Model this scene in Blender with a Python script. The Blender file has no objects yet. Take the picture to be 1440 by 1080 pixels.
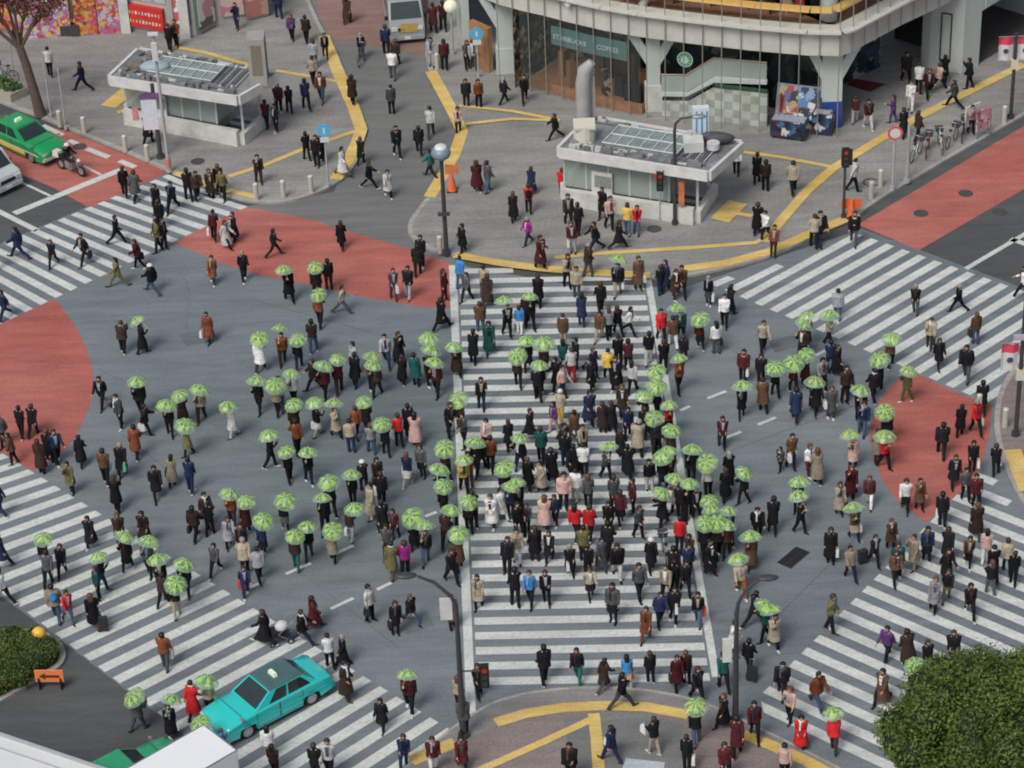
import bpy, bmesh, math, random
import numpy as np
from mathutils import Vector, Matrix
random.seed(7); RNG = np.random.default_rng(7)
PI = math.pi; R = math.radians
scene = bpy.context.scene
C = scene.collection

# ------------------------------------------------------------------ camera
F_PX, PITCH, ROLL, CAM_H = 3825.4, 0.573695, -0.041816, 62.5      # measured on the crossing's stripes and a taxi's wheelbase
cp_, sp_ = math.cos(PITCH), math.sin(PITCH); cr_, sr_ = math.cos(ROLL), math.sin(ROLL)
cam_d = bpy.data.cameras.new('camera'); cam = bpy.data.objects.new('camera', cam_d); C.objects.link(cam)
cam_d.sensor_width = 36.0; cam_d.lens = 36.0 * F_PX / 1440.0
cam_d.clip_start = 1.0; cam_d.clip_end = 4000
r0 = Vector((1, 0, 0)); u0 = Vector((0, sp_, cp_)); f0 = Vector((0, cp_, -sp_))
rt = r0 * cr_ + u0 * sr_; up = -r0 * sr_ + u0 * cr_
M = Matrix((rt, up, -f0)).transposed().to_4x4(); M.translation = Vector((0, 0, CAM_H))
cam.matrix_world = M
scene.camera = cam

def at(px, py, z=0.0):
    """survey point of the photograph -> world x, y on the level z"""
    x = (px - 720) / F_PX; y = -(py - 540) / F_PX
    xr = cr_ * x - sr_ * y; yr = sr_ * x + cr_ * y
    d = (xr, cp_ + yr * sp_, -sp_ + yr * cp_)
    t = (CAM_H - z) / -d[2]
    return Vector((d[0] * t, d[1] * t, z))

def proj(P):
    X, Y, Z = P[0], P[1], P[2] - CAM_H
    zf = Y * cp_ - Z * sp_; xr = X / zf; yr = (Y * sp_ + Z * cp_) / zf
    return (720 + F_PX * (cr_ * xr + sr_ * yr), 540 - F_PX * (-sr_ * xr + cr_ * yr))

# ------------------------------------------------------------------ materials
MATS = {}
def mat(name, col, rough=0.6, amt=0.12, scale=6.0, metal=0.0, spec=0.4, coat=0.0, obj=True, bump=0.0, alpha=1.0, emit=0.0, detail=4):
    if name in MATS: return MATS[name]
    m = bpy.data.materials.new(name); m.use_nodes = True
    nt = m.node_tree; b = nt.nodes['Principled BSDF']
    tc = nt.nodes.new('ShaderNodeTexCoord'); n = nt.nodes.new('ShaderNodeTexNoise')
    n.inputs['Scale'].default_value = scale; n.inputs['Detail'].default_value = detail; n.inputs['Roughness'].default_value = 0.65
    nt.links.new(tc.outputs['Object'], n.inputs['Vector'])
    rp = nt.nodes.new('ShaderNodeMapRange')
    rp.inputs['From Min'].default_value = 0.25; rp.inputs['From Max'].default_value = 0.75
    rp.inputs['To Min'].default_value = 1 - amt; rp.inputs['To Max'].default_value = 1 + amt
    nt.links.new(n.outputs['Fac'], rp.inputs['Value'])
    mx = nt.nodes.new('ShaderNodeVectorMath'); mx.operation = 'SCALE'
    mx.inputs[0].default_value = col; nt.links.new(rp.outputs[0], mx.inputs['Scale'])
    nt.links.new(mx.outputs[0], b.inputs['Base Color'])
    b.inputs['Roughness'].default_value = rough; b.inputs['Metallic'].default_value = metal
    b.inputs['Specular IOR Level'].default_value = spec; b.inputs['Coat Weight'].default_value = coat
    if bump:
        bp = nt.nodes.new('ShaderNodeBump'); bp.inputs['Strength'].default_value = bump; bp.inputs['Distance'].default_value = 0.02
        nt.links.new(n.outputs['Fac'], bp.inputs['Height']); nt.links.new(bp.outputs[0], b.inputs['Normal'])
    if alpha < 1: b.inputs['Alpha'].default_value = alpha
    if emit:
        b.inputs['Emission Color'].default_value = (*col, 1); b.inputs['Emission Strength'].default_value = emit
    MATS[name] = m; return m

def ground_mat(name, cols, big=0.08, fine=14.0, wear=0.0, wearcol=(0.1, 0.1, 0.1), tile=0.0, rough=0.85, cracks=True, amp=1.0):
    """road / pavement: two tones blended by large stains, a fine grain, optional paving joints, optional worn paint"""
    m = bpy.data.materials.new(name); m.use_nodes = True; nt = m.node_tree; N = nt.nodes; L = nt.links
    b = N['Principled BSDF']; b.inputs['Roughness'].default_value = rough; b.inputs['Specular IOR Level'].default_value = 0.25
    g = N.new('ShaderNodeNewGeometry'); pos = g.outputs['Position']
    n1 = N.new('ShaderNodeTexNoise'); n1.inputs['Scale'].default_value = big; n1.inputs['Detail'].default_value = 5; L.new(pos, n1.inputs['Vector'])
    n2 = N.new('ShaderNodeTexNoise'); n2.inputs['Scale'].default_value = fine; n2.inputs['Detail'].default_value = 4; L.new(pos, n2.inputs['Vector'])
    n3 = N.new('ShaderNodeTexNoise'); n3.inputs['Scale'].default_value = 0.9; n3.inputs['Detail'].default_value = 6; n3.inputs['Roughness'].default_value = 0.7
    mp = N.new('ShaderNodeMapping'); mp.inputs['Rotation'].default_value = (0, 0, R(38)); mp.inputs['Scale'].default_value = (0.28, 1.6, 1)
    L.new(pos, mp.inputs['Vector']); L.new(mp.outputs[0], n3.inputs['Vector'])
    def mr(src, a, b_, c, d):
        r = N.new('ShaderNodeMapRange'); r.inputs['From Min'].default_value = a; r.inputs['From Max'].default_value = b_
        r.inputs['To Min'].default_value = c; r.inputs['To Max'].default_value = d; L.new(src, r.inputs['Value']); return r.outputs[0]
    mix = N.new('ShaderNodeMixRGB'); mix.inputs[1].default_value = (*cols[0], 1); mix.inputs[2].default_value = (*cols[1], 1)
    L.new(mr(n1.outputs['Fac'], 0.35, 0.65, 0, 1), mix.inputs[0]); out = mix.outputs[0]
    for src, lo, hi in ((mr(n2.outputs['Fac'], 0.3, 0.7, 1 - .16 * amp, 1 + .16 * amp), 0, 0), (mr(n3.outputs['Fac'], 0.3, 0.7, 1 - .20 * amp, 1 + .20 * amp), 0, 0)):
        s = N.new('ShaderNodeVectorMath'); s.operation = 'SCALE'; L.new(out, s.inputs[0]); L.new(src, s.inputs['Scale']); out = s.outputs[0]
    if cracks:
        v = N.new('ShaderNodeTexVoronoi'); v.feature = 'DISTANCE_TO_EDGE'; v.inputs['Scale'].default_value = 0.13
        w = N.new('ShaderNodeTexNoise'); w.inputs['Scale'].default_value = 0.8; w.inputs['Detail'].default_value = 4; L.new(pos, w.inputs['Vector'])
        ad = N.new('ShaderNodeVectorMath'); ad.operation = 'MULTIPLY_ADD'; L.new(w.outputs['Color'], ad.inputs[0]); ad.inputs[1].default_value = (2.2, 2.2, 0); L.new(pos, ad.inputs[2])
        L.new(ad.outputs[0], v.inputs['Vector'])
        s = N.new('ShaderNodeVectorMath'); s.operation = 'SCALE'; L.new(out, s.inputs[0]); L.new(mr(v.outputs['Distance'], 0.0, 0.006, 0.90, 1.0), s.inputs['Scale']); out = s.outputs[0]
    if tile:
        bt = N.new('ShaderNodeTexBrick'); bt.inputs['Scale'].default_value = 1 / tile; bt.inputs['Mortar Size'].default_value = 0.035
        bt.inputs['Color1'].default_value = (1, 1, 1, 1); bt.inputs['Color2'].default_value = (.94, .94, .94, 1); bt.inputs['Mortar'].default_value = (.86, .86, .86, 1)
        bt.inputs['Brick Width'].default_value = 1.0; bt.inputs['Row Height'].default_value = 0.5
        mp2 = N.new('ShaderNodeMapping'); mp2.inputs['Rotation'].default_value = (0, 0, R(8)); L.new(pos, mp2.inputs['Vector']); L.new(mp2.outputs[0], bt.inputs['Vector'])
        s = N.new('ShaderNodeVectorMath'); s.operation = 'MULTIPLY'; L.new(out, s.inputs[0]); L.new(bt.outputs['Color'], s.inputs[1]); out = s.outputs[0]
    if wear:
        n4 = N.new('ShaderNodeTexNoise'); n4.inputs['Scale'].default_value = 7.0; n4.inputs['Detail'].default_value = 8; n4.inputs['Roughness'].default_value = 0.75; L.new(pos, n4.inputs['Vector'])
        mx = N.new('ShaderNodeMixRGB'); L.new(out, mx.inputs[1]); mx.inputs[2].default_value = (*wearcol, 1)
        L.new(mr(n4.outputs['Fac'], 0.60 - wear * 0.18, 0.74 - wear * 0.1, 0, 0.8), mx.inputs[0]); out = mx.outputs[0]
    L.new(out, b.inputs['Base Color'])
    bp = N.new('ShaderNodeBump'); bp.inputs['Strength'].default_value = 0.15; bp.inputs['Distance'].default_value = 0.01
    L.new(n2.outputs['Fac'], bp.inputs['Height']); L.new(bp.outputs[0], b.inputs['Normal'])
    MATS[name] = m; return m

def patch_mat(name, cols, scale=2.0, rough=0.6, stretch=(1, 1, 1), bg=None):
    """printed board / goods: irregular coloured patches"""
    m = bpy.data.materials.new(name); m.use_nodes = True; nt = m.node_tree; N = nt.nodes; L = nt.links
    b = N['Principled BSDF']; b.inputs['Roughness'].default_value = rough
    tc = N.new('ShaderNodeTexCoord'); mp = N.new('ShaderNodeMapping'); mp.inputs['Scale'].default_value = stretch; L.new(tc.outputs['Object'], mp.inputs['Vector'])
    nz = N.new('ShaderNodeTexNoise'); nz.inputs['Scale'].default_value = scale * 1.5; nz.inputs['Detail'].default_value = 3; L.new(mp.outputs[0], nz.inputs['Vector'])
    ad = N.new('ShaderNodeVectorMath'); ad.operation = 'MULTIPLY_ADD'; L.new(nz.outputs['Color'], ad.inputs[0]); ad.inputs[1].default_value = (.5, .5, .5); L.new(mp.outputs[0], ad.inputs[2])
    v = N.new('ShaderNodeTexVoronoi'); v.inputs['Scale'].default_value = scale; L.new(ad.outputs[0], v.inputs['Vector'])
    sx = N.new('ShaderNodeSeparateColor'); L.new(v.outputs['Color'], sx.inputs[0])
    cr = N.new('ShaderNodeValToRGB'); cr.color_ramp.interpolation = 'CONSTANT'
    e = cr.color_ramp.elements
    while len(e) < len(cols): e.new(0.5)
    for i, c in enumerate(cols): e[i].position = i / len(cols); e[i].color = (*c, 1)
    L.new(sx.outputs[0], cr.inputs[0]); L.new(cr.outputs[0], b.inputs['Base Color'])
    MATS[name] = m; return m

def glass_mat(name, tint, transp=0.5, rough=0.05):
    m = bpy.data.materials.new(name); m.use_nodes = True; nt = m.node_tree; N = nt.nodes; L = nt.links
    b = N['Principled BSDF']; b.inputs['Base Color'].default_value = (*tint, 1); b.inputs['Roughness'].default_value = rough
    b.inputs['Specular IOR Level'].default_value = 0.6
    nz = N.new('ShaderNodeTexNoise'); nz.inputs['Scale'].default_value = 0.7
    mr = N.new('ShaderNodeMapRange'); mr.inputs['To Min'].default_value = max(0, 1 - transp - .08); mr.inputs['To Max'].default_value = 1 - transp + .08
    L.new(nz.outputs['Fac'], mr.inputs['Value']); L.new(mr.outputs[0], b.inputs['Alpha'])
    MATS[name] = m; return m

# ------------------------------------------------------------------ mesh helper
class MB:
    def __init__(s): s.v = []; s.f = []; s.m = []; s.sm = []
    def add(s, vs, fs, mi=0, smooth=False):
        o = len(s.v); s.v += [tuple(p) for p in vs]
        for f in fs: s.f.append(tuple(i + o for i in f)); s.m.append(mi); s.sm.append(smooth)
    def box(s, c, size, rz=0, mi=0, top=1.0, M=None, taper=None):
        hx, hy, hz = size[0] / 2, size[1] / 2, size[2] / 2
        vs = []
        for z in (-hz, hz):
            k = top if z > 0 else 1
            for x, y in ((-hx, -hy), (hx, -hy), (hx, hy), (-hx, hy)): vs.append(Vector((x * k, y * k, z)))
        rot = Matrix.Rotation(rz, 3, 'Z')
        vs = [rot @ v + Vector(c) for v in vs]
        if M: vs = [M @ v for v in vs]
        s.add(vs, [(3, 2, 1, 0), (4, 5, 6, 7), (0, 1, 5, 4), (1, 2, 6, 5), (2, 3, 7, 6), (3, 0, 4, 7)], mi); return s
    def prism(s, poly, z0, z1, mi=0, top_mi=None):
        n = len(poly); a = sum(poly[i][0] * poly[(i + 1) % n][1] - poly[(i + 1) % n][0] * poly[i][1] for i in range(n))
        if a < 0: poly = poly[::-1]
        vs = [(p[0], p[1], z0) for p in poly] + [(p[0], p[1], z1) for p in poly]
        s.add(vs, [tuple(range(n, 2 * n))], mi if top_mi is None else top_mi)
        s.add(vs, [tuple(range(n - 1, -1, -1))] + [(i, (i + 1) % n, n + (i + 1) % n, n + i) for i in range(n)], mi); return s
    def sheet(s, poly, z, mi=0):
        n = len(poly); a = sum(poly[i][0] * poly[(i + 1) % n][1] - poly[(i + 1) % n][0] * poly[i][1] for i in range(n))
        if a < 0: poly = poly[::-1]
        s.add([(p[0], p[1], z) for p in poly], [tuple(range(n))], mi); return s
    def tube(s, pts, rad, seg=8, mi=0, cap=True, flat=1.0, smooth=True):
        pts = [Vector(p) for p in pts]; n = len(pts)
        if not hasattr(rad, '__len__'): rad = [rad] * n
        rings = []
        t0 = (pts[1] - pts[0]).normalized(); ref = Vector((1, 0, 0)) if abs(t0.x) < .8 else Vector((0, 1, 0))
        a = t0.cross(ref).normalized()
        vs = []
        for i, p in enumerate(pts):
            t = ((pts[min(i + 1, n - 1)] - pts[max(i - 1, 0)])).normalized()
            a = (a - t * a.dot(t)).normalized(); b = t.cross(a)
            for k in range(seg):
                th = 2 * PI * k / seg
                vs.append(p + a * math.cos(th) * rad[i] * flat + b * math.sin(th) * rad[i])
        fs = [(i * seg + k, i * seg + (k + 1) % seg, (i + 1) * seg + (k + 1) % seg, (i + 1) * seg + k) for i in range(n - 1) for k in range(seg)]
        s.add(vs, fs, mi, smooth)
        if cap: s.add(vs, [tuple(range(seg - 1, -1, -1)), tuple(range((n - 1) * seg, n * seg))], mi, smooth)
        return s
    def loft(s, rings, mi=0, cap=True, smooth=True):
        n = len(rings); seg = len(rings[0]); vs = [p for r in rings for p in r]
        fs = [(i * seg + k, i * seg + (k + 1) % seg, (i + 1) * seg + (k + 1) % seg, (i + 1) * seg + k) for i in range(n - 1) for k in range(seg)]
        s.add(vs, fs, mi, smooth)
        if cap: s.add(vs, [tuple(range(seg - 1, -1, -1)), tuple(range((n - 1) * seg, n * seg))], mi, smooth)
        return s
    def ball(s, c, r, seg=10, rings=7, mi=0, sc=(1, 1, 1), fn=None):
        vs = []; fs = []
        for i in range(rings + 1):
            ph = PI * i / rings
            for k in range(seg):
                th = 2 * PI * k / seg
                d = Vector((math.sin(ph) * math.cos(th), math.sin(ph) * math.sin(th), math.cos(ph)))
                q = Vector((d.x * r * sc[0], d.y * r * sc[1], d.z * r * sc[2]))
                if fn: q = fn(d, q)
                vs.append(q + Vector(c))
        for i in range(rings):
            for k in range(seg): fs.append((i * seg + k, (i + 1) * seg + k, (i + 1) * seg + (k + 1) % seg, i * seg + (k + 1) % seg))
        s.add(vs, fs, mi, True); return s
    def ring(s, c, axis, R0, r1, seg=24, sub=6, mi=0):
        c = Vector(c); ax = Vector(axis).normalized(); a = ax.orthogonal().normalized(); b = ax.cross(a); vs = []
        for i in range(seg):
            d = a * math.cos(2 * PI * i / seg) + b * math.sin(2 * PI * i / seg)
            for k in range(sub):
                t = 2 * PI * k / sub; vs.append(c + d * (R0 + r1 * math.cos(t)) + ax * r1 * math.sin(t))
        s.add(vs, [(i * sub + k, i * sub + (k + 1) % sub, ((i + 1) % seg) * sub + (k + 1) % sub, ((i + 1) % seg) * sub + k) for i in range(seg) for k in range(sub)], mi, True); return s
    def disc(s, c, axis, r, h, seg=20, mi=0):
        c = Vector(c); ax = Vector(axis).normalized(); return s.tube([c - ax * h / 2, c + ax * h / 2], r, seg, mi, smooth=False)
    def mesh(s, name):
        me = bpy.data.meshes.new(name); me.from_pydata(s.v, [], s.f)
        if s.f:
            me.polygons.foreach_set('material_index', s.m); me.polygons.foreach_set('use_smooth', s.sm)
        me.update(); return me
    def build(s, name, mats, parent=None, loc=None, rz=0):
        me = s.mesh(name)
        if not isinstance(mats, (list, tuple)): mats = [mats]
        for m in mats: me.materials.append(m)
        o = bpy.data.objects.new(name, me); C.objects.link(o)
        if parent: o.parent = parent
        if loc is not None: o.location = loc
        if rz: o.rotation_euler.z = rz
        return o

def tag(o, label=None, cat=None, group=None, kind=None):
    if label: o['label'] = label
    if cat: o['category'] = cat
    if group: o['group'] = group
    if kind: o['kind'] = kind
    return o
def empty(name, loc, rz=0, label=None, cat=None, group=None):
    o = bpy.data.objects.new(name, None); C.objects.link(o); o.location = loc; o.rotation_euler.z = rz; o.empty_display_size = .3
    return tag(o, label, cat, group)
def children(o): return [c for c in list(KIDS.get(o.name, []))] if False else list(o.children)
def copy_tree(o, parent=None):
    c = o.copy(); C.objects.link(c)
    if parent: c.parent = parent
    for ch in list(o.children): copy_tree(ch, c)
    return c
def text(body, size, mtx, m, parent=None, name='lettering', ext=0.01, align='CENTER', font=None):
    cu = bpy.data.curves.new(name, 'FONT'); cu.body = body; cu.size = size; cu.align_x = align; cu.align_y = 'CENTER'; cu.extrude = ext; cu.resolution_u = 3
    cu.materials.append(m); tmp = bpy.data.objects.new('tmp', cu); C.objects.link(tmp); dg = bpy.context.evaluated_depsgraph_get(); dg.update()
    me = bpy.data.meshes.new_from_object(tmp.evaluated_get(dg)); bpy.data.objects.remove(tmp); o = bpy.data.objects.new(name, me); C.objects.link(o)
    if parent: o.parent = parent
    o.matrix_local = mtx; return o
def frame_mtx(origin, xdir, zup=Vector((0, 0, 1))):
    """text frame: x along xdir, y up, z = outward normal"""
    x = Vector(xdir).normalized(); y = (zup - x * zup.dot(x)).normalized(); z = x.cross(y)
    m = Matrix((x, y, z)).transposed().to_4x4(); m.translation = Vector(origin); return m

# ------------------------------------------------------------------ world and light
w = bpy.data.worlds.new('World'); scene.world = w; w.use_nodes = True
nt = w.node_tree; bg = nt.nodes['Background']; sky = nt.nodes.new('ShaderNodeTexSky'); sky.sky_type = 'NISHITA'; sky.sun_disc = False
SUN_EL, SUN_AZ = R(52), R(215)
sky.sun_elevation = SUN_EL; sky.sun_rotation = SUN_AZ; sky.air_density = 1.0; sky.dust_density = 4.0; sky.ozone_density = 1.0
hs = nt.nodes.new('ShaderNodeHueSaturation'); hs.inputs['Saturation'].default_value = 0.7
nt.links.new(sky.outputs[0], hs.inputs['Color']); nt.links.new(hs.outputs[0], bg.inputs['Color']); bg.inputs['Strength'].default_value = 0.11
sd = bpy.data.lights.new('sun', 'SUN'); sd.energy = 1.8; sd.angle = R(24); sd.color = (1.0, 0.95, 0.88)
so = bpy.data.objects.new('sun', sd); C.objects.link(so)
sv = Vector((math.sin(SUN_AZ) * math.cos(SUN_EL), math.cos(SUN_AZ) * math.cos(SUN_EL), math.sin(SUN_EL)))
so.rotation_euler = sv.to_track_quat('Z', 'Y').to_euler(); so.location = (0, 60, 90)
scene.view_settings.view_transform = 'Standard'; scene.view_settings.look = 'None'; scene.view_settings.exposure = 0
scene.render.engine = 'CYCLES'
scene.cycles.max_bounces = 5; scene.cycles.transparent_max_bounces = 12; scene.cycles.filter_width = 2.0

# ------------------------------------------------------------------ ground
def gp(pts, z=0.0): return [at(x, y, z) for x, y in pts]
asph = ground_mat('asphalt_dark', [(.072, .078, .080), (.094, .100, .101)], big=.1)
blue = ground_mat('asphalt_crossing', [(.138, .166, .186), (.190, .218, .235)], big=.06, amp=1.0)
sidest = ground_mat('asphalt_side', [(.150, .157, .155), (.182, .186, .182)], big=.1)
redm = ground_mat('red_surface', [(.370, .105, .088), (.430, .155, .130)], big=.14, wear=.5, wearcol=(.25, .13, .115), amp=1.3)
whitem = ground_mat('road_paint', [(.54, .57, .55), (.61, .64, .62)], big=.5, wear=.55, wearcol=(.29, .32, .33), cracks=False, amp=.9)
pave = ground_mat('paving_grey', [(.225, .228, .218), (.298, .298, .284)], big=.12, tile=.6)
pave2 = ground_mat('paving_brown', [(.215, .175, .165), (.265, .225, .215)], big=.15, tile=.4)
yel = ground_mat('tactile_yellow', [(.60, .42, .12), (.70, .52, .20)], big=.4, wear=.35, wearcol=(.34, .26, .13), tile=.3, cracks=False)
kerbm = ground_mat('kerb_stone', [(.32, .31, .29), (.38, .37, .35)], big=.3, tile=1.0, cracks=False)
brick = ground_mat('paving_brick', [(.24, .15, .13), (.28, .185, .165)], big=.15, tile=.3)

def sheet(name, pts, z, m, label=None):
    o = MB().sheet(pts if isinstance(pts[0], Vector) else gp(pts, z), z).build(name, m); return tag(o, kind='structure')
tag(MB().sheet([(-1500, -300), (1500, -300), (1500, 3000), (-1500, 3000)], 0).build('ground', asph), kind='structure')
sheet('side_street', [(335, 292), (470, 270), (500, 180), (430, -10), (420, -120), (700, -120), (640, -10), (650, 180), (600, 290), (660, 380), (430, 320)], .004, sidest)
sheet('brick_lane', [(452, 30), (462, 52), (505, 62), (560, 70), (640, 92), (625, 60), (600, -120), (420, -120)], .008, brick)
sheet('intersection', [(232, 243), (340, 291), (430, 307), (500, 328), (560, 346), (640, 372), (800, 400), (960, 405), (1213, 322), (1450, 409), (1560, 450),
      (1600, 1350), (450, 1240), (290, 1057), (200, 988), (97, 909), (0, 837), (-100, 765), (-140, 640), (-100, 386), (4, 341), (155, 277)], .008, blue)
sheet('red_patch', [(245, 341), (290, 318), (345, 291), (430, 307), (500, 328), (560, 346), (636, 371), (636, 434), (590, 431), (520, 419), (440, 402), (360, 386), (300, 366)], .012, redm)
sheet('red_patch', [(-60, 485), (0, 456), (78, 420), (93, 440), (110, 465), (122, 492), (130, 520), (131, 542), (127, 568), (118, 590), (105, 615), (92, 632), (62, 655), (45, 662), (0, 636), (-60, 600)], .012, redm)
sheet('red_patch', [(1292, 526), (1263, 534), (1247, 549), (1234, 567), (1226, 592), (1223, 615), (1229, 642), (1241, 676), (1260, 702), (1302, 735), (1345, 699), (1378, 666), (1392, 610), (1395, 567), (1362, 559), (1325, 543)], .012, redm)
sheet('red_lane', [(1206, 316), (1292, 352), (1440, 266), (1560, 196), (1560, 110), (1440, 177)], .012, redm)
sheet('red_lane', [(-60, 150), (95, 184), (240, 243), (232, 244), (127, 293), (75, 264), (-60, 208)], .012, redm)
rep = ground_mat('asphalt_patch', [(.120, .140, .155), (.145, .165, .180)], big=.3, cracks=False); lane_d = ground_mat('asphalt_worn', [(.160, .186, .204), (.195, .220, .236)], big=.3, cracks=False)
for q in ([(250, 470), (300, 462), (312, 478), (262, 487)], [(1030, 860), (1070, 850), (1080, 872), (1040, 882)], [(560, 870), (600, 858), (612, 880), (572, 892)], [(1080, 480), (1118, 470), (1128, 486), (1090, 496)]): sheet('road_repair', q, .010, rep)
def seam(mb, a, b, w_):
    A = at(*a, .0105); B = at(*b, .0105); d = (B - A).normalized(); n = Vector((-d.y, d.x, 0)) * w_ / 2; mb.add([A - n, B - n, B + n, A + n], [(0, 1, 2, 3)])
mb = MB()
for a, b, w_ in [((140, 520), (640, 760), .05), ((170, 610), (560, 910), .05), ((640, 640), (300, 800), .04), ((1010, 640), (1230, 560), .05), ((1020, 760), (1200, 700), .04), ((350, 420), (640, 500), .05), ((980, 470), (1260, 600), .05), ((1060, 900), (1200, 760), .06)]: seam(mb, a, b, w_)
tag(mb.build('road_seams', ground_mat('seam_dark', [(.115, .135, .15), (.14, .16, .172)], cracks=False)), kind='structure')
# painted lines (bars as quads with a width in metres)
def bar(mb, a, b, w, z): 
    A = at(*a, z); B = at(*b, z); d = (B - A).normalized(); n = Vector((-d.y, d.x, 0)) * w / 2
    mb.add([A - n, B - n, B + n, A + n] if True else [], [(0, 1, 2, 3)])
z = .016
mb = MB()
for a, b, w_ in [((20, 300), (174, 237), .42), ((-20, 288), (52, 324), .32), ((-30, 228), (72, 276), .16), ((118, 233), (142, 246), .14),
                 ((97, 197), (112, 204), .30), ((122, 209), (153, 221), .34), ((168, 226), (190, 235), .34), ((60, 176), (88, 190), .3)]:
    bar(mb, a, b, w_, z)
tag(mb.build('lane_markings', whitem), kind='structure')
mb = MB()
for a, b, w_ in [((1358, 378), (1470, 312), .25), ((1421, 336), (1470, 352), .35), ((1236, 322), (1460, 189), .12)][:2]: bar(mb, a, b, w_, z)
tag(mb.build('lane_markings', whitem), kind='structure')
mb = MB()
for a, b in [((465, 856), (497, 841)), ((530, 829), (551, 819)), ((471, 779), (497, 767)), ((402, 807), (437, 792)), ((598, 726), (614, 720)), ((351, 826), (368, 819)),
             ((995, 560), (1021, 550)), ((957, 577), (970, 571)), ((1017, 617), (1042, 607)), ((1066, 597), (1091, 587)), ((1146, 500), (1164, 491)), ((660, 690), (690, 678)), ((735, 655), (760, 645))][:11]:
    bar(mb, a, b, .16, z)
tag(mb.build('dashed_line', whitem), kind='structure')

def zebra(name, L0, Lk, k, R0, Rk, kr, i0, i1, over={}, rlen=None):
    """stripes between two rows of tips; tips are the lower edge of stripe i"""
    mb = MB(); L0, Lk, R0, Rk = [at(*p, z) for p in (L0, Lk, R0, Rk)]
    sl = (Lk - L0) / k; sr = (Rk - R0) / kr
    for i in range(i0, i1 + 1):
        a = L0 + sl * i; b = R0 + sr * i
        if i in over:
            oa, ob = over[i]
            if oa: a = at(*oa, z)
            if ob: b = at(*ob, z)
        a2 = a - sl * .5; b2 = b - sr * .5
        mb.add([a, b, b2, a2], [(0, 1, 2, 3)])
    # face up
    o = mb.build(name, whitem); me = o.data
    if me.polygons and me.polygons[0].normal.z < 0: me.flip_normals()
    return tag(o, kind='structure')
zebra('zebra_crossing', (1050, 421), (1225, 496), 8, (1213.3, 331), (1395, 394), 8, -2, 16, {-1: (None, (1103, 375)), -2: (None, (1034, 392))})
zebra('zebra_crossing', (97, 906), (157, 952), 3, (155, 728), (355.6, 855.5), 10, 0, 0, {}) if False else None
# lower left: right tips idx -7 (155,727.5) .. 3 (355.6,854.4)
def zebra2(name, Lp, Rp, i0, i1, half=.5, sgn=-1, lover=None):
    (iL0, L0), (iL1, L1) = Lp; (iR0, R0), (iR1, R1) = Rp
    L0, L1, R0, R1 = [at(*p, z) for p in (L0, L1, R0, R1)]
    sl = (L1 - L0) / (iL1 - iL0); sr = (R1 - R0) / (iR1 - iR0); mb = MB()
    for i in range(i0, i1 + 1):
        a = L0 + sl * (i - iL0); b = R0 + sr * (i - iR0)
        if lover and i in lover: 
            oa, ob = lover[i]
            if oa: a = at(*oa, z)
            if ob: b = at(*ob, z)
        q = [a, b, b + sr * half * sgn, a + sl * half * sgn]
        n = (q[1] - q[0]).cross(q[2] - q[0]).z
        mb.add(q if n > 0 else q[::-1], [(0, 1, 2, 3)])
    return tag(mb.build(name, whitem), kind='structure')
zebra2('zebra_crossing', ((0, (97, 906)), (5, (200, 985))), ((-13, (40, 660)), (3, (356, 855))), -18, 16, sgn=.999)
zebra2('zebra_crossing', ((-3, (4, 342)), (5, (155, 279))), ((-3, (120, 399)), (8, (339, 295))), -9, 9, sgn=.999, lover={9: (None, (300, 280))})
ov = {19: (None, (1404, 693)), 18: (None, (1427, 722))}
# lower right: stripes run down-right from the tips; direction measured on stripe 0 and 8
def zebra_lr():
    T0, T8 = at(1073, 974, z), at(1212, 832, z); s = (T8 - T0) / 8; d = (at(1371, 901, z) - at(1212, 833, z)).normalized(); mb = MB()
    for i in range(-1, 19):
        a = T0 + s * i; ln = 10.5
        if i == 17: ln = 2.0
        if i == 18: ln = .9
        q = [a, a + d * ln, a + d * ln + s * .5, a + s * .5]
        if i == -1: q[0] = q[0] + d * 0.6; q[3] = q[3] + d * .2
        n = (q[1] - q[0]).cross(q[2] - q[0]).z; mb.add(q if n > 0 else q[::-1], [(0, 1, 2, 3)])
    tag(mb.build('zebra_crossing', whitem), kind='structure')
zebra_lr()
# middle crossing with its two edge lines
mb = MB()
la, lb = at(636.5, 373, z), at(662.5, 1005, z); ra, rb = at(911.5, 394, z), at(1007, 952, z)
def on(a, b, y): t = (y - a.y) / (b.y - a.y); return a + (b - a) * t
y0 = at(665, 964, z).y; P_ = .888; i = 0
while True:
    yy = y0 + i * P_
    if yy > at(660, 384, z).y: break
    a = on(la, lb, yy) + Vector((.26, 0, 0)); b = on(ra, rb, yy - .5) - Vector((.24, 0, 0))
    rem = at(660, 384, z).y - yy
    if rem < P_: b = at(722, 389, z)
    up_ = Vector((0, .44, 0)); b.y = a.y - .35 * (b.x - a.x) / 10
    mb.add([a, b, b + up_, a + up_], [(0, 1, 2, 3)]); i += 1
for a, b, w_ in ((la, lb, .34), (ra, rb, .29)):
    n = Vector((w_ / 2, 0, 0)); mb.add([b - n, b + n, a + n, a - n], [(0, 1, 2, 3)])
tag(mb.build('zebra_crossing', whitem), kind='structure')

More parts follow.
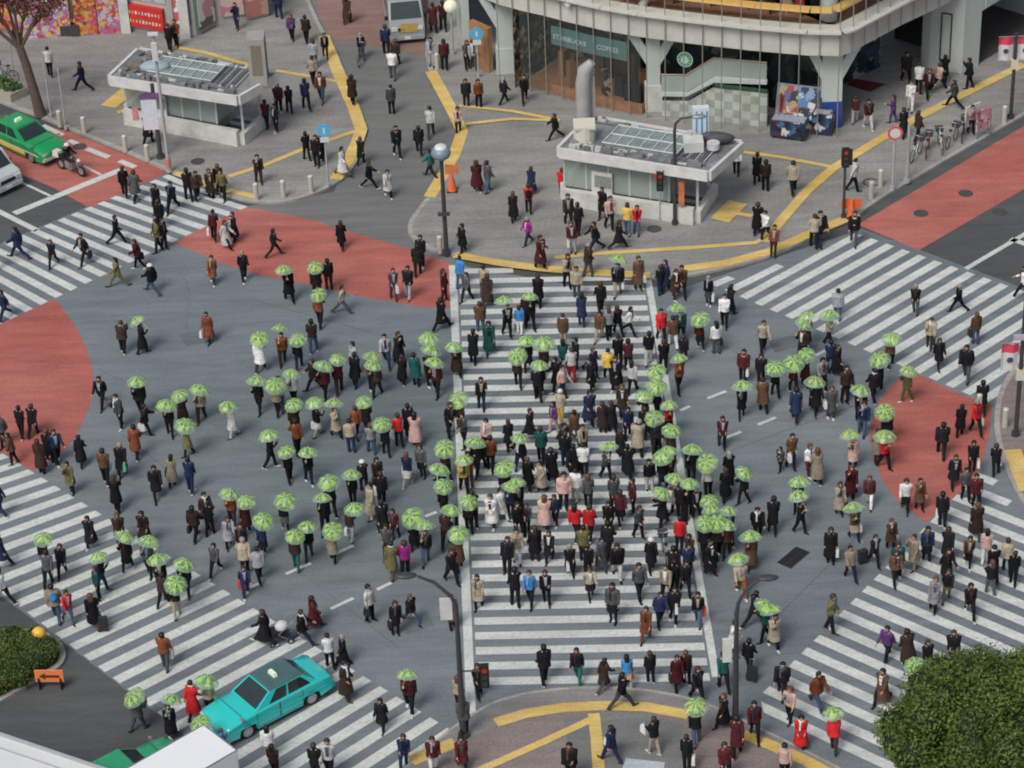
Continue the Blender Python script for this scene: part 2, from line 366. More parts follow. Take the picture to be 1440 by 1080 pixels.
# pavements (raised 0.12) with kerb stones
PZ = .12
PAV = {
 'plaza_left': ([(-120, 95), (0, 146), (60, 168), (95, 183), (150, 205), (200, 226), (238, 243), (285, 264), (335, 283), (370, 288), (410, 286), (450, 272), (478, 258), (500, 236), (512, 205), (512, 182), (500, 140), (480, 90), (468, 62), (455, 46), (430, -10), (410, -140), (-120, -140)], pave),
 'plaza_right': ([(640, -140), (604, -20), (600, 40), (598, 92), (618, 130), (640, 168), (648, 195), (640, 225), (615, 262), (590, 292), (572, 318), (576, 336), (600, 352), (640, 362), (700, 373), (800, 387), (900, 395), (960, 392), (1030, 378), (1090, 362), (1150, 332), (1205, 308), (1222, 292), (1300, 245), (1440, 164), (1600, 75), (1600, -140)], pave),
 'plaza_front': ([(540, 1120), (565, 1085), (600, 1055), (640, 1022), (690, 990), (740, 976), (800, 969), (860, 968), (910, 972), (960, 981), (1010, 997), (1060, 1022), (1110, 1046), (1200, 1092), (1260, 1140), (1260, 1350), (480, 1350)], pave2),
 'pavement_right': ([(1470, 745), (1440, 716), (1412, 662), (1398, 615), (1398, 575), (1410, 537), (1440, 505), (1500, 480), (1600, 470), (1700, 600), (1600, 780)], pave2),
 'median_island': ([(-80, 898), (0, 893), (45, 886), (72, 893), (90, 909), (94, 925), (86, 940), (62, 954), (30, 972), (0, 990), (-60, 1030), (-140, 1060)], kerbm),
}
PAVW = {}
def inset(poly, d):
    n = len(poly); c = []; a = sum(poly[i].x * poly[(i + 1) % n].y - poly[(i + 1) % n].x * poly[i].y for i in range(n)); sg = 1 if a > 0 else -1
    for i in range(n):
        p0, p1, p2 = poly[i - 1], poly[i], poly[(i + 1) % n]
        d1 = (p1 - p0).normalized(); d2 = (p2 - p1).normalized()
        n1 = Vector((-d1.y, d1.x, 0)) * sg; n2 = Vector((-d2.y, d2.x, 0)) * sg; nn = (n1 + n2).normalized()
        c.append(p1 + nn * d / max(.5, nn.dot(n1)))
    return c
def smooth_poly(pts, it=1):
    for _ in range(it):
        q = []
        for i in range(len(pts)):
            a, b = pts[i], pts[(i + 1) % len(pts)]
            q += [(a[0] * .75 + b[0] * .25, a[1] * .75 + b[1] * .25), (a[0] * .25 + b[0] * .75, a[1] * .25 + b[1] * .75)]
        pts = q
    return pts
for nm, (pts, m_) in PAV.items():
    W = gp(smooth_poly(pts), 0); PAVW[nm] = [(p.x, p.y) for p in W]
    inn = inset(W, .22); mbk = MB()
    n = len(W); vs = [(p.x, p.y, 0) for p in W] + [(p.x, p.y, PZ) for p in W] + [(p.x, p.y, PZ) for p in inn] + [(p.x, p.y, 0.02) for p in inn]
    mbk.add(vs, [(i, (i + 1) % n, n + (i + 1) % n, n + i) for i in range(n)] + [(n + i, n + (i + 1) % n, 2 * n + (i + 1) % n, 2 * n + i) for i in range(n)] + [(2 * n + i, 2 * n + (i + 1) % n, 3 * n + (i + 1) % n, 3 * n + i) for i in range(n)])
    tag(mbk.build('kerb', kerbm), kind='structure')
    if nm != 'median_island':
        tag(MB().sheet(inn, PZ - .004).build(nm, m_), kind='structure')
    else:
        tag(MB().sheet(inn, PZ - .004).build(nm, ground_mat('soil', [(.06, .045, .03), (.08, .06, .04)], cracks=False)), kind='structure')
def inside(p, poly):
    x, y = p[0], p[1]; c = False; j = len(poly) - 1
    for i in range(len(poly)):
        xi, yi = poly[i]; xj, yj = poly[j]
        if (yi > y) != (yj > y) and x < (xj - xi) * (y - yi) / (yj - yi) + xi: c = not c
        j = i
    return c
def level(p):
    for nm, poly in PAVW.items():
        if inside(p, poly): return PZ, nm
    return 0.0, None
# worn red / grey aprons and darker paving fields on the plazas
sheet('paving_field', [(795, 1010), (905, 1000), (960, 1018), (955, 1100), (880, 1140), (800, 1120)], PZ + .004, sidest)
sheet('paving_field', [(880, 1066), (935, 1072), (930, 1100), (870, 1095)], PZ + .008, ground_mat('pale_slab', [(.36, .42, .46), (.40, .46, .5)]))
# the concrete apron inside the front plaza's kerb
ap = [(565, 1085), (600, 1055), (640, 1022), (690, 990), (740, 976), (800, 969), (860, 968), (910, 972), (960, 981), (1010, 997), (1060, 1022), (1110, 1046), (1200, 1092)]
ap2 = [(1190, 1130), (1100, 1072), (1050, 1040), (975, 1008), (900, 992), (830, 990), (740, 1003), (697, 1020), (640, 1052), (600, 1085)]
sheet('apron', gp(ap, PZ + .002) + gp(ap2, PZ + .002), PZ + .002, ground_mat('apron_grey', [(.20, .20, .195), (.235, .232, .225)], big=.2))
# tactile paving strips
def strip(pts, w_, mb, zz=PZ + .012):
    P = [at(x, y, zz) for x, y in pts]; L = []; Rr = []
    for i, p in enumerate(P):
        d = (P[min(i + 1, len(P) - 1)] - P[max(i - 1, 0)]).normalized(); n = Vector((-d.y, d.x, 0)) * w_ / 2; L.append(p + n); Rr.append(p - n)
    for i in range(len(P) - 1): mb.add([Rr[i], Rr[i + 1], L[i + 1], L[i]], [(0, 1, 2, 3)])
def strips(lst, name='tactile_paving'):
    mb = MB()
    for k, (pts, w_) in enumerate(lst): strip(pts, w_, mb, PZ + .012 + .0035 * k)
    tag(mb.build(name, yel), kind='structure')
strips([([(455, 50), (475, 100), (497, 150), (508, 182), (502, 200), (490, 225), (472, 252)], .62), ([(388, 99), (430, 106), (474, 114)], .26), ([(322, 248), (372, 232), (430, 208), (500, 184)], .3),
        ([(247, 243), (290, 259), (330, 270), (362, 277)], .4), ([(246, 66), (290, 74), (352, 92)], .3), ([(152, 150), (186, 122)], .9), ([(165, 158), (200, 148)], .3)])
strips([([(606, 100), (624, 133), (640, 163), (650, 185), (640, 215), (622, 247), (604, 277)], .6), ([(640, 358), (700, 369), (760, 377), (840, 383), (914, 387)], .55), ([(958, 378), (1020, 370), (1080, 354), (1140, 328), (1205, 301)], .55),
        ([(780, 362), (860, 355), (960, 349), (1062, 341), (1080, 332)], .3), ([(1075, 340), (1100, 308), (1135, 268), (1172, 236), (1230, 200), (1300, 160), (1440, 90)], .5), ([(1040, 213), (1100, 221), (1172, 235)], .28),
        ([(1012, 310), (1038, 284)], .95), ([(1028, 298), (1058, 304)], .3), ([(645, 148), (720, 156), (788, 169)], .26), ([(655, 174), (720, 167), (788, 169)], .26)])
strips([([(697, 1016), (740, 1003), (790, 995), (850, 992), (910, 994), (968, 1005)], .5), ([(835, 1003), (839, 1040), (844, 1110)], .42), ([(835, 1010), (760, 1045), (690, 1076), (640, 1098)], .32), ([(578, 1070), (610, 1056), (640, 1044)], .55),
        ([(1045, 1032), (1080, 1046), (1130, 1068), (1190, 1100)], .5)])
strips([([(1424, 632), (1432, 655), (1446, 690)], .7)])
# drain grate and manholes
gm = mat('iron', (.03, .032, .035), .6)
mb = MB(); c = at(1116, 784, .012); dx = (at(1132, 770, .012) - at(1100, 797, .012)); ang = math.atan2(dx.y, dx.x)
mb.box((0, .30, 0), (1.25, .05, .02)); mb.box((0, -.30, 0), (1.25, .05, .02)); mb.box((0, 0, 0), (1.25, .04, .02)); mb.box((-.62, 0, 0), (.05, .62, .02)); mb.box((.62, 0, 0), (.05, .62, .02)); mb.box((0, 0, -.005), (1.2, .58, .008), mi=1)
for k in range(-4, 5): mb.box((k * .125, 0, 0), (.03, .58, .018))
tag(mb.build('drain_grate', [gm, mat('pit', (.012, .012, .014), .9)], loc=c, rz=ang), 'black iron drain grate set in the asphalt right of the central zebra', 'drain grate')
for (x, y, zz, lb_) in [(112, 206, .012, 'round iron manhole cover in the red lane beside the motorcycle'), (278, 227, PZ, 'round manhole cover on the plaza below the left kiosk'), (920, 322, PZ, 'round manhole cover on the plaza below the centre kiosk'), (1295, 300, .012, 'round manhole cover in the red lane at upper right'), (1406, 298, .008, 'round manhole cover in the dark lane at the right edge'), (1358, 272, .012, 'round manhole cover near the far end of the right red lane')]:
    mb = MB(); mb.disc((0, 0, .008), (0, 0, 1), .34, .012, 24); mb.ring((0, 0, .014), (0, 0, 1), .30, .015, 24, 4)
    tag(mb.build('manhole_cover', mat('iron2', (.07, .068, .066), .6), loc=at(x, y, zz)), lb_, 'manhole cover')
# ------------------------------------------------------------------ buildings
cream = mat('cream_panel', (.52, .53, .48), .6, .16, 1.0, spec=.3, detail=8)
white_c = mat('white_concrete', (.58, .59, .56), .75, .24, 1.4, detail=8)
mint = mat('mint_steel', (.50, .56, .53), .5, .06, 1.5)
steel = mat('steel_grey', (.30, .32, .34), .45, .10, 3, metal=.4)
dsteel = mat('dark_steel', (.055, .06, .065), .45, .15, 3)
pole_d = mat('pole_dark', (.05, .05, .055), .45, .15, 4)
pole_g = mat('pole_grey', (.38, .40, .41), .5, .10, 4)
black = mat('black_matte', (.015, .015, .017), .7)
wood = mat('warm_wood', (.34, .17, .085), .6, .45, 2.2)
woodl = mat('pale_wood', (.48, .30, .13), .6, .2, 3)
orange_w = mat('orange_counter', (.78, .50, .16), .5, .12, 4)
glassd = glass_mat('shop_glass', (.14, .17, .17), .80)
glassg = glass_mat('green_glass', (.42, .50, .47), .35, .12)
dark_in = patch_mat('dark_interior', [(.02, .022, .022), (.035, .035, .03), (.012, .015, .015), (.10, .08, .05), (.03, .04, .04), (.24, .15, .08), (.45, .40, .30), (.05, .035, .025)], 3.6, .7)  # dark patches, with glints put into the colour as paler ones
ceil_m = mat('soffit', (.35, .35, .32), .8)
red = mat('red_enamel', (.55, .035, .03), .5, .1, 3)
whitep = mat('white_enamel', (.60, .61, .60), .5, .20, 1.6, detail=8)
bluep = mat('blue_enamel', (.03, .07, .30), .5, .1, 2)

def wallseg(mb, a, b, z0, z1, th, mi=0, out=0):
    """upright slab between two plan points; th thick, shifted outward by out (to the left of a->b)"""
    a = Vector((a[0], a[1], 0)); b = Vector((b[0], b[1], 0)); d = (b - a).normalized(); n = Vector((-d.y, d.x, 0))
    p = [a + n * out, b + n * out, b + n * (out - th), a + n * (out - th)]
    mb.prism([(q.x, q.y) for q in p], z0, z1, mi)
def resample(P, step):
    out = [P[0]]; acc = 0
    for i in range(len(P) - 1):
        a, b = P[i], P[i + 1]; L = (b - a).length; d = step - acc
        while d <= L: out.append(a + (b - a) * (d / L)); d += step
        acc = (L - (d - step))
    return out
def offset_line(P, d):
    out = []
    for i, p in enumerate(P):
        if i == 0: t = (P[1] - P[0]).normalized(); n = Vector((-t.y, t.x, 0)); out.append(p + n * d); continue
        if i == len(P) - 1: t = (P[-1] - P[-2]).normalized(); n = Vector((-t.y, t.x, 0)); out.append(p + n * d); continue
        t1 = (p - P[i - 1]).normalized(); t2 = (P[i + 1] - p).normalized(); n1 = Vector((-t1.y, t1.x, 0)); n2 = Vector((-t2.y, t2.x, 0)); n = (n1 + n2).normalized()
        out.append(p + n * d / max(.5, n.dot(n1)))
    return out

ZS0, ZS1 = 4.45, 5.75
edge_px = [(652, -14), (700, 6), (729, 14), (764, 22), (802, 32), (849, 43), (900, 52), (976, 62), (1055, 71), (1135, 78), (1182, 79), (1196, 74), (1220, 61), (1270, 34), (1315, 13), (1350, -5), (1420, -42)]
E_ = [Vector((p.x, p.y, 0)) for p in (at(x, y, ZS0) for x, y in edge_px)]
def arc(P, i0, i1): return P[i0:i1 + 1]
bld = empty('department_store', E_[6], 0, 'glass fronted store with cream balcony band over a coffee shop', 'building')
def bpart(name, mb, mats, label=None):
    o = mb.build(name, mats, bld, loc=(-E_[6].x, -E_[6].y, 0))
    if label: o['label'] = label
    return o
# balcony band as one curved body
out_ = E_; inn_ = offset_line(E_, .75)       # left of the direction of travel is into the building
mb = MB(); n = len(E_)
vs = [(p.x, p.y, ZS0) for p in out_] + [(p.x, p.y, ZS1) for p in out_] + [(p.x, p.y, ZS1) for p in inn_] + [(p.x, p.y, ZS0) for p in inn_]
for i in range(n - 1):
    for k in range(4): pass
mb.add(vs, [(i, i + 1, n + i + 1, n + i) for i in range(n - 1)] + [(n + i, n + i + 1, 2 * n + i + 1, 2 * n + i) for i in range(n - 1)] + [(3 * n + i, 3 * n + i + 1, i + 1, i) for i in range(n - 1)])
bpart('balcony_band', mb, cream)
mb = MB()
for i in range(n - 1):                        # rounded coping and a drip line
    wallseg(mb, out_[i], out_[i + 1], ZS1, ZS1 + .10, .42, out=-.0 + .0)
bpart('coping', mb, mat('pale_coping', (.58, .58, .54), .6)).location.z = .0
mb = MB()
for i in range(n - 1): wallseg(mb, out_[i], out_[i + 1], ZS0 + .62, ZS0 + .66, .03, out=-.0 - .028 + .0)
front = resample(arc(E_, 1, 10), .95); right = resample(arc(E_, 11, 16), .95)
mul = mat('mullion', (.33, .32, .29), .4, metal=.3)
for p in offset_line(front, -.10): mb = MB(); mb.tube([(p.x, p.y, PZ), (p.x, p.y, 13)], .028, 6); bpart('mullion', mb, mul)
for p in offset_line(right, -.10): mb = MB(); mb.tube([(p.x, p.y, ZS0 + .1), (p.x, p.y, 13)], .028, 6); bpart('mullion', mb, mul)
# storefront glass of the ground floor, left of the second column
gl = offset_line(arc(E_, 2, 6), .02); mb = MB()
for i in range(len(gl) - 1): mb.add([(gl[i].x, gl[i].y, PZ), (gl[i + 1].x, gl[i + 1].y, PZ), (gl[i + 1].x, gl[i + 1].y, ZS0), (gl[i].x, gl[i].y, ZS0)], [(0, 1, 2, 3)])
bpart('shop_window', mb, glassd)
# upper floor: floor, rear wall, glass, counter
def ribbon(mb, A, B, za, zb):
    n_ = len(A); mb.add([(p.x, p.y, za) for p in A] + [(p.x, p.y, zb) for p in B], [(i, i + 1, n_ + i + 1, n_ + i) for i in range(n_ - 1)])
deep = offset_line(E_, 9.0)
mb = MB(); ribbon(mb, inn_, deep, ZS1 - .35, ZS1 - .35); bpart('upper_floor', mb, mat('brown_floor', (.34, .19, .13), .5, .25, 1.5))
mb = MB(); ribbon(mb, deep, deep, ZS1 - .35, 13); bpart('rear_wall', mb, patch_mat('upper_interior', [(.30, .15, .09), (.50, .18, .09), (.10, .08, .07), (.70, .50, .22), (.22, .18, .15), (.60, .56, .46)], 1.3, .6))
mb = MB(); c1 = offset_line(E_, 1.3)
for i in range(5, len(E_) - 2): wallseg(mb, c1[i], c1[i + 1], ZS1 + .55, ZS1 + .68, .5)
bpart('window_counter', mb, orange_w)
SEATM = [mat('dk_red_seat', (.34, .04, .04)), mat('brown_seat', (.14, .07, .04)), black, mat('tan_seat', (.48, .34, .20))]
for i, p in enumerate(resample(offset_line(arc(E_, 4, 15), 2.4), .9)):
    q = p + Vector((random.uniform(-.2, .2), random.uniform(-.3, .6), 0)); mb = MB()
    mb.tube([(q.x, q.y, ZS1 - .35), (q.x, q.y, ZS1 + .15)], .05, 6); mb.tube([(q.x, q.y, ZS1 + .12), (q.x, q.y, ZS1 + .2)], .26, 10, smooth=False)
    mb.box((q.x, q.y + .24, ZS1 + .38), (.45, .1, .5)); bpart('chair', mb, SEATM[i % 4])
mb = MB()
for px_, lean in ((906, 1), (1118, -1), (800, 1)):
    k = at(px_, 20, ZS1); a = Vector((k.x, k.y + 1.6, ZS1 - .3)); mb.tube([a, a + Vector((lean * 2.6, 0, 4.2))], .22, 4)
p = at(1174, 46, ZS1); mb.tube([(p.x, p.y + 2.2, ZS1 - .3), (p.x, p.y + 2.2, 13)], .42, 12)
bpart('diagonal_brace', mb, mint)
mb = MB(); ribbon(mb, [p for p in E_], deep, 9.6, 9.6); bpart('ceiling', mb, ceil_m)
mb = MB()                                     # upper body of the store out of frame
for i in range(n - 1): wallseg(mb, out_[i], out_[i + 1], 9.6, 13, .3)
bpart('upper_band', mb, cream)
rp = [(p.x, p.y) for p in E_] + [(p.x, p.y) for p in deep[::-1]]
mb = MB().prism(rp, 13, 13.4); bpart('roof', mb, ceil_m)
# soffit of the band over the ground floor
mb = MB(); ribbon(mb, inn_, deep, ZS0 + .02, ZS0 + .02); bpart('soffit', mb, ceil_m)
# ground floor interior: floor, back wall, goods
A_ = arc(E_, 2, 6); mb = MB(); ribbon(mb, offset_line(A_, .3), offset_line(A_, 6.5), PZ + .012, PZ + .012); bpart('shop_floor', mb, mat('floor_wood', (.26, .14, .07), .5, .2, 2))
mb = MB(); B_ = offset_line(A_, 6.5); ribbon(mb, B_, B_, PZ, ZS0)
mb.add([(A_[0].x - .3, A_[0].y, PZ), (B_[0].x, B_[0].y, PZ), (B_[0].x, B_[0].y, ZS0), (A_[0].x - .3, A_[0].y, ZS0)], [(0, 1, 2, 3)])
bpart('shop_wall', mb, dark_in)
mb = MB(); G_ = offset_line(arc(E_, 3, 6), .35)
for i in range(len(G_) - 1): wallseg(mb, G_[i], G_[i + 1], PZ, .62, .2)
bpart('wood_plinth', mb, wood)
mb = MB(); G2 = resample(offset_line(arc(E_, 3, 6), 1.7), .42) + resample(offset_line(arc(E_, 3, 6), 3.6), .5)
for i, p in enumerate(G2):
    h = random.uniform(.8, 1.9); mb.box((p.x, p.y + random.uniform(-.6, .9), PZ + .02 + h / 2), (random.uniform(.25, .6), random.uniform(.25, .5), h), rz=random.uniform(0, 1), mi=random.choice([0, 1, 2, 2, 3, 3, 4, 0, 5]))
bpart('shelves', mb, [dark_in, mat('amber', (.26, .15, .07)), black, mat('grey_goods', (.25, .26, .26)), mat('pale_goods', (.5, .48, .42)), mat('brown_goods', (.20, .10, .05))])
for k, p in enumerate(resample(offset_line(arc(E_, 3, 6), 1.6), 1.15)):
    mb = MB(); mb.ball((p.x, p.y + .5 * (k % 3), 2.5 + .2 * (k % 2)), .11, 8, 6); bpart('glint_ball', mb, mat('glint_warm', (.9, .75, .5), .4, emit=1.2))  # glowing balls added to put warm glints into the shop interior
# sign band on the fascia behind the glass
S_ = offset_line(E_, .16)
def on_line(P, px_, z_):
    best = None
    for i in range(len(P) - 1):
        for t in np.linspace(0, 1, 40):
            q = P[i] + (P[i + 1] - P[i]) * float(t); pr = proj((q.x, q.y, z_)); e = abs(pr[0] - px_)
            if best is None or e < best[0]: best = (e, q, (P[i + 1] - P[i]).normalized())
    return best[1], best[2]
sg0, _ = on_line(S_, 776, 3.9); sg1, _ = on_line(S_, 882, 3.9); sgm, dm = on_line(S_, 829, 3.9)
mb = MB(); pts = [sg0, sgm, sg1]
for i in range(2): wallseg(mb, pts[i], pts[i + 1], 2.95, 3.95, .06, out=.0)
sgo = bpart('sign_band', mb, mat('teal_sign', (.10, .20, .19), .5))
def sign_letters(body, a, b, z_, size, m, parent, out=.08):
    d = (b - a); L = d.length; dd = d / L; nrm = Vector((dd.y, -dd.x, 0))
    o = text(body, size, Matrix.Identity(4), m, parent, 'lettering', .01)
    mtx = frame_mtx(a + dd * L / 2 + nrm * out + Vector((0, 0, z_)), dd); mtx.translation -= Vector((E_[6].x, E_[6].y, 0)) if parent in (bld, sgo) else Vector((0, 0, 0))
    if parent is sgo: pass
    o.matrix_local = mtx; return o
lt = mat('sign_white', (.58, .70, .70), .4)
for body, a, b in (('STARBUCKS', sg0, sgm), ('COFFEE', sgm, sg1)):
    d = (b - a).normalized(); nrm = Vector((d.y, -d.x, 0)); c = (a + b) / 2 + nrm * .10
    o = text(body, .36, frame_mtx(Vector((c.x, c.y, 3.42)), d), lt, sgo)      # the sign band's mesh is already in world units
# round green sign
q, d = on_line(offset_line(E_, 1.0), 963, 3.1); nrm = Vector((d.y, -d.x, 0)); mb = MB()
cc = Vector((q.x, q.y, 3.05)); mb.disc(cc, nrm, .40, .06, 28); mb.disc(cc + nrm * .035, nrm, .36, .02, 28, mi=1); mb.disc(cc + nrm * .05, nrm, .21, .02, 24, mi=2)
for k in range(10): a = 2 * PI * k / 10; mb.disc(cc + nrm * .05 + d * math.cos(a) * .285 + Vector((0, 0, math.sin(a) * .285)), nrm, .028, .02, 6)
bpart('round_sign', mb, [mat('sign_pale', (.70, .80, .72), .4), mat('sign_green', (.05, .30, .16), .4), mat('sign_pale2', (.45, .62, .52), .4)])
# recess behind the stair, right of column two: dark glazed wall
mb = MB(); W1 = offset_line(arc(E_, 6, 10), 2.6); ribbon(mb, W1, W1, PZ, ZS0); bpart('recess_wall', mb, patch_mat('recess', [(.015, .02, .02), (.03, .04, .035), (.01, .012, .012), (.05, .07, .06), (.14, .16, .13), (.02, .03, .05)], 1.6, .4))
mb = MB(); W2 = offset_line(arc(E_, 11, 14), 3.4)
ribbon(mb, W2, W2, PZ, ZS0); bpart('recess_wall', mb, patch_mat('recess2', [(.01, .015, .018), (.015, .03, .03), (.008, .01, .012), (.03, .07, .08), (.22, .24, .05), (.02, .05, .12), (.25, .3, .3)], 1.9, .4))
mb = MB()
for i in range(4, 15): wallseg(mb, deep[i], deep[i + 1], PZ, ZS0, .2)
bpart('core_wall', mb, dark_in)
# columns with V brackets
def column(px_, py_, w0, w1, zt, base_mi, label=None, back=.25):
    b = at(px_, py_, PZ); b.y += w0 / 2 + back; mb = MB()
    mb.box((b.x, b.y, (PZ + 1.55) / 2), (w0, w0 * .8, 1.55 - PZ), mi=base_mi)
    mb.box((b.x, b.y, (1.55 + ZS0 + .3) / 2), (w1, w1 * .8, ZS0 + .3 - 1.55))
    for s in (-1, 1):
        q = [(s * w1 * .42, 2.55), (s * 1.45, ZS0 + .2), (s * .95, ZS0 + .2), (s * w1 * .42, 3.5)]
        y0_, y1_ = b.y - w1 * .36, b.y + .1
        vs = [(b.x + x, y0_, z_) for x, z_ in q] + [(b.x + x, y1_, z_) for x, z_ in q]
        f = [(0, 1, 2, 3), (7, 6, 5, 4), (0, 4, 5, 1), (1, 5, 6, 2), (2, 6, 7, 3), (3, 7, 4, 0)]
        if s > 0: f = [t for t in f]
        else: f = [t[::-1] for t in f]
        mb.add(vs, f)
    return bpart('column', mb, [mint, white_c, bluep], label)
column(920, 160, .86, .66, 0, 1, back=.1); column(713, 108, 1.05, .9, 0, 0, back=.2)
column(1170, 186, 1.05, 1.0, 0, 2, 'white column with a blue clad base', back=.35)
# orange timber corner at the left of the store
mb = MB(); a = at(694, 100, PZ); b = at(668, 88, PZ)
wallseg(mb, b, a, PZ, 2.6, .3); bpart('timber_corner', mb, mat('orange_timber', (.36, .19, .09), .6, .25, 2))
mb = MB(); a2 = at(672, 60, PZ); wallseg(mb, Vector((a.x - 2.2, a.y + 14, 0)), Vector((b.x - .2, b.y + .8, 0)), PZ, 13, .4); bpart('side_wall', mb, mint)
# stair with checkered wall and glass balustrade
st = empty('stair', at(1000, 172, PZ), 0, 'stair with pale checkered wall and glass balustrade beside the coffee shop', 'stair')
sl_ = st.location.copy()
A0, A1, A2, A3 = [at(*p, PZ) for p in ((931, 163), (966, 166), (1004, 171), (1078, 179))]
def spart(name, mb, m, par=None): return mb.build(name, m, par or st, loc=(-sl_.x, -sl_.y, -sl_.z) if par is None else None)
m = bpy.data.materials.new('checker_tiles'); m.use_nodes = True; nt = m.node_tree; ck = nt.nodes.new('ShaderNodeTexChecker'); g_ = nt.nodes.new('ShaderNodeTexCoord')
mp_ = nt.nodes.new('ShaderNodeMapping'); mp_.inputs['Rotation'].default_value = (0, 0, R(4)); nt.links.new(g_.outputs['Object'], mp_.inputs[0]); sx_ = nt.nodes.new('ShaderNodeSeparateXYZ'); cx_ = nt.nodes.new('ShaderNodeCombineXYZ')
nt.links.new(mp_.outputs[0], sx_.inputs[0]); nt.links.new(sx_.outputs[0], cx_.inputs[0]); nt.links.new(sx_.outputs[2], cx_.inputs[1]); nt.links.new(cx_.outputs[0], ck.inputs['Vector'])
nz_ = nt.nodes.new('ShaderNodeTexNoise'); nz_.inputs['Scale'].default_value = 1.3; mm = nt.nodes.new('ShaderNodeMixRGB'); mm.blend_type = 'MULTIPLY'; mm.inputs[0].default_value = .5
nt.links.new(g_.outputs['Object'], nz_.inputs[0]); nt.links.new(ck.outputs[0], mm.inputs[1]); nt.links.new(nz_.outputs[0], mm.inputs[2])
ck.inputs['Color1'].default_value = (.62, .66, .58, 1); ck.inputs['Color2'].default_value = (.42, .48, .43, 1); ck.inputs['Scale'].default_value = 2.3
nt.links.new(mm.outputs[0], nt.nodes['Principled BSDF'].inputs['Base Color'])
def wall_prof(mb, pts, z0s, z1s, th):
    for i in range(len(pts) - 1):
        a, b = pts[i], pts[i + 1]; d = (b - a).normalized(); nn = Vector((-d.y, d.x, 0)) * th
        vs = [(a.x, a.y, z0s[i]), (b.x, b.y, z0s[i + 1]), (b.x, b.y, z1s[i + 1]), (a.x, a.y, z1s[i]), (a.x + nn.x, a.y + nn.y, z0s[i]), (b.x + nn.x, b.y + nn.y, z0s[i + 1]), (b.x + nn.x, b.y + nn.y, z1s[i + 1]), (a.x + nn.x, a.y + nn.y, z1s[i])]
        mb.add(vs, [(0, 1, 2, 3), (5, 4, 7, 6), (3, 2, 6, 7), (1, 5, 6, 2), (4, 0, 3, 7)])
mb = MB(); wall_prof(mb, [A0, A1, A2, A3], [PZ] * 4, [.85, .95, 1.95, 1.95], .25); spart('tiled_wall', mb, m)
mb = MB(); wall_prof(mb, [A0 + Vector((0, .3, 0)), A1 + Vector((0, .3, 0)), A2 + Vector((0, .3, 0)), A3 + Vector((0, .3, 0))], [1.05, 1.15, 2.1, 2.3], [1.25, 1.35, 2.4, 2.5], .2); spart('stringer', mb, mint)
mb = MB(); wall_prof(mb, [A0 + Vector((0, .4, 0)), A1 + Vector((0, .4, 0)), A2 + Vector((0, .4, 0)), A3 + Vector((0, .4, 0))], [1.26, 1.36, 2.41, 2.51], [2.15, 2.25, 3.35, 3.4], .02); spart('glass_balustrade', mb, glassg)
mb = MB(); mb.tube([A0 + Vector((0, .4, 2.08)), A1 + Vector((0, .4, 2.18)), A2 + Vector((0, .4, 3.28)), A3 + Vector((0, .4, 3.33))], .04, 6); spart('handrail', mb, mat('brass_rail', (.42, .30, .22), .35, metal=.4))
mb = MB()
for k in range(9):
    t = k / 8; p = A1.lerp(A2, t); mb.box((p.x, p.y + 1.4, .9 + 1.1 * t), (.38, 1.6, .16))
spart('tread', mb, mint)
# planting strip above the wall
mb = MB(); wall_prof(mb, [A2 + Vector((0, .02, 0)), A3 + Vector((0, .02, 0))], [1.96, 1.96], [2.12, 2.1], .18); spart('planting_strip', mb, mat('dark_plants', (.03, .07, .045), .8, .5, 9))
# advertising boards below the third column
bo = empty('advertising_board', at(1125, 178, PZ), 0, 'large blue and white picture board leaning beside the blue column base', 'billboard')
ad1 = patch_mat('poster_a', [(.06, .16, .38), (.62, .64, .62), (.42, .32, .20), (.05, .05, .06), (.10, .22, .42), (.38, .08, .07), (.25, .35, .50), (.03, .06, .14)], 3.0, .4)
ad2 = patch_mat('poster_b', [(.02, .03, .06), (.03, .05, .12), (.60, .62, .62), (.015, .02, .02), (.10, .03, .03), (.06, .16, .28), (.02, .03, .08)], 3.4, .4)
a, b = at(1086, 172, PZ), at(1150, 180, PZ); dv = (b - a).normalized(); an = math.atan2(dv.y, dv.x)
mb = MB(); mb.box((0, 0, 0), (2.55, .12, 1.6)); o = mb.build('panel', [ad1], bo); o.rotation_euler = (R(-18), 0, an); o.location = (.15, .25, 1.15)
mb = MB(); mb.box((0, 0, 0), (2.65, .08, 1.7)); o = mb.build('frame', [steel], bo); o.rotation_euler = (R(-18), 0, an); o.location = (.15, .30, 1.15)
mb = MB(); mb.box((-1, .1, .8), (.08, .08, 1.7)); mb.box((1, .1, .8), (.08, .08, 1.7)); mb.build('post', dsteel, bo, rz=an)
bo = empty('display_stand', at(1110, 192, PZ), 0, 'low dark navy display stand with white top below the picture board', 'display stand')
mb = MB(); mb.box((0, 0, .55), (1.75, .8, .85)); mb.build('body', [ad2], bo, rz=an); mb = MB(); mb.box((0, 0, 1.0), (1.6, .6, .05)); mb.build('top', [mat('grey_blue_top', (.30, .34, .40), .5, .3, 5)], bo, rz=an)
mb = MB(); [mb.disc((x, y, .06), (0, 1, 0), .07, .05, 10) for x in (-.7, .7) for y in (-.3, .3)]; mb.build('castors', black, bo, rz=an)
bo = empty('display_stand', at(1157, 186, PZ), 0, 'dark display rack with silver goods beside the blue column base', 'display stand')
mb = MB(); mb.box((0, 0, .6), (1.0, .7, 1.1)); mb.build('body', [ad2], bo, rz=an); mb = MB(); mb.box((0, -.1, 1.17), (.8, .4, .06)); mb.build('top', mat('silver', (.5, .5, .52), .3, metal=.5), bo, rz=an)
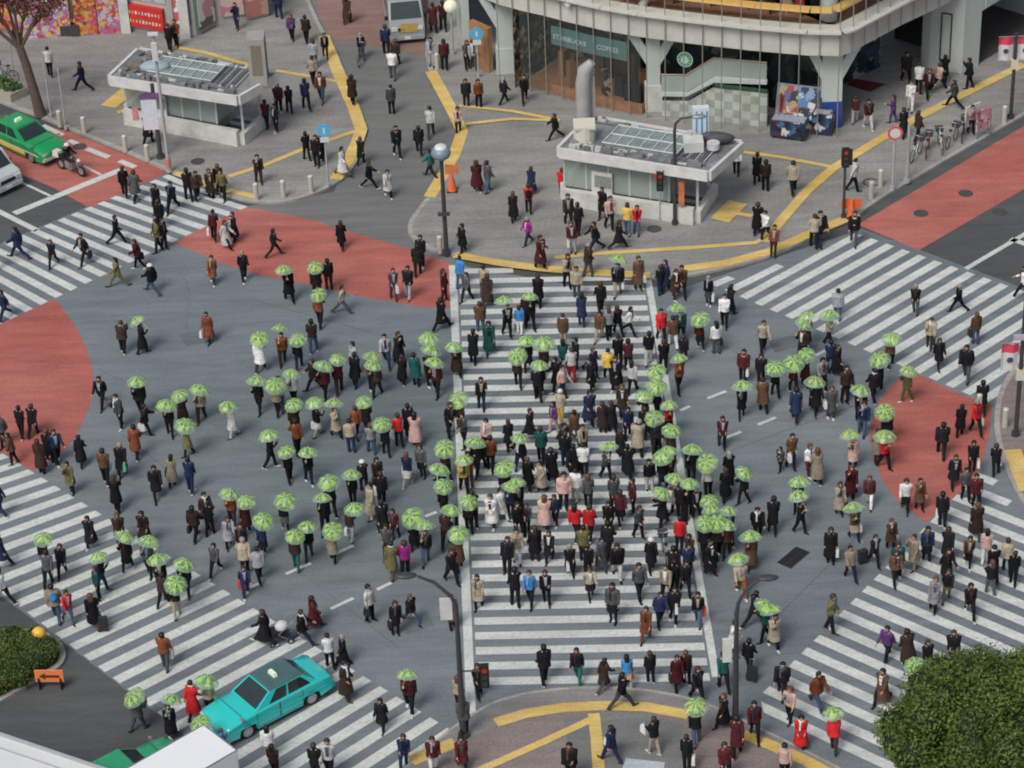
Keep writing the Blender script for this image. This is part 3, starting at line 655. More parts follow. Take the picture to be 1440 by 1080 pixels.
tag(MB().sheet(gp([(1200, 110), (1246, 118), (1224, 129), (1190, 119)], PZ + .02), PZ + .02).build('door_mat', mat('mat_red', (.13, .02, .02), .9)), 'dark red mat on the paving under the store overhang', 'door mat')
# right wing: big pale pier, sign, dark loading entrance
ann = empty('annex_building', at(1340, 102, PZ), 0, 'pale grey building with dark garage opening at the far right', 'building'); al = ann.location.copy()
def apart(name, mb, m): return mb.build(name, m, ann, loc=(-al.x, -al.y, -al.z))
W0, W1_, W2_ = at(1306, 96, PZ), at(1352, 103, PZ), at(1376, 92, PZ)
D = (at(1440, 52, PZ) - W2_).normalized(); Nn = Vector((-D.y, D.x, 0))
mb = MB(); mb.prism([(q.x, q.y) for q in (W0, W1_, W2_, W2_ + Nn * 1.2, W0 + Nn * .5)], PZ, 9.5); apart('pier', mb, mint)
G0 = W2_ + D * 0; G1 = W2_ + D * 6.4
mb = MB(); mb.prism([(q.x, q.y) for q in (G0 + Nn * .0, G1, G1 + Nn * .4, G0 + Nn * .4)], 3.15, 9.5); apart('lintel', mb, mint)
mb = MB(); mb.prism([(q.x, q.y) for q in (G1, G1 + D * 9, G1 + D * 9 + Nn * 4, G1 + Nn * 4)], PZ, 9.5); apart('wall', mb, mat('grey_green_wall', (.36, .43, .41), .6))
mb = MB(); mb.prism([(q.x, q.y) for q in (G0 + Nn * 5, G1 + Nn * 5, G1 + Nn * 5.2, G0 + Nn * 5.2)], PZ, 5); mb.prism([(q.x, q.y) for q in (G0 + Nn * .41, G1 + Nn * .41, G1 + Nn * 5, G0 + Nn * 5)], 4.8, 4.95); apart('garage_opening', mb, black)
mb = MB(); mb.sheet([G0 + Nn * .1, G1 + Nn * .1, G1 + Nn * 5, G0 + Nn * 5], PZ + .02); apart('garage_floor', mb, mat('garage_floor', (.07, .06, .06), .8))
mb = MB(); mb.prism([(q.x, q.y) for q in (G0 - Nn * .02 + D * .2, G0 + D * 3.8 - Nn * .02, G0 + D * 3.8 - Nn * .08, G0 + D * .2 - Nn * .08)], 3.25, 4.7); sb = apart('sign_board', mb, mat('sign_pale3', (.52, .58, .57), .5))
text('DOD', .8, frame_mtx(Vector(((G0 + D * 1.9 - Nn * .1).x, (G0 + D * 1.9 - Nn * .1).y, 3.75)), D), black, sb)
mb = MB(); f0_ = W0.lerp(W1_, .32); f1_ = W0.lerp(W1_, .62); dd = (W1_ - W0).normalized(); nn = Vector((dd.y, -dd.x, 0))
for q_, r_ in ((f0_, .07), (f1_, .07)): mb.box((q_.x + nn.x * .03, q_.y + nn.y * .03, 2.0), (r_, r_, 2.6))
for z_ in (.7, 3.3): mm_ = (f0_ + f1_) / 2; mb.box((mm_.x + nn.x * .03, mm_.y + nn.y * .03, z_), ((f1_ - f0_).length, .07, .07), rz=math.atan2(dd.y, dd.x))
apart('poster_frame', mb, dsteel)
# ---- left shop row
row_px = [(20, 50), (105, 46), (172, 40), (240, 52), (276, 51), (302, 36), (345, 30), (378, 22)]
goods = [patch_mat('goods_red', [(.45, .05, .04), (.55, .22, .05), (.30, .05, .10), (.50, .42, .34), (.10, .04, .03), (.48, .14, .10)], 5.0),
         patch_mat('goods_orange', [(.62, .22, .04), (.55, .06, .05), (.60, .42, .08), (.22, .05, .04), (.50, .10, .22)], 5.0),
         patch_mat('goods_pink', [(.58, .10, .22), (.60, .45, .15), (.50, .07, .06), (.55, .50, .50), (.30, .20, .45)], 4.5),
         patch_mat('poster_blue', [(.10, .16, .34), (.45, .48, .52), (.20, .10, .28), (.35, .42, .48), (.08, .10, .18)], 1.4),
         patch_mat('poster_pink', [(.55, .26, .30), (.58, .45, .38), (.50, .20, .26), (.60, .55, .50)], 1.4),
         patch_mat('poster_tan', [(.55, .40, .33), (.58, .46, .40), (.50, .30, .24), (.42, .18, .15)], 1.2)]
shop = empty('shop_building', at(210, 50, PZ), 0, 'low shop block with colourful boards along its street front', 'building'); sl2 = shop.location.copy()
def shpart(name, mb, m, label=None):
    o = mb.build(name, m, shop, loc=(-sl2.x, -sl2.y, -sl2.z)); 
    if label: o['label'] = label
    return o
RP = gp(row_px, PZ); back = [p + Vector((-1, 9, 0)) for p in RP]
mb = MB(); mb.prism([(p.x, p.y) for p in RP] + [(p.x, p.y) for p in back[::-1]], PZ, 7.5); shpart('wall', mb, mat('shop_wall', (.42, .40, .38), .7, .15, 1.5))
def board(i, t0, t1, z0, z1, m, name='poster', off=.1, label=None, fr=None):
    a = RP[i].lerp(RP[i + 1], t0); b = RP[i].lerp(RP[i + 1], t1); mb = MB()
    if a.x > b.x: a, b = b, a
    d = (b - a).normalized(); n_ = Vector((d.y, -d.x, 0))
    q = [a + n_ * off, b + n_ * off, b + n_ * .01, a + n_ * .01]
    mb.prism([(p.x, p.y) for p in q], z0, z1); o = shpart(name, mb, m, label)
    if fr:
        mb = MB(); q = [a + n_ * (off - .03) - d * .07, b + n_ * (off - .03) + d * .07, b + n_ * .012 + d * .07, a + n_ * .012 - d * .07]; mb.prism([(p.x, p.y) for p in q], z0 - .07, z1 + .07); mb.build('frame', fr, o)
    return o, a, b, n_
board(0, .1, .97, PZ, 2.4, goods[2], 'goods_display', .5); board(1, .05, .5, PZ, 2.8, goods[1], 'goods_display', .45); board(1, .52, .97, PZ, 2.6, goods[2], 'goods_display', .5)
board(0, 0, 1, 3.0, 5.0, goods[0], 'shop_sign', .25); board(1, .0, 1, 3.0, 5.2, goods[2], 'shop_sign', .25)
rb, a, b, n_ = board(2, .12, .93, .5, 1.75, red, 'red_sign', .25, 'red sign with two rows of pale lettering')
for k, (s_, zz) in enumerate((('24H', 1.42), ('OPEN 24', .95))):
    pass
d = (b - a).normalized(); c = (a + b) / 2 + n_ * .28
for k in range(2):                            # rows of illegible white and yellow marks, as on the photo
    mb = MB()
    for j in range(11):
        t = .08 + j * .083; wd = random.uniform(.05, .12); p = a.lerp(b, t) + n_ * .26
        mb.box((p.x, p.y, .85 + .5 * k), (wd, .02, random.uniform(.10, .2)), rz=math.atan2(d.y, d.x), mi=0 if j > 2 else 1)
    mb.build('lettering', [whitep, mat('sign_yellow', (.7, .5, .08))], rb)
board(2, .1, .5, 2.1, 4.2, goods[3], 'poster', .1, fr=whitep); board(2, .55, .95, 2.1, 4.2, goods[3], 'poster', .1, fr=whitep)
board(3, .25, .8, .9, 2.9, patch_mat('poster_w', [(.70, .72, .74), (.55, .12, .12), (.68, .68, .72), (.12, .25, .42), (.72, .72, .70)], 2.0), 'poster', .18, fr=mat('navy_frame', (.06, .12, .22)))
board(4, .1, .95, .5, 3.0, patch_mat('poster_w2', [(.68, .66, .64), (.55, .30, .34), (.66, .64, .60), (.15, .12, .12)], 2.2), 'poster', .18, fr=mat('green_frame', (.08, .2, .14)))
board(5, .25, .98, .6, 4.0, goods[4], 'poster', .12); board(6, .05, .98, .3, 4.0, goods[5], 'poster', .12); board(4, 0, 1, 4.2, 6, goods[4], 'shop_sign', .2)
board(3, 0, 1, 4.2, 6.2, goods[5], 'shop_sign', .2)
for x in (178, 262): 
    p = at(x, 44 if x < 200 else 52, PZ); mb = MB(); mb.box((p.x, p.y, 3.6), (.5, .5, 7)); shpart('pillar', mb, white_c)
WB = [(-90, 30), (18, 49)]; WQ = gp(WB, PZ); mb = MB(); mb.prism([(q.x, q.y) for q in (WQ[0], WQ[1], WQ[1] + Vector((-.5, 7, 0)), WQ[0] + Vector((-.5, 7, 0)))], PZ, 6.5); shpart('wall', mb, mat('shop_wall_brown', (.22, .17, .14), .7, .4, 1.5))
mb = MB(); wallseg(mb, WQ[0], WQ[1], .4, 4.5, .15, out=.12); shpart('goods_display', mb, goods[1])
# wares standing in front of the shop
for (x, y, k, lb_) in [(84, 46, 0, 'pale heap of wares beside the tree in front of the shop'), (100, 48, 1, 'red and white wares rack below the orange shop display')]:
    t = empty('wares_stand', at(x, y, PZ), 0, lb_, 'display stand'); mb = MB(); mb.box((0, 0, .35), (1.0, .7, .6)); mb.build('table', dsteel, t)
    for j in range(7): mb = MB(); mb.ball((random.uniform(-.4, .4), random.uniform(-.25, .25), .8), .17, 8, 6); mb.build('parcel', [whitep if j % 3 else goods[1]], t)
# ---- subway kiosks
rf_panel = mat('roof_grey', (.20, .22, .235), .6, .4, 1.8); pipe_m = mat('roof_pipe', (.16, .16, .16), .5, .2, 5)
def kiosk(fl, fr, br, wl, wr, bl, label, zr=2.75, tower='duct', depth_wall=2.6):
    """fl, fr, br, bl: roof corners (front left, front right, back right, back left) at roof level; wl, wr: foot of the front wall"""
    FL, FR, BR, BL = [at(*p, zr + .5) for p in (fl, fr, br, bl)]
    WL, WR = at(*wl, PZ), at(*wr, PZ); o = FL.lerp(FR, .5); base = Vector((o.x, o.y, PZ)); k = empty('subway_entrance', base, 0, label, 'subway entrance', 'kiosk style subway entrances on the plazas')
    def kp(name, mb, m, par=None):
        ob = mb.build(name, m, par or k)
        if par is None: ob.location = -base
        return ob
    X = (FR - FL).normalized(); Y = (BL - FL); Yn = (Y - X * Y.dot(X)).normalized(); Wd = (FR - FL).length
    mb = MB(); poly = [(p.x, p.y) for p in (FL, FR, BR, BL)]; mb.prism(poly, zr + .28, zr + .42); kp('roof', mb, rf_panel)
    mb = MB(); pts = [FL, FR, BR, BL]
    for i in range(4): wallseg(mb, pts[i], pts[(i + 1) % 4], zr, zr + .5, .16)
    kp('fascia', mb, whitep)
    mb = MB(); mb.prism([(p.x, p.y) for p in (FL.lerp(BR, .02), FR.lerp(BL, .02), BR.lerp(FL, .02), BL.lerp(FR, .02))], zr - .06, zr - .01); kp('soffit', mb, mat('soffit_green', (.28, .33, .30), .7))
    # raised lantern
    def P(u, v, zz): q = FL + X * (Wd * u) + (BL - FL) * v; return Vector((q.x, q.y, zz))
    mb = MB(); a, b, c, d = P(.24, .25, 0), P(.74, .25, 0), P(.74, .8, 0), P(.24, .8, 0)
    mb.prism([(q.x, q.y) for q in (a, b, c, d)], zr + .42, zr + .60); ln = kp('skylight', mb, mat('lantern_glass', (.22, .28, .28), .25, .35, 1.8, spec=.6))
    mb = MB()
    for u in np.linspace(.24, .74, 7): mb.tube([P(u, .25, zr + .63), P(u, .8, zr + .63)], .035, 4)
    for v in (.25, .53, .8): mb.tube([P(.24, v, zr + .63), P(.74, v, zr + .63)], .035, 4)
    mb.build('glazing_bars', whitep, ln)
    mb = MB()                                  # services along the front and the ends of the roof
    for j in range(70): u = .05 + .90 * random.random(); v = random.choice([.07, .1, .14, .18, .85, .88, .93]); q = P(u, v, zr + .52); mb.box(q, (random.uniform(.12, .6), random.uniform(.08, .22), random.uniform(.08, .32)), rz=math.atan2(X.y, X.x), mi=random.randint(0, 2))
    for v in (.14, .17, .86): mb.tube([P(.05, v, zr + .5), P(.95, v, zr + .5)], .04, 5, mi=1)
    for j in range(9): u = .77 + .02 * j; mb.tube([P(u, .2, zr + .5), P(u, .85, zr + .5)], .035, 5, mi=j % 3)
    kp('roof_services', mb, [rf_panel, pipe_m, mat('pale_vent', (.5, .51, .5), .6)])
    # walls
    Lw = (WR - WL); Xw = Lw.normalized(); Yw = Vector((-Xw.y, Xw.x, 0)); D_ = Y.length * .82
    mb = MB(); wallseg(mb, WL, WR, PZ, .95, .28); lw = kp('low_wall', mb, white_c)
    for (qa, qb, hh) in ((WR, WR + Yw * D_, .75), (WL + Yw * D_, WL + Yw * .3, .95)): mb = MB(); wallseg(mb, qa, qb, PZ, hh, .28); mb.build('return_wall', white_c, lw)
    mb = MB(); g0 = WL + Yw * .14; g1 = WL + Xw * (Lw.length * .80) + Yw * .14
    for (a, b) in ((g0, g1), (g1, g1 + Yw * D_), (g0 + Yw * D_, g0)): mb.add([(a.x, a.y, .95), (b.x, b.y, .95), (b.x, b.y, zr), (a.x, a.y, zr)], [(0, 1, 2, 3)])
    kp('window', mb, glassg)
    for t in (0, .17, .34, .5, .66, .80): q = WL + Xw * Lw.length * t + Yw * .14; mb = MB(); mb.box((q.x, q.y, (.95 + zr) / 2), (.09, .09, zr - .95), mi=0); kp('post', mb, mint)
    for t in (.02, .98): q = WL + Xw * Lw.length * t + Yw * (D_ - .2); mb = MB(); mb.box((q.x, q.y, (PZ + zr) / 2), (.16, .16, zr - PZ)); kp('post', mb, mint)
    q = WR + Yw * .4; mb = MB(); mb.box((q.x, q.y, (PZ + zr) / 2), (.12, .12, zr - PZ)); kp('post', mb, mint)
    mb = MB(); q0 = WL + Yw * 1.6 + Xw * .3; q1 = WR + Yw * 1.6 - Xw * 1.6; mb.prism([(p.x, p.y) for p in (q0, q1, q1 + Yw * .2, q0 + Yw * .2)], PZ, zr - .1); kp('inner_wall', mb, mat('inner_green', (.25, .31, .28), .7, .2, 1.2))
    mb = MB(); q = WL + Xw * Lw.length * .30 + Yw * -.02; mb.box((q.x, q.y, .9 + .55), (1.0, .12, 1.2), rz=math.atan2(Xw.y, Xw.x)); nb = kp('notice_board', mb, whitep)
    mb = MB(); mb.box((q.x + .02, q.y - .09, 1.6), (.8, .04, .6), rz=math.atan2(Xw.y, Xw.x)); mb.build('map_panel', mat('map_grey', (.25, .26, .25), .4, .3, 8), nb)
    # stair down
    mb = MB()
    for j in range(6): q = WR + Yw * (.9 + .32 * j) - Xw * 1.0; mb.box((q.x, q.y, PZ + .01 + .0 * j), (1.4, .3, .02), rz=math.atan2(Xw.y, Xw.x), mi=j % 2)
    kp('stair_tread', mb, [mat('tread_dark', (.05, .05, .05)), steel])
    return k, kp, P, Wd, X
K2, kp2, P2, Wd2, X2 = kiosk((787, 207), (996, 240), (1042, 199), (793, 285), (977, 313), (830, 163), 'glass and white concrete subway entrance with tall grey vent, in front of coffee shop')
mb = MB(); b = at(822, 196, 3.25); mb.tube([(b.x, b.y, 3.2), (b.x, b.y, 4.0)], .52, 14, smooth=False); mb.box((b.x, b.y, 4.05), (1.0, 1.0, .12)); kp2('tank', mb, mat('cream_tank', (.62, .60, .50), .6, .06))
mb = MB(); b = at(822, 178, 3.25) + Vector((0, .6, 0)); mb.tube([(b.x, b.y, 3.2), (b.x, b.y, 5.2), (b.x + .1, b.y, 5.9), (b.x + .45, b.y, 6.3)], [.36, .36, .34, .2], 12); mb.box((b.x + .35, b.y + .3, 4.3), (.4, .5, 2.4)); kp2('vent_tower', mb, mat('duct_grey', (.36, .36, .35), .6, .15, 2))
mb = MB(); b = at(985, 192, 3.25); mb.box((b.x, b.y, 4.05), (.75, .35, 1.5)); s_ = kp2('lit_sign', mb, mat('sign_blue_white', (.60, .68, .74), .4)); mb = MB()
for k_ in (-.2, .05, .28): mb.box((b.x + k_, b.y - .19, 4.1), (.07, .02, 1.1))
mb.build('sign_stripe', mat('sign_blue', (.10, .28, .55), .4), s_)
mb = MB(); b = at(975, 208, 3.3); mb.box((b.x, b.y, 3.5), (.9, .8, .5)); mb.disc((b.x + .9, b.y - .2, 3.5), (0, 0, 1), .3, .3, 14); kp2('roof_machine', mb, whitep)
mb = MB(); b = at(1012, 200, 3.3); mb.ball((b.x, b.y, 3.5), .45, 10, 6, sc=(1.6, .6, .6)); mb.ball((b.x - .3, b.y + .3, 3.5), .4, 10, 6, sc=(1.6, .6, .5)); kp2('tarpaulin', mb, mat('dark_tarp', (.07, .07, .09), .6, .3, 6))
K1, kp1, P1, Wd1, X1 = kiosk((155, 106), (334, 134), (388, 103), (179, 172), (338, 203), (195, 68), 'glass and white concrete subway entrance with square grey vent tower, below the shops')
mb = MB(); b = at(365, 112, 3.2); mb.box((b.x, b.y, 4.35), (.85, 1.1, 2.5)); t_ = kp1('vent_tower', mb, mat('tower_grey', (.33, .32, .30), .7, .12, 2)); mb = MB(); mb.box((b.x + .43, b.y, 4.3), (.02, .7, 1.9)); mb.box((b.x, b.y - .56, 4.5), (.5, .02, 1.6)); mb.build('louvre', mat('louvre_brown', (.20, .18, .14), .7, .2, 9), t_)
mb = MB(); b = at(218, 96, 3.3); mb.ball((b.x, b.y, 3.4), .6, 12, 7, sc=(1.3, .8, .5)); kp1('roof_machine', mb, mat('bluegrey_machine', (.30, .38, .42), .5, .2, 3))
mb = MB()
for j in range(14): q = P1(random.uniform(.03, .2), random.uniform(.1, .9), 3.3); mb.box(q, (random.uniform(.2, .6), random.uniform(.1, .4), random.uniform(.1, .35)), rz=random.random() * 3, mi=j % 2)
kp1('roof_clutter', mb, [pipe_m, mat('clutter_brown', (.20, .17, .13), .7, .3, 6)])
# buildings far at the top, behind the lane
tw = empty('office_building', at(668, -30, PZ), 0, 'pale storefront with boards at the top, left of the store', 'building')
mb = MB(); mb.box((-.2, 1.5, 3.5), (2.2, 3, 7)); mb.build('wall', mat('tan_front', (.42, .38, .32), .7, .15, 1), tw)
mb = MB(); mb.box((-.9, -.05, 1.4), (.9, .1, 2.2)); mb.box((.4, -.05, 1.4), (.9, .1, 2.2)); mb.build('door', dark_in, tw)
mb = MB(); mb.box((-.2, -.2, 3.2), (2.2, .3, .9)); mb.build('shop_sign', goods[4], tw)
# ------------------------------------------------------------------ vehicles
tyre_m = mat('tyre', (.018, .018, .02), .8); rim_m = mat('rim_silver', (.45, .46, .47), .35, .08, 4, metal=.6)
cglass = mat('car_glass', (.022, .035, .038), .08, .3, 1.5, spec=.8); lamp_m = mat('lamp_glass', (.65, .66, .62), .15, spec=.8); rlamp = mat('tail_lamp', (.40, .02, .02), .2)
chrome = mat('chrome', (.55, .56, .57), .2, metal=.8); under = mat('underbody', (.012, .012, .013), .9); plate_m = mat('number_plate', (.66, .70, .66), .5)
def sheet_quad(mb, q, mi=0): mb.add(q, [(0, 1, 2, 3)], mi)
def car(name, loc, rz, paint, label, cat, roofm=None, side2=None, sign=True, group=None, trim=None):
    """saloon, x forward, 4.7 m long"""
    t = empty(name, loc, rz, label, cat, group); W = .845
    out = [(-2.30, .34), (-2.35, .58), (-2.31, .84), (-2.20, .93), (-1.55, .985), (.88, .955), (1.35, .92), (2.05, .83), (2.27, .74), (2.33, .55), (2.30, .30)]
    arch = []
    for cx in (1.40, -1.385):
        arch.append((cx + .40, .24)); 
        for k in range(0, 9): a = PI * k / 8; arch.append((cx + .385 * math.cos(a), .30 + .37 * math.sin(a)))
        arch.append((cx - .40, .24))
    prof = out + arch                          # a closed outline, clockwise seen from the right side
    def slice_(y, dz, k):
        r = []
        for x, z_ in prof:
            zz = z_ - dz * max(0, (z_ - .55)) / .4 if z_ > .55 else z_
            r.append((x * k, y, zz))
        return r
    mb = MB(); rings = [slice_(-W, .05, .985), slice_(-W + .045, .0, 1), slice_(-.45, -.03, 1.0), slice_(.45, -.03, 1.0), slice_(W - .045, .0, 1), slice_(W, .05, .985)]
    for i, r in enumerate(rings):
        if i in (2, 3): rings[i] = [(x + (.05 if x > 2 else -.03 if x < -2.1 else 0), y, z_) for x, y, z_ in r]
    mb.loft(rings, smooth=False); body = mb.build('body', [paint], t)
    for p_ in body.data.polygons: p_.use_smooth = len(p_.vertices) == 4 and abs(p_.normal.y) < .6
    # cabin
    b0, b1, t0_, t1_ = -1.72, .98, -1.18, .22; zb, zt = .95, 1.42; wb, wt = .78, .64
    L8 = [(b0, -wb, zb), (b1, -wb, zb), (b1, wb, zb), (b0, wb, zb), (t0_, -wt, zt), (t1_, -wt, zt), (t1_, wt, zt), (t0_, wt, zt)]
    mb = MB(); mb.add(L8, [(0, 1, 5, 4), (1, 2, 6, 5), (2, 3, 7, 6), (3, 0, 4, 7), (4, 5, 6, 7)]); mb.build('pillars', [paint], t)
    mb = MB(); rr = []
    for zz, k in ((zt - .01, 1.0), (zt + .035, .97), (zt + .06, .80)):
        rr.append([(t0_ * 1.0 + (1 - k) * .3 + (-.02), -wt * k, zz), (t1_ - (1 - k) * .3 + .02, -wt * k, zz), (t1_ - (1 - k) * .3 + .02, wt * k, zz), (t0_ + (1 - k) * .3 - .02, wt * k, zz)])
    mb.loft(rr, smooth=False); mb.build('roof', [roofm or paint], t)
    def pt(u, v, face):
        if face == 'F': A, B, Cc, Dd = L8[1], L8[2], L8[6], L8[5]
        elif face == 'B': A, B, Cc, Dd = L8[3], L8[0], L8[4], L8[7]
        elif face == 'R': A, B, Cc, Dd = L8[0], L8[1], L8[5], L8[4]
        else: A, B, Cc, Dd = L8[2], L8[3], L8[7], L8[6]
        A, B, Cc, Dd = map(Vector, (A, B, Cc, Dd)); p = A.lerp(B, u).lerp(Dd.lerp(Cc, u), v); n_ = (B - A).cross(Dd - A).normalized(); return p + n_ * .008
    def win(nm, f, u0, u1, v0=.08, v1=.93):
        mb = MB(); mb.add([pt(u0, v0, f), pt(u1, v0, f), pt(u1, v1, f), pt(u0, v1, f)], [(0, 1, 2, 3)]); return mb.build(nm, cglass, t)
    win('windscreen', 'F', .05, .95); win('rear_window', 'B', .07, .93)
    win('side_window', 'R', .10, .47); win('side_window', 'R', .51, .80); win('side_window', 'L', .20, .49); win('side_window', 'L', .53, .90)
    # doors seams, sills
    for y in (-W - .004, W + .004):
        for (x0, x1) in ((-1.0, -.02), (0.0, .98)):
            mb = MB(); s = .012
            for (xa, za, xb, zb2) in ((x0, .32, x0, .93), (x1, .32, x1, .93), (x0, .32, x1, .32)): mb.box(((xa + xb) / 2, y, (za + zb2) / 2), (abs(xb - xa) + s, .01, abs(zb2 - za) + s))
            d_ = mb.build('door', under, t); mb = MB(); mb.box((x0 + .14, y + (.015 if y > 0 else -.015), .80), (.18, .03, .035)); mb.build('handle', chrome, d_)
        mb = MB(); mb.box((0, y * .995, .58), (4.1, .03, .05)); mb.build('side_moulding', trim or steel, t)
    if side2:
        for s_ in (-1, 1):
            mb = MB(); mb.box((0, s_ * (W + .006), .44), (1.95, .012, .2)); mb.build('side_stripe', side2, t)
    mb = MB(); mb.box((1.5, 0, .955), (.012, 1.35, .012)); mb.box((-1.9, 0, .972), (.01, 1.3, .01)); mb.build('panel_gap', under, t)
    for s_ in (-1, 1):
        mb = MB(); mb.box((2.29, s_ * .60, .66), (.08, .36, .15)); mb.build('headlight', lamp_m, t)
        mb = MB(); mb.box((-2.33, s_ * .62, .74), (.06, .34, .17)); mb.build('tail_light', rlamp, t)
        mb = MB(); mb.box((1.62, s_ * .86, .99), (.10, .15, .10)); mb.tube([(1.62, s_ * .80, .9), (1.62, s_ * .85, .98)], .015, 5); mb.build('mirror', chrome, t)
    mb = MB(); mb.box((2.32, 0, .66), (.05, .78, .14)); mb.build('grille', chrome, t)
    for x in (2.33, -2.36): mb = MB(); mb.box((x, 0, .42), (.12, 1.62, .16)); mb.build('bumper', trim or steel, t)
    mb = MB(); mb.box((2.40, 0, .42), (.012, .33, .16)); mb.build('number_plate', plate_m, t); mb = MB(); mb.box((-2.43, 0, .42), (.012, .33, .16)); mb.build('number_plate', plate_m, t)
    mb = MB(); mb.box((0, 0, .30), (4.3, 1.5, .16)); mb.build('underbody', under, t)
    for cx in (1.40, -1.385):
        for s_ in (-1, 1): wheel(t, (cx, s_ * .735, .315), .315)
    if sign:
        mb = MB(); mb.box((-.35, 0, zt + .12), (.16, .42, .15), top=.8); mb.build('roof_lamp', mat('taxi_lamp', (.70, .80, .60), .3, emit=.15), t)
    return t
def wheel(t, c, r, w_=.19):
    mb = MB(); x, y, z_ = c; mb.ring(c, (0, 1, 0), r - .075, .078, 24, 8); mb.disc(c, (0, 1, 0), r - .05, w_ - .04, 24); wh = mb.build('wheel', tyre_m, t)
    s_ = 1 if y > 0 else -1; mb = MB(); mb.disc((x, y + s_ * .085, z_), (0, 1, 0), r * .62, .03, 20); mb.ring((x, y + s_ * .095, z_), (0, 1, 0), r * .58, .014, 20, 4)
    for k in range(8): a = 2 * PI * k / 8; mb.box((x + math.cos(a) * r * .4, y + s_ * .102, z_ + math.sin(a) * r * .4), (.03, .01, .03), mi=1)
    mb.build('rim', [rim_m, under], wh); return wh
def heading(a, b): d = b - a; return math.atan2(d.y, d.x)
# turquoise taxi: near-side wheels measured
turq = mat('turquoise_paint', (.025, .56, .54), .22, .03, 1, coat=.6, spec=.5)
fw, rw = at(350, 1039), at(440, 991.5); hd = heading(rw, fw); d_ = Vector((math.cos(hd), math.sin(hd), 0)); left_ = Vector((-math.sin(hd), math.cos(hd), 0))
cen = (fw - d_ * 1.40 + rw + d_ * 1.385) / 2; sgn = 1 if (left_.y < 0) else -1   # near side faces the camera
cen = cen - left_ * (.82 * sgn)
car('taxi', cen, hd, turq, 'turquoise taxi with dark roof stopped on the lower left zebra crossing', 'taxi', roofm=mat('dark_roof', (.07, .13, .14), .18, .10, 1.5, spec=.6), trim=turq)
green = mat('green_paint', (.015, .30, .10), .22, .04, 1, coat=.6); yell = mat('yellow_paint', (.72, .55, .12), .35)
lane = heading(at(-30, 228), at(72, 276)); dl = Vector((math.cos(lane), math.sin(lane), 0)); ll = Vector((-math.sin(lane), math.cos(lane), 0))
fwg = at(45, 230); s2 = 1 if ll.y < 0 else -1
car('taxi', fwg - dl * 1.40 - ll * (.82 * s2), lane, green, 'green taxi with yellow lower sides waiting in the red lane, upper left', 'taxi', side2=yell, trim=mat('pale_trim', (.6, .62, .5), .4))
hdl = heading(at(116.7, 921), at(311, 827)); c2 = at(172, 1071, 1.4); c2.z = 0
car('taxi', c2, hdl, mat('green_paint2', (.03, .33, .16), .25, .04, 1, coat=.5), 'green car mostly hidden behind the white truck at the bottom left', 'car', sign=False)
# silver van at the left edge
silver = mat('silver_paint', (.46, .50, .52), .3, .04, 1, coat=.4)
def boxvan(name, loc, rz, L, Wd, H, paint, label, cat, roofm=None, hood=.7, rackm=None):
    t = empty(name, loc, rz, label, cat); w2 = Wd / 2
    prof = [(-L / 2, .35), (-L / 2, H - .08), (-L / 2 + .12, H), (L / 2 - hood - .35, H), (L / 2 - hood + .25, H * .62), (L / 2 - .1, H * .52), (L / 2, H * .40), (L / 2, .30)]
    for cx in (L / 2 - .85, -L / 2 + .8):
        prof.append((cx + .40, .25))
        for k in range(0, 9): a = PI * k / 8; prof.append((cx + .37 * math.cos(a), .30 + .36 * math.sin(a)))
        prof.append((cx - .40, .25))
    def sl(y, k, top): return [(x * k, y * (1 - top * max(0, z_ - .9)), z_) for x, z_ in prof]
    mb = MB(); mb.loft([sl(-w2, .99, .05), sl(-w2 + .06, 1, .05), sl(0, 1.003, 0), sl(w2 - .06, 1, .05), sl(w2, .99, .05)], smooth=False); mb.build('body', paint, t)
    def q(nm, vs, m_=cglass): mb = MB(); mb.add(vs, [(0, 1, 2, 3)]); return mb.build(nm, m_, t)
    xa, xb = L / 2 - hood - .33, L / 2 - hood + .23; k = w2 * .86
    q('windscreen', [(xb + .03, -k * 1.02, H * .64), (xb + .03, k * 1.02, H * .64), (xa + .035, k * .92, H - .05), (xa + .035, -k * .92, H - .05)])
    for s_ in (-1, 1):
        yy = lambda z_: s_ * (w2 * (1 - .05 * (z_ - .9)) + .008)
        for (x0, x1) in ((-L / 2 + .3, -.55), (-.45, L / 2 - hood - .45)):
            v = [(x0, yy(H * .55), H * .56), (x1 + .25 if x1 > 0 else x1, yy(H * .55), H * .56), (x1, yy(H - .15), H - .17), (x0, yy(H - .15), H - .17)]
            q('side_window', v if s_ < 0 else v[::-1])
        mb = MB(); mb.box((L / 2 - .0, s_ * w2 * .72, H * .42), (.08, .32, .2)); mb.build('headlight', lamp_m, t)
        mb = MB(); mb.box((L / 2 - hood - .1, s_ * (w2 + .1), H * .62), (.08, .16, .22)); mb.build('mirror', black, t)
    mb = MB(); mb.box((L / 2 + .02, 0, H * .40), (.03, Wd * .5, .18)); mb.build('grille', black, t)
    mb = MB(); mb.box((L / 2 + .02, 0, .38), (.1, Wd * .94, .2)); mb.build('bumper', paint, t)
    mb = MB(); mb.box((L / 2 + .08, 0, .40), (.015, .34, .17)); mb.build('number_plate', plate_m, t)
    mb = MB(); mb.box((0, 0, .30), (L * .92, Wd * .85, .16)); mb.build('underbody', under, t)
    if roofm: mb = MB(); mb.box((-.3, 0, H + .015), (L - hood - .9, Wd * .84, .03)); mb.build('roof', roofm, t)
    for cx in (L / 2 - .85, -L / 2 + .8):
        for s_ in (-1, 1): wheel(t, (cx, s_ * (w2 - .11), .32), .32)
    return t
cf = at(14, 272); boxvan('van', cf - dl * 2.25, lane, 4.5, 1.72, 1.75, silver, 'silver van at the left edge, waiting beside the green taxi', 'van', hood=.9)
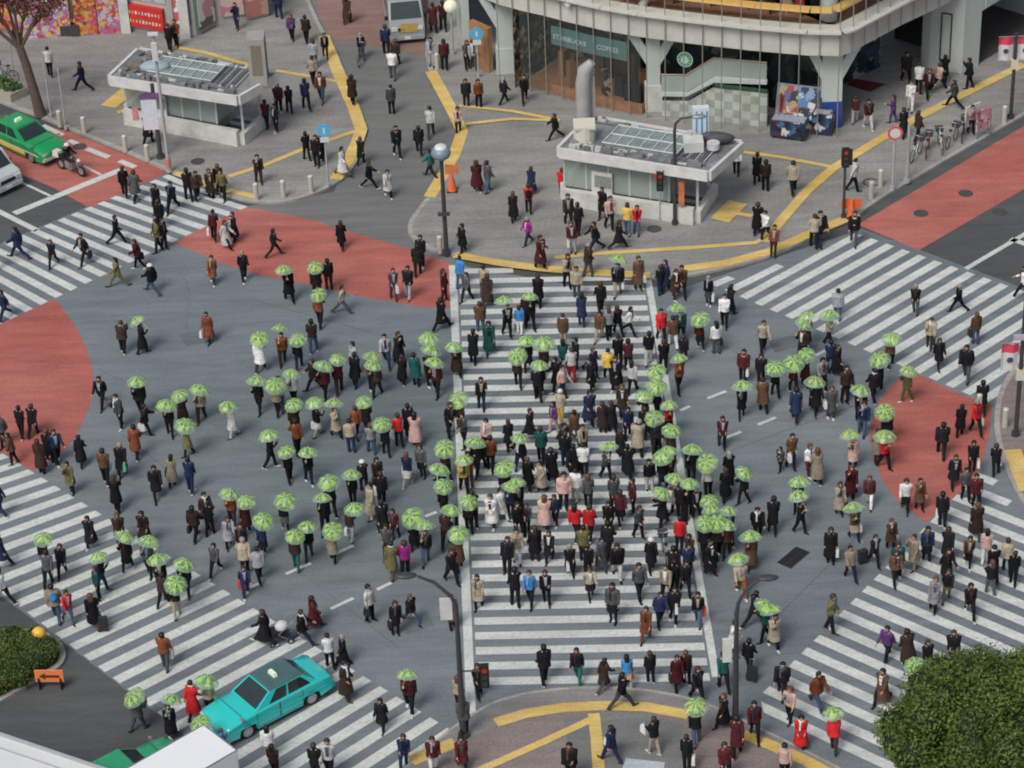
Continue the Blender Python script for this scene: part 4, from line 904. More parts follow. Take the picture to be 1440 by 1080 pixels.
ft = at(574, 62, .008); bk = at(551, -30, .008); hb = heading(bk, ft); db = (ft - bk).normalized()
bv = boxvan('minibus', ft - db * 2.9, hb, 5.8, 1.85, 2.15, mat('silver_bus', (.30, .33, .35), .35, .06, 1), 'silver box van with yellow front panel driving down the lane at the top', 'van', roofm=mat('pale_roof', (.38, .42, .45), .5, .08, 1), hood=.45)
mb = MB(); mb.box((2.93, .1, .95), (.03, .9, .5)); mb.build('front_panel', mat('yellow_panel', (.45, .33, .10), .5, .4, 6), bv)
# white truck box, bottom left
ap_, rg = at(290, 1023, 3.0), at(331, 1050, 3.0); wdt = (rg - ap_).length; c_ = (ap_ + rg) / 2; hx = heading(at(190, 1080, 3.0), ap_)
t = empty('truck', Vector((c_.x, c_.y, 0)) - Vector((math.cos(hx), math.sin(hx), 0)) * 2.6, hx, 'large white box truck cut off by the bottom left corner', 'truck'); wt_ = max(1.9, wdt)
tw_ = mat('truck_white', (.78, .80, .82), .4, .03, 1)
mb = MB(); mb.box((0, 0, 1.85), (5.2, wt_, 2.3)); o = mb.build('cargo_box', tw_, t); bv_ = o.modifiers.new('b', 'BEVEL'); bv_.width = .06; bv_.segments = 2
mb = MB(); mb.box((0, wt_ / 2 - .03, 2.98), (5.18, .05, .05)); mb.box((0, -wt_ / 2 + .03, 2.98), (5.18, .05, .05)); mb.box((2.57, 0, 2.98), (.05, wt_ - .1, .05)); mb.build('edge_rail', chrome, t)
mb = MB(); mb.box((0, 0, .55), (5.6, wt_ * .8, .2)); mb.build('chassis', under, t)
for cx in (1.6, -1.6):
    for s_ in (-1, 1): wheel(t, (cx, s_ * (wt_ / 2 - .15), .42), .42)
mb = MB(); mb.box((-3.4, 0, 1.3), (1.5, wt_ * .92, 1.9), top=.93); mb.build('cab', tw_, t); mb = MB(); mb.box((-3.4, 0, 1.75), (1.52, wt_ * .90, .6), top=.93); mb.build('windscreen', cglass, t)
# long white roof at the lower left: a bus shelter canopy
A = at(-60, 1016, 2.9); B = at(165, 1092, 2.9); dd = (B - A).normalized(); nn = Vector((dd.y, -dd.x, 0))
t = empty('bus_shelter', Vector(((A.x + B.x) / 2, (A.y + B.y) / 2 - 1, 0)), 0, 'long flat white shelter roof in the bottom left corner', 'shelter'); tl = t.location.copy()
mb = MB(); mb.prism([(q.x, q.y) for q in (A, B, B + nn * 3.2, A + nn * 3.2)], 2.8, 2.92); mb.build('roof', mat('shelter_white', (.66, .68, .68), .5, .05, 1), t, loc=-tl)
mb = MB(); wallseg(mb, A, B, 2.7, 3.0, .12, out=.12); wallseg(mb, A + nn * .5, B + nn * .5, 2.93, 2.97, .04); mb.build('gutter', mat('gutter_grey', (.40, .42, .42), .5), t, loc=-tl)
for k in range(3): q = A.lerp(B, .1 + .4 * k) + nn * 1.6; mb = MB(); mb.tube([(q.x, q.y, 0), (q.x, q.y, 2.8)], .08, 8); mb.build('post', steel, t, loc=-tl)

# motorcycle, bicycles, pushchair
def torus_wheel(mb, c, r, ax=(0, 1, 0), th=.03, mi=0): mb.ring(c, ax, r - th, th, 22, 6, mi)
def bicycle(loc, rz, frame, label, group=None):
    t = empty('bicycle', loc, rz, label, 'bicycle', group)
    for x in (-.52, .52):
        mb = MB(); torus_wheel(mb, (x, 0, .33), .33, th=.02)
        for k in range(8): a = PI * k / 8; mb.tube([(x - .3 * math.cos(a), 0, .33 - .3 * math.sin(a)), (x + .3 * math.cos(a), 0, .33 + .3 * math.sin(a))], .004, 3, mi=1)
        mb.build('wheel', [tyre_m, chrome], t)
    mb = MB(); S = (-.18, 0, .78); Bk = (-.05, 0, .28); H_ = (.38, 0, .82); 
    for a, b in ((S, Bk), (Bk, H_), (S, H_), (Bk, (-.52, 0, .33)), (S, (-.52, 0, .33)), (H_, (.52, 0, .33)), (H_, (.34, 0, .98))): mb.tube([a, b], .018, 6)
    mb.build('frame', frame, t)
    mb = MB(); mb.tube([(.22, -.28, 1.0), (.34, -.2, 1.02), (.36, 0, .99), (.34, .2, 1.02), (.22, .28, 1.0)], .014, 6); mb.build('handlebar', chrome, t)
    mb = MB(); mb.ball((-.22, 0, .86), .12, 8, 6, sc=(1.1, .7, .35)); mb.build('saddle', black, t)
    mb = MB(); mb.box((.56, 0, .82), (.3, .34, .22), top=1.15); mb.build('basket', dsteel, t); return t
bk_l = ['silver bicycle parked nearest the zebra on the right kerb', 'orange bicycle parked on the kerb beside the silver one', 'white bicycle in the middle of the row along the right kerb', 'grey bicycle parked near the pink street board', 'dark bicycle lying at the end of the kerb row']
bk_p = [(1288, 222), (1304, 216), (1322, 210), (1338, 203), (1354, 194)]
fr = [chrome, mat('orange_frame', (.5, .16, .05), .4), whitep, pole_g, dsteel]
for i, (x, y) in enumerate(bk_p): bicycle(at(x, y, PZ), R(60 + 15 * (i % 3)), fr[i], bk_l[i], 'bicycles parked along the right kerb')
bicycle(at(935, 786), R(95), chrome, 'silver bicycle pushed through the crowd at the right edge of the central zebra')
bicycle(at(508, 88, .008), R(80), dsteel, 'dark bicycle beside the walker on the lane at the top')
bicycle(at(10, 112, PZ), R(150), dsteel, 'dark bicycle parked by the planter at the top left')
mcol = mat('moto_black', (.03, .03, .035), .3)
mc = empty('motorcycle', at(101, 243), lane + R(4), 'black motorcycle with white tail carrying a rider in the red lane', 'motorcycle')
for x in (-.68, .70): mb = MB(); torus_wheel(mb, (x, 0, .30), .30, th=.06); mb.disc((x, 0, .30), (0, 1, 0), .17, .06, 14, mi=1); mb.build('wheel', [tyre_m, rim_m], mc)
mb = MB(); mb.ball((.12, 0, .80), .28, 10, 7, sc=(1.2, .55, .6)); mb.build('fuel_tank', mcol, mc)
mb = MB(); mb.box((-.35, 0, .80), (.75, .26, .12)); mb.build('seat', black, mc)
mb = MB(); mb.box((0, 0, .48), (.5, .32, .36)); mb.tube([(.7, .07, .3), (.45, .07, .95)], .03, 6); mb.tube([(.7, -.07, .3), (.45, -.07, .95)], .03, 6); mb.tube([(-.1, .17, .3), (-.9, .18, .42)], .05, 8); mb.build('engine', steel, mc)
mb = MB(); mb.box((-.85, 0, .85), (.4, .36, .28), top=.85); mb.build('tail_box', whitep, mc)
mb = MB(); mb.tube([(.32, -.36, 1.02), (.45, -.15, 1.0), (.45, .15, 1.0), (.32, .36, 1.02)], .018, 6); mb.build('handlebar', dsteel, mc)
mb = MB(); mb.ball((.62, 0, .85), .1, 8, 6); mb.build('headlight', lamp_m, mc)
pc = empty('pushchair', at(394, 903), R(200), 'white and black pushchair between two walkers above the turquoise taxi', 'pushchair')
for x, y, r in ((-.35, -.28, .14), (-.35, .28, .14), (.35, -.22, .10), (.35, .22, .10)): mb = MB(); torus_wheel(mb, (x, y, r), r, th=.025); mb.disc((x, y, r), (0, 1, 0), r * .5, .03, 10, mi=1); mb.build('wheel', [tyre_m, chrome], pc)
mb = MB(); [mb.tube([(-.35, s_ * .26, .14), (.1, s_ * .26, .55), (-.5, s_ * .26, 1.02)], .018, 6) or mb.tube([(.35, s_ * .22, .1), (.1, s_ * .26, .55)], .018, 6) for s_ in (-1, 1)]; mb.tube([(-.5, -.26, 1.02), (-.5, .26, 1.02)], .02, 6); mb.build('frame', chrome, pc)
mb = MB(); mb.box((0, 0, .5), (.6, .42, .28)); mb.build('seat', black, pc); mb = MB(); mb.ball((-.12, 0, .72), .27, 12, 8, sc=(1, .85, .8)); mb.build('hood', whitep, pc)

# ------------------------------------------------------------------ street furniture
def pole_px(base, top, z0, mb, r=.06, seg=8, dark=True, r2=None):
    """upright whose foot stands at pixel base and whose height is read from pixel top"""
    b = at(*base, z0); k = proj((b.x, b.y, z0 + 1)); ppm = math.hypot(k[0] - base[0], k[1] - base[1]); h = math.hypot(top[0] - base[0], top[1] - base[1]) / ppm * 1.0
    # perspective grows with height: refine
    for _ in range(4):
        k = proj((b.x, b.y, z0 + h)); d = math.hypot(k[0] - base[0], k[1] - base[1]); h *= math.hypot(top[0] - base[0], top[1] - base[1]) / max(d, 1)
    mb.tube([(0, 0, 0), (0, 0, h)], [r, r2 or r * .8], seg); return b, h
def post_thing(name, base, top, label, cat, m_, r=.06, group=None, z0=PZ, r2=None):
    mb = MB(); b, h = pole_px(base, top, z0, mb, r, r2=r2); t = empty(name, b, 0, label, cat, group); mb.build('pole', m_, t)
    mb = MB(); mb.tube([(0, 0, 0), (0, 0, .18)], r * 1.7, 10, smooth=False); mb.build('base', m_, t); return t, h
skyb = mat('sky_blue_sign', (.10, .42, .66), .4, .05, 3)
t, h = post_thing('utility_pole', (238, 241), (221, 46), 'tall pale grey pole with small white boxes at the corner of the upper left zebra', 'pole', pole_g, .09)
mb = MB(); mb.box((0, -.14, h - .9), (.28, .2, .9)); mb.build('box', whitep, t); mb = MB(); mb.box((0, -.1, h), (.5, .2, .12)); mb.build('cap', whitep, t); mb = MB(); mb.tube([(0, 0, 0), (0, 0, .7)], .13, 10); mb.build('sleeve', mat('red_white_sleeve', (.5, .2, .17), .6), t)
t, h = post_thing('banner_pole', (226, 222), (212, 118), 'short pole hung with white and purple banners in front of the left kiosk', 'sign pole', dsteel, .12)
mb = MB(); mb.box((-.25, -.16, h * .62), (.75, .06, 1.7)); mb.build('banner', mat('banner_lilac', (.62, .64, .72), .6), t); mb = MB(); mb.box((-.1, -.2, h * .86), (1.1, .05, .3)); mb.build('banner', mat('banner_purple', (.16, .08, .2), .6, .5, 4), t)
mb = MB(); mb.box((-.95, -.1, h * .62), (.3, .05, .7)); mb.build('banner', mat('banner_pink', (.5, .22, .25), .6, .5, 4), t)
for b_, t_, lb in (((20, 108), (9, 62), 'thin white pole left of the red leaved tree'), ((72, 164), (60, 72), 'thin white pole right beside the red leaved tree trunk'), ((93, 182), (79, 97), 'thin white pole at the kerb right of the red leaved tree')):
    post_thing('thin_pole', b_, t_, lb, 'pole', pole_g, .05)
for b_, t_, lb in (((462, 262), (457, 184), 'blue round sign on a white pole at the tip of the left plaza'), ((673, 108), (669, 48), 'blue round sign on a white pole beside the store column at the top')):
    t, h = post_thing('road_sign', b_, t_, lb, 'road sign', pole_g, .05); mb = MB(); mb.disc((0, -.07, h + .05), (0, 1, 0), .34, .04, 24); s_ = mb.build('disc', skyb, t); mb = MB(); mb.box((0, -.1, h - .42), (.42, .03, .26)); mb.box((0, -.095, h + .05), (.1, .02, .3)); mb.build('plate', whitep, s_)
# globe lamp on the dark pole
t, h = post_thing('street_lamp', (628, 357), (621, 222), 'street lamp with big grey dome at the corner above the central zebra', 'street lamp', pole_d, .11)
mb = MB(); mb.ball((0, 0, h + .25), .45, 16, 10, sc=(1, 1, .75)); mb.build('lamp_shade', mat('dome_grey', (.20, .25, .31), .35, .08, 2), t)
mb = MB(); mb.ball((0, 0, h + .5), .3, 12, 8, sc=(1, 1, .6)); mb.build('lamp_cap', mat('cap_white', (.62, .66, .66), .4), t)
mb = MB(); mb.box((.45, -.1, h - .55), (.6, .08, .45)); mb.build('sign', mat('sign_orange', (.58, .18, .08), .5, .3, 4), t); mb = MB(); mb.box((-.02, -.2, 2.2), (.55, .12, .16)); mb.build('bracket', dsteel, t)
t, h = post_thing('street_lamp', (637, 76), (633, 14), 'street lamp with cream globe beside the lane at the top', 'street lamp', pole_g, .07); mb = MB(); mb.ball((0, 0, h + .2), .36, 14, 9); mb.build('lamp_globe', mat('globe_cream', (.80, .76, .60), .4, emit=.15), t)
def sig_head(t, x, y, z_, rz=0, n_=3, horiz=True):
    mb = MB(); mb.box((x, y, z_), (.95 if horiz else .32, .22, .32 if horiz else .95)); o = mb.build('signal_head', black, t)
    for k in range(n_): mb = MB(); dx = (k - 1) * .29; mb.disc((x + (dx if horiz else 0), y - .12, z_ + (0 if horiz else dx)), (0, 1, 0), .10, .03, 12); mb.build('lens', [mat('lens_dark_green', (.02, .05, .04), .3), mat('lens_dark_amber', (.06, .04, .015), .3), mat('lens_red', (.40, .03, .02), .3)][k], o)
    return o
# curved lamp in front of the centre kiosk
t, h = post_thing('street_lamp', (949, 315), (948, 182), 'curved dark street lamp in front of the centre kiosk', 'street lamp', pole_d, .09)
mb = MB(); mb.tube([(0, 0, h - .05), (.05, 0, h + .3), (.3, 0, h + .55), (.85, 0, h + .62)], [.07, .065, .06, .05], 8); mb.build('arm', pole_d, t); mb = MB(); mb.ball((1.1, 0, h + .6), .2, 10, 6, sc=(1.8, .8, .5)); mb.build('lamp_head', steel, t)
mb = MB(); mb.tube([(0, 0, h - 1.9), (-.45, -.05, h - 2.0), (-.7, -.05, h - 2.3)], .03, 6); mb.build('bracket', pole_d, t); sig_head(t, -.68, -.05, h - 2.6, horiz=False)
mb = MB(); mb.box((.3, -.05, h - 2.55 - .75), (.26, .1, 1.2)); mb.build('sign', mat('sign_orange', (.58, .18, .08), .5, .3, 4), t)
t, h = post_thing('road_sign', (928, 310), (919, 242), 'round red and white road sign in front of the centre kiosk', 'road sign', pole_g, .04); mb = MB(); mb.disc((0, -.06, h), (0, 1, 0), .36, .03, 24); o = mb.build('disc', mat('sign_redpink', (.6, .10, .10), .4), t); mb = MB(); mb.disc((0, -.08, h), (0, 1, 0), .24, .02, 20); mb.build('centre', whitep, o)
t, h = post_thing('road_sign', (1255, 266), (1253, 186), 'round pink rimmed road sign on a white pole on the right plaza', 'road sign', pole_g, .07); mb = MB(); mb.disc((0, -.09, h), (0, 1, 0), .36, .03, 24); o = mb.build('disc', mat('sign_redpink', (.6, .10, .10), .4), t); mb = MB(); mb.disc((0, -.11, h), (0, 1, 0), .25, .02, 20); mb.build('centre', whitep, o)
post_thing('utility_pole', (1275, 256), (1276, 176), 'plain grey pole beside the pink rimmed road sign', 'pole', pole_g, .10)
t, h = post_thing('traffic_signal', (1186, 306), (1188, 222), 'traffic signal on a dark pole at the tip of the right plaza', 'traffic signal', pole_d, .07); sig_head(t, 0, -.05, h + .05, horiz=False)
mb = MB(); mb.box((.05, -.12, h + .1), (.5, .12, .8)); mb.build('backing', black, t)
for px_, py_, lb in ((1197, 305, 'orange work barrier at the foot of the traffic signal'), (636, 268, 'orange and white traffic cone under the dome lamp')):
    t = empty('traffic_barrier', at(px_, py_, PZ), 0, lb, 'traffic barrier'); mb = MB(); mb.tube([(0, 0, .03), (0, 0, .95)], [.24, .05], 12); mb.build('cone', mat('cone_orange', (.70, .16, .05), .5), t); mb = MB(); mb.box((0, 0, .02), (.5, .5, .04)); mb.build('base', black, t)
    if px_ > 1000: mb = MB(); mb.box((0, .1, .65), (.95, .06, .5)); mb.build('board', mat('cone_orange', (.70, .16, .05), .5), t)
# flags on dark poles
def flags(base, top, label, hgt, both=True, arm_up=0):
    t, h = post_thing('flag_pole', base, top, label, 'flag pole', pole_d, .10, r2=.08)
    for s_ in ((-1, 1) if both else (-1,)):
        mb = MB(); z1_ = hgt if hgt else h - .2
        q = [(s_ * .1, 0), (s_ * .85, -.12), (s_ * .85, -.12), (s_ * .1, 0)]
        x0, x1 = sorted((s_ * .12, s_ * .82)); N_ = 6
        for k in range(N_): 
            xa = x0 + (x1 - x0) * k / N_; xb = x0 + (x1 - x0) * (k + 1) / N_; wa = .05 * math.sin(k * 1.3); wb = .05 * math.sin((k + 1) * 1.3)
            mb.add([(xa, wa, z1_ - 1.25), (xb, wb, z1_ - 1.25), (xb, wb, z1_ - .42), (xa, wa, z1_ - .42)], [(0, 1, 2, 3)], 0); mb.add([(xa, wa, z1_ - .42), (xb, wb, z1_ - .42), (xb, wb, z1_), (xa, wa, z1_)], [(0, 1, 2, 3)], 1)
        o = mb.build('flag', [whitep, mat('flag_red', (.62, .06, .12), .6)], t); mb = MB(); mb.disc(((x0 + x1) / 2, -.07, z1_ - .72), (0, 1, 0), .13, .01, 14); mb.build('emblem', mat('emblem_navy', (.06, .06, .14), .6), o)
    mb = MB(); mb.tube([(-.85 if both else -.85, 0, z1_ + .02), (.85 if both else 0, 0, z1_ + .02)], .025, 6); mb.build('arm', chrome, t)
    mb = MB(); mb.box((0, 0, z1_ - 1.45), (.34, .2, .5)); mb.build('collar', mat('cream_collar', (.62, .58, .45), .6), t); return t, h
flags((1421, 166), (1422, 46), 'flag pole with a pair of red and white flags at the upper right', 0)
t, h = flags((1428, 612), (1444, 400), 'thick dark pole with one red and white flag at the right edge', 4.4, both=False)
mb = MB(); mb.box((-.15, -.1, 4.75), (.5, .1, .25)); mb.build('plate', mat('plate_violet', (.45, .42, .55), .5), t)
# two tall street lamps near the camera
t, h = post_thing('street_lamp', (652, 1036), (640, 850), 'tall dark street lamp with curved arm at the lower centre left', 'street lamp', pole_d, .12, r2=.075)
mb = MB(); mb.tube([(0, 0, h - .05), (-.15, 0, h + .35), (-.7, .1, h + .9), (-1.25, .15, h + 1.15)], [.075, .07, .06, .05], 8); mb.build('arm', pole_d, t); mb = MB(); mb.ball((-1.65, .15, h + 1.2), .18, 10, 7, sc=(2.2, 1, .5)); mb.build('lamp_head', pole_d, t)
mb = MB(); mb.tube([(0, 0, 2.95), (.75, -.02, 2.95)], .035, 6); mb.build('bracket', pole_d, t); sig_head(t, .85, -.05, 2.75, horiz=False)
mb = MB(); mb.box((-.35, .1, h - .25), (.42, .08, .9)); mb.build('sign', whitep, t)
t, h = post_thing('street_lamp', (1034, 1016), (1038, 862), 'tall dark street lamp with curved arm right of the central zebra', 'street lamp', pole_d, .12, r2=.075)
mb = MB(); mb.tube([(0, 0, h - .05), (.05, 0, h + .4), (.3, .05, h + .95), (.75, .1, h + 1.3)], [.075, .07, .06, .05], 8); mb.build('arm', pole_d, t); mb = MB(); mb.ball((1.05, .1, h + 1.38), .18, 10, 7, sc=(2.2, 1, .5)); mb.build('lamp_head', pole_d, t)
mb = MB(); mb.tube([(0, 0, 2.9), (-.3, -.02, 2.9)], .035, 6); mb.build('bracket', pole_d, t); mb = MB(); mb.box((-.32, -.05, 3.3), (.32, .1, 1.0)); mb.build('sign', whitep, t)
# bollards
boll = [((119, 187), 'cream bollard at the kerb below the right thin pole'), ((85, 178), 'cream bollard between the two thin poles by the kerb'), ((177, 213), 'cream bollard at the kerb above the manhole'), ((208, 226), 'cream bollard beside the tall grey pole'), ((361, 281), 'cream bollard at the left of the left plaza tip'), ((399, 277), 'cream bollard in the middle of the left plaza tip'), ((438, 270), 'cream bollard beside the blue sign pole'),
        ((619, 356), 'cream bollard at the foot of the dome lamp'), ((1225, 279), 'cream bollard at the right plaza kerb near the bicycles'), ((1238, 262), 'cream bollard next to the pink rimmed sign'), ((1412, 172), 'cream bollard at the foot of the flag pole'), ((1413, 600), 'cream bollard on the right pavement below the dark pole'), ((1376, 580), 'pale bollard at the edge of the right red patch'), ((615, 97), 'white bollard at the end of the right yellow strip')]
tmpl = None
for (x, y), lb in boll:
    if tmpl is None:
        tmpl = empty('bollard', at(x, y, PZ), 0, lb, 'bollard', 'pale bollards along the kerbs'); mb = MB(); mb.tube([(0, 0, 0), (0, 0, .85)], .12, 12, smooth=False); mb.build('post', mat('bollard_cream', (.48, .46, .40), .6), tmpl); mb = MB(); mb.ball((0, 0, .85), .125, 12, 6, sc=(1, 1, .5)); mb.build('cap', whitep, tmpl); o = tmpl
    else: o = copy_tree(tmpl); o.location = at(x, y, PZ)
    o['label'] = lb
# street boards
for (x, y, m_, lb) in ((1382, 192, patch_mat('aboard', [(.55, .25, .30), (.30, .08, .09), (.60, .50, .50), (.5, .3, .35)], 4), 'pink street board on legs near the row of bicycles'), (1366, 186, whitep, 'small white street board beside the pink one')):
    t = empty('street_board', at(x, y, PZ), R(35), lb, 'street board'); mb = MB(); mb.box((0, 0, .95), (.95, .07, 1.1)); mb.build('panel', m_, t); mb = MB(); mb.box((-.42, 0, .6), (.06, .12, 1.2)); mb.box((.42, 0, .6), (.06, .12, 1.2)); mb.build('frame', steel, t)
t = empty('guard_ring', at(1225, 257, PZ), 0, 'round black hoop lying on the plaza near the pink rimmed sign', 'hoop'); mb = MB(); mb.ring((0, 0, .03), (0, 0, 1), .36, .025, 20, 5); mb.build('hoop', dsteel, t)
# planter at top left
t = empty('planter', at(12, 132, PZ), lane, 'low stone planter with green plants by the left kerb', 'planter'); mb = MB(); mb.box((-.6, 0, .22), (3.0, 1.1, .44)); mb.build('stone_box', mat('planter_stone', (.36, .34, .28), .8, .15, 3), t)
mb = MB()
for _ in range(500):
    p = Vector((random.uniform(-2, .8), random.uniform(-.45, .45), random.uniform(.42, .7))); n1 = Vector((random.gauss(0, 1), random.gauss(0, 1), random.gauss(.5, 1))).normalized(); a = n1.orthogonal().normalized() * .06; b = n1.cross(a); mb.add([p - a - b, p + a - b, p + a + b, p - a + b], [(0, 1, 2, 3)])
mb.build('plants', mat('leaf_green', (.06, .13, .035), .6, .4, 3), t)
# median: arrow board and beacon
t = empty('arrow_board', at(72, 968), R(-4), 'orange board with a black arrow pointing left, at the median tip', 'arrow sign'); mb = MB(); mb.box((0, 0, .58), (1.05, .06, .52)); pb = mb.build('panel', mat('board_orange', (.80, .24, .08), .5, .06, 2), t)
mb = MB(); mb.add([(-.38, -.035, .58), (-.14, -.035, .42), (-.14, -.035, .52), (.38, -.035, .52), (.38, -.035, .64), (-.14, -.035, .64), (-.14, -.035, .74)], [(0, 1, 2, 3, 4, 5, 6)]); mb.build('arrow', mat('arrow_dark', (.10, .03, .02), .6), pb)
mb = MB(); mb.box((-.4, .05, .25), (.05, .3, .5)); mb.box((.4, .05, .25), (.05, .3, .5)); mb.build('leg', black, t)
t = empty('warning_beacon', at(58, 912, PZ), 0, 'yellow warning beacon at the end of the hedge', 'beacon'); mb = MB(); mb.tube([(0, 0, 0), (0, 0, .45)], .2, 12); mb.build('base', mat('beacon_yellow', (.75, .42, .04), .5, .1, 3), t); mb = MB(); mb.ball((0, 0, .7), .27, 14, 9); mb.build('lamp', mat('beacon_amber', (.80, .48, .08), .35, .1, 3), t)

# ------------------------------------------------------------------ foliage
def leaf_mat(name, c1, c2):
    m = bpy.data.materials.new(name); m.use_nodes = True; nt = m.node_tree; N = nt.nodes; L = nt.links; b = N['Principled BSDF']; b.inputs['Roughness'].default_value = .5; b.inputs['Specular IOR Level'].default_value = .25
    g = N.new('ShaderNodeNewGeometry'); n1 = N.new('ShaderNodeTexNoise'); n1.inputs['Scale'].default_value = 1.4; n1.inputs['Detail'].default_value = 3; L.new(g.outputs['Position'], n1.inputs['Vector'])
    mx = N.new('ShaderNodeMixRGB'); mx.inputs[1].default_value = (*c1, 1); mx.inputs[2].default_value = (*c2, 1)
    ad = N.new('ShaderNodeMath'); ad.operation = 'MULTIPLY_ADD'; L.new(g.outputs['Random Per Island'], ad.inputs[0]); ad.inputs[1].default_value = .55; L.new(n1.outputs['Fac'], ad.inputs[2])
    mr = N.new('ShaderNodeMapRange'); mr.inputs['From Min'].default_value = .35; mr.inputs['From Max'].default_value = 1.1; L.new(ad.outputs[0], mr.inputs['Value']); L.new(mr.outputs[0], mx.inputs[0]); L.new(mx.outputs[0], b.inputs['Base Color'])
    tr = N.new('ShaderNodeBsdfTranslucent'); L.new(mx.outputs[0], tr.inputs['Color']); ms = N.new('ShaderNodeMixShader'); ms.inputs[0].default_value = .25; L.new(b.outputs[0], ms.inputs[1]); L.new(tr.outputs[0], ms.inputs[2]); L.new(ms.outputs[0], N['Material Output'].inputs['Surface'])
    return m
def leaves(name, centers, n_, size, m_, parent, depth=.35, flat=1.0):
    """n_ leaf faces spread through the outer volume of lumps [(x, y, z, r)]"""
    cs = np.array([c[:3] for c in centers]); rs = np.array([c[3] for c in centers]); w_ = rs ** 2; w_ /= w_.sum()
    idx = RNG.choice(len(rs), n_, p=w_); d = RNG.normal(size=(n_, 3)); d /= np.linalg.norm(d, axis=1)[:, None]; d[:, 2] *= flat
    rad = rs[idx] * (1 - depth * RNG.random(n_) ** 1.6 + .06 * RNG.normal(size=n_)); P_0 = cs[idx] + d * rad[:, None]
    nr = d + RNG.normal(size=(n_, 3)) * .55 + np.array([0, 0, .3]); nr /= np.linalg.norm(nr, axis=1)[:, None]
    a = np.cross(nr, RNG.normal(size=(n_, 3))); a /= np.linalg.norm(a, axis=1)[:, None]; b = np.cross(nr, a)
    s = size * (.6 + .8 * RNG.random(n_))[:, None]; V = np.stack([P_0 - a * s, P_0 - b * s * .5, P_0 + a * s, P_0 + b * s * .5], 1).reshape(-1, 3)
    me = bpy.data.meshes.new(name); me.vertices.add(len(V)); me.vertices.foreach_set('co', V.ravel()); me.loops.add(n_ * 4); me.loops.foreach_set('vertex_index', np.arange(n_ * 4)); me.polygons.add(n_); me.polygons.foreach_set('loop_start', np.arange(0, n_ * 4, 4)); me.update(); me.validate()
    me.materials.append(m_); o = bpy.data.objects.new(name, me); C.objects.link(o); o.parent = parent; return o
cz = 6.2; tc_ = at(1392, 1036, cz); tb = Vector((tc_.x, tc_.y, PZ))
tr = empty('broadleaf_tree', tb, 0, 'dense dark green broadleaf tree filling the bottom right corner', 'tree')
mb = MB(); mb.tube([(0, 0, 0), (.1, .05, 1.5), (0, .1, 3.2), (-.1, 0, 5)], [.28, .22, .19, .12], 10)
for k in range(7): a = k * .9; mb.tube([(0, .05, 2.6 + .3 * k), (math.cos(a) * 1.2, math.sin(a) * 1.2, 4.1 + .3 * k), (math.cos(a) * 2.2, math.sin(a) * 2.2, 5.2 + .3 * k)], [.10, .07, .03], 6)
mb.build('trunk', mat('bark', (.09, .07, .05), .9, .3, 6), tr)
lumps = []
for k in range(95):
    th = random.uniform(0, 2 * PI); ph = math.acos(random.uniform(-.75, 1)); r_ = 2.85
    lumps.append((math.cos(th) * math.sin(ph) * r_ * random.uniform(.75, 1.05), math.sin(th) * math.sin(ph) * r_ * random.uniform(.75, 1.05), cz + math.cos(ph) * 2.2 * random.uniform(.8, 1.05), random.uniform(.34, .85)))
lumps.append((0, 0, cz, 2.75))
lm = leaf_mat('leaf_dark', (.018, .045, .010), (.18, .25, .055)); leaves('crown', lumps, 90000, .062, lm, tr, .45)
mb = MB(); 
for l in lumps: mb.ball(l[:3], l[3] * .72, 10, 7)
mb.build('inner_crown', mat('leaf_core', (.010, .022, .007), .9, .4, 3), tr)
# hedge
hg = empty('hedge', at(20, 935, PZ), 0, 'rounded green hedge on the median island at the left edge', 'hedge'); HL = []
for _ in range(46):
    x, y = random.uniform(-35, 70), random.uniform(895, 966)
    if y > 972 - .52 * (x + 5) or (x > 60 and y < 903): continue
    p = at(x, y, PZ + .35) - hg.location; HL.append((p.x, p.y, .35 + random.uniform(-.05, .12), random.uniform(.38, .55)))
leaves('foliage', HL, 26000, .042, leaf_mat('leaf_hedge', (.025, .06, .010), (.18, .235, .05)), hg, .3); mb = MB(); [mb.ball(l[:3], l[3] * .8, 9, 6) for l in HL]; mb.build('hedge_core', mat('leaf_core', (.010, .022, .007), .9, .4, 3), hg)  # dark balls added inside the foliage to block see-through
# red-leaved tree, top left
b = at(57, 162, PZ); rt_ = empty('autumn_tree', b, 0, 'sparse tree with rust red leaves at the top left corner', 'tree')
mb = MB(); tk = [(0, 0, 0), (-.15, 0, 1.4), (-.35, 0, 2.8), (-.55, .05, 3.8)]; mb.tube(tk, [.30, .24, .22, .2], 10); RL = []
for k, (dx, dy, dz) in enumerate([(-1.2, .2, 2.2), (-.5, .4, 2.8), (.6, .1, 2.4), (1.3, .3, 1.8), (-2.0, .1, 1.6), (.1, -.5, 3.2), (2.0, .2, 2.6), (-1.3, -.6, 3.4)]):
    s_ = Vector((-.55, .05, 3.7)); e = s_ + Vector((dx, dy, dz)); mb.tube([s_, s_.lerp(e, .5) + Vector((0, 0, .25)), e], [.12, .07, .03], 6)
    for j in range(3): f = e + Vector((random.uniform(-.9, .9), random.uniform(-.9, .9), random.uniform(.1, 1.0))); mb.tube([s_.lerp(e, .6), f], [.04, .012], 4); RL.append((f.x, f.y, f.z, .55)); 
    RL.append((e.x, e.y, e.z, .7))
mb.build('trunk', mat('bark_red', (.12, .085, .07), .9, .3, 5), rt_); leaves('crown', RL, 7500, .08, leaf_mat('leaf_rust', (.12, .06, .04), (.27, .14, .10)), rt_, .9)
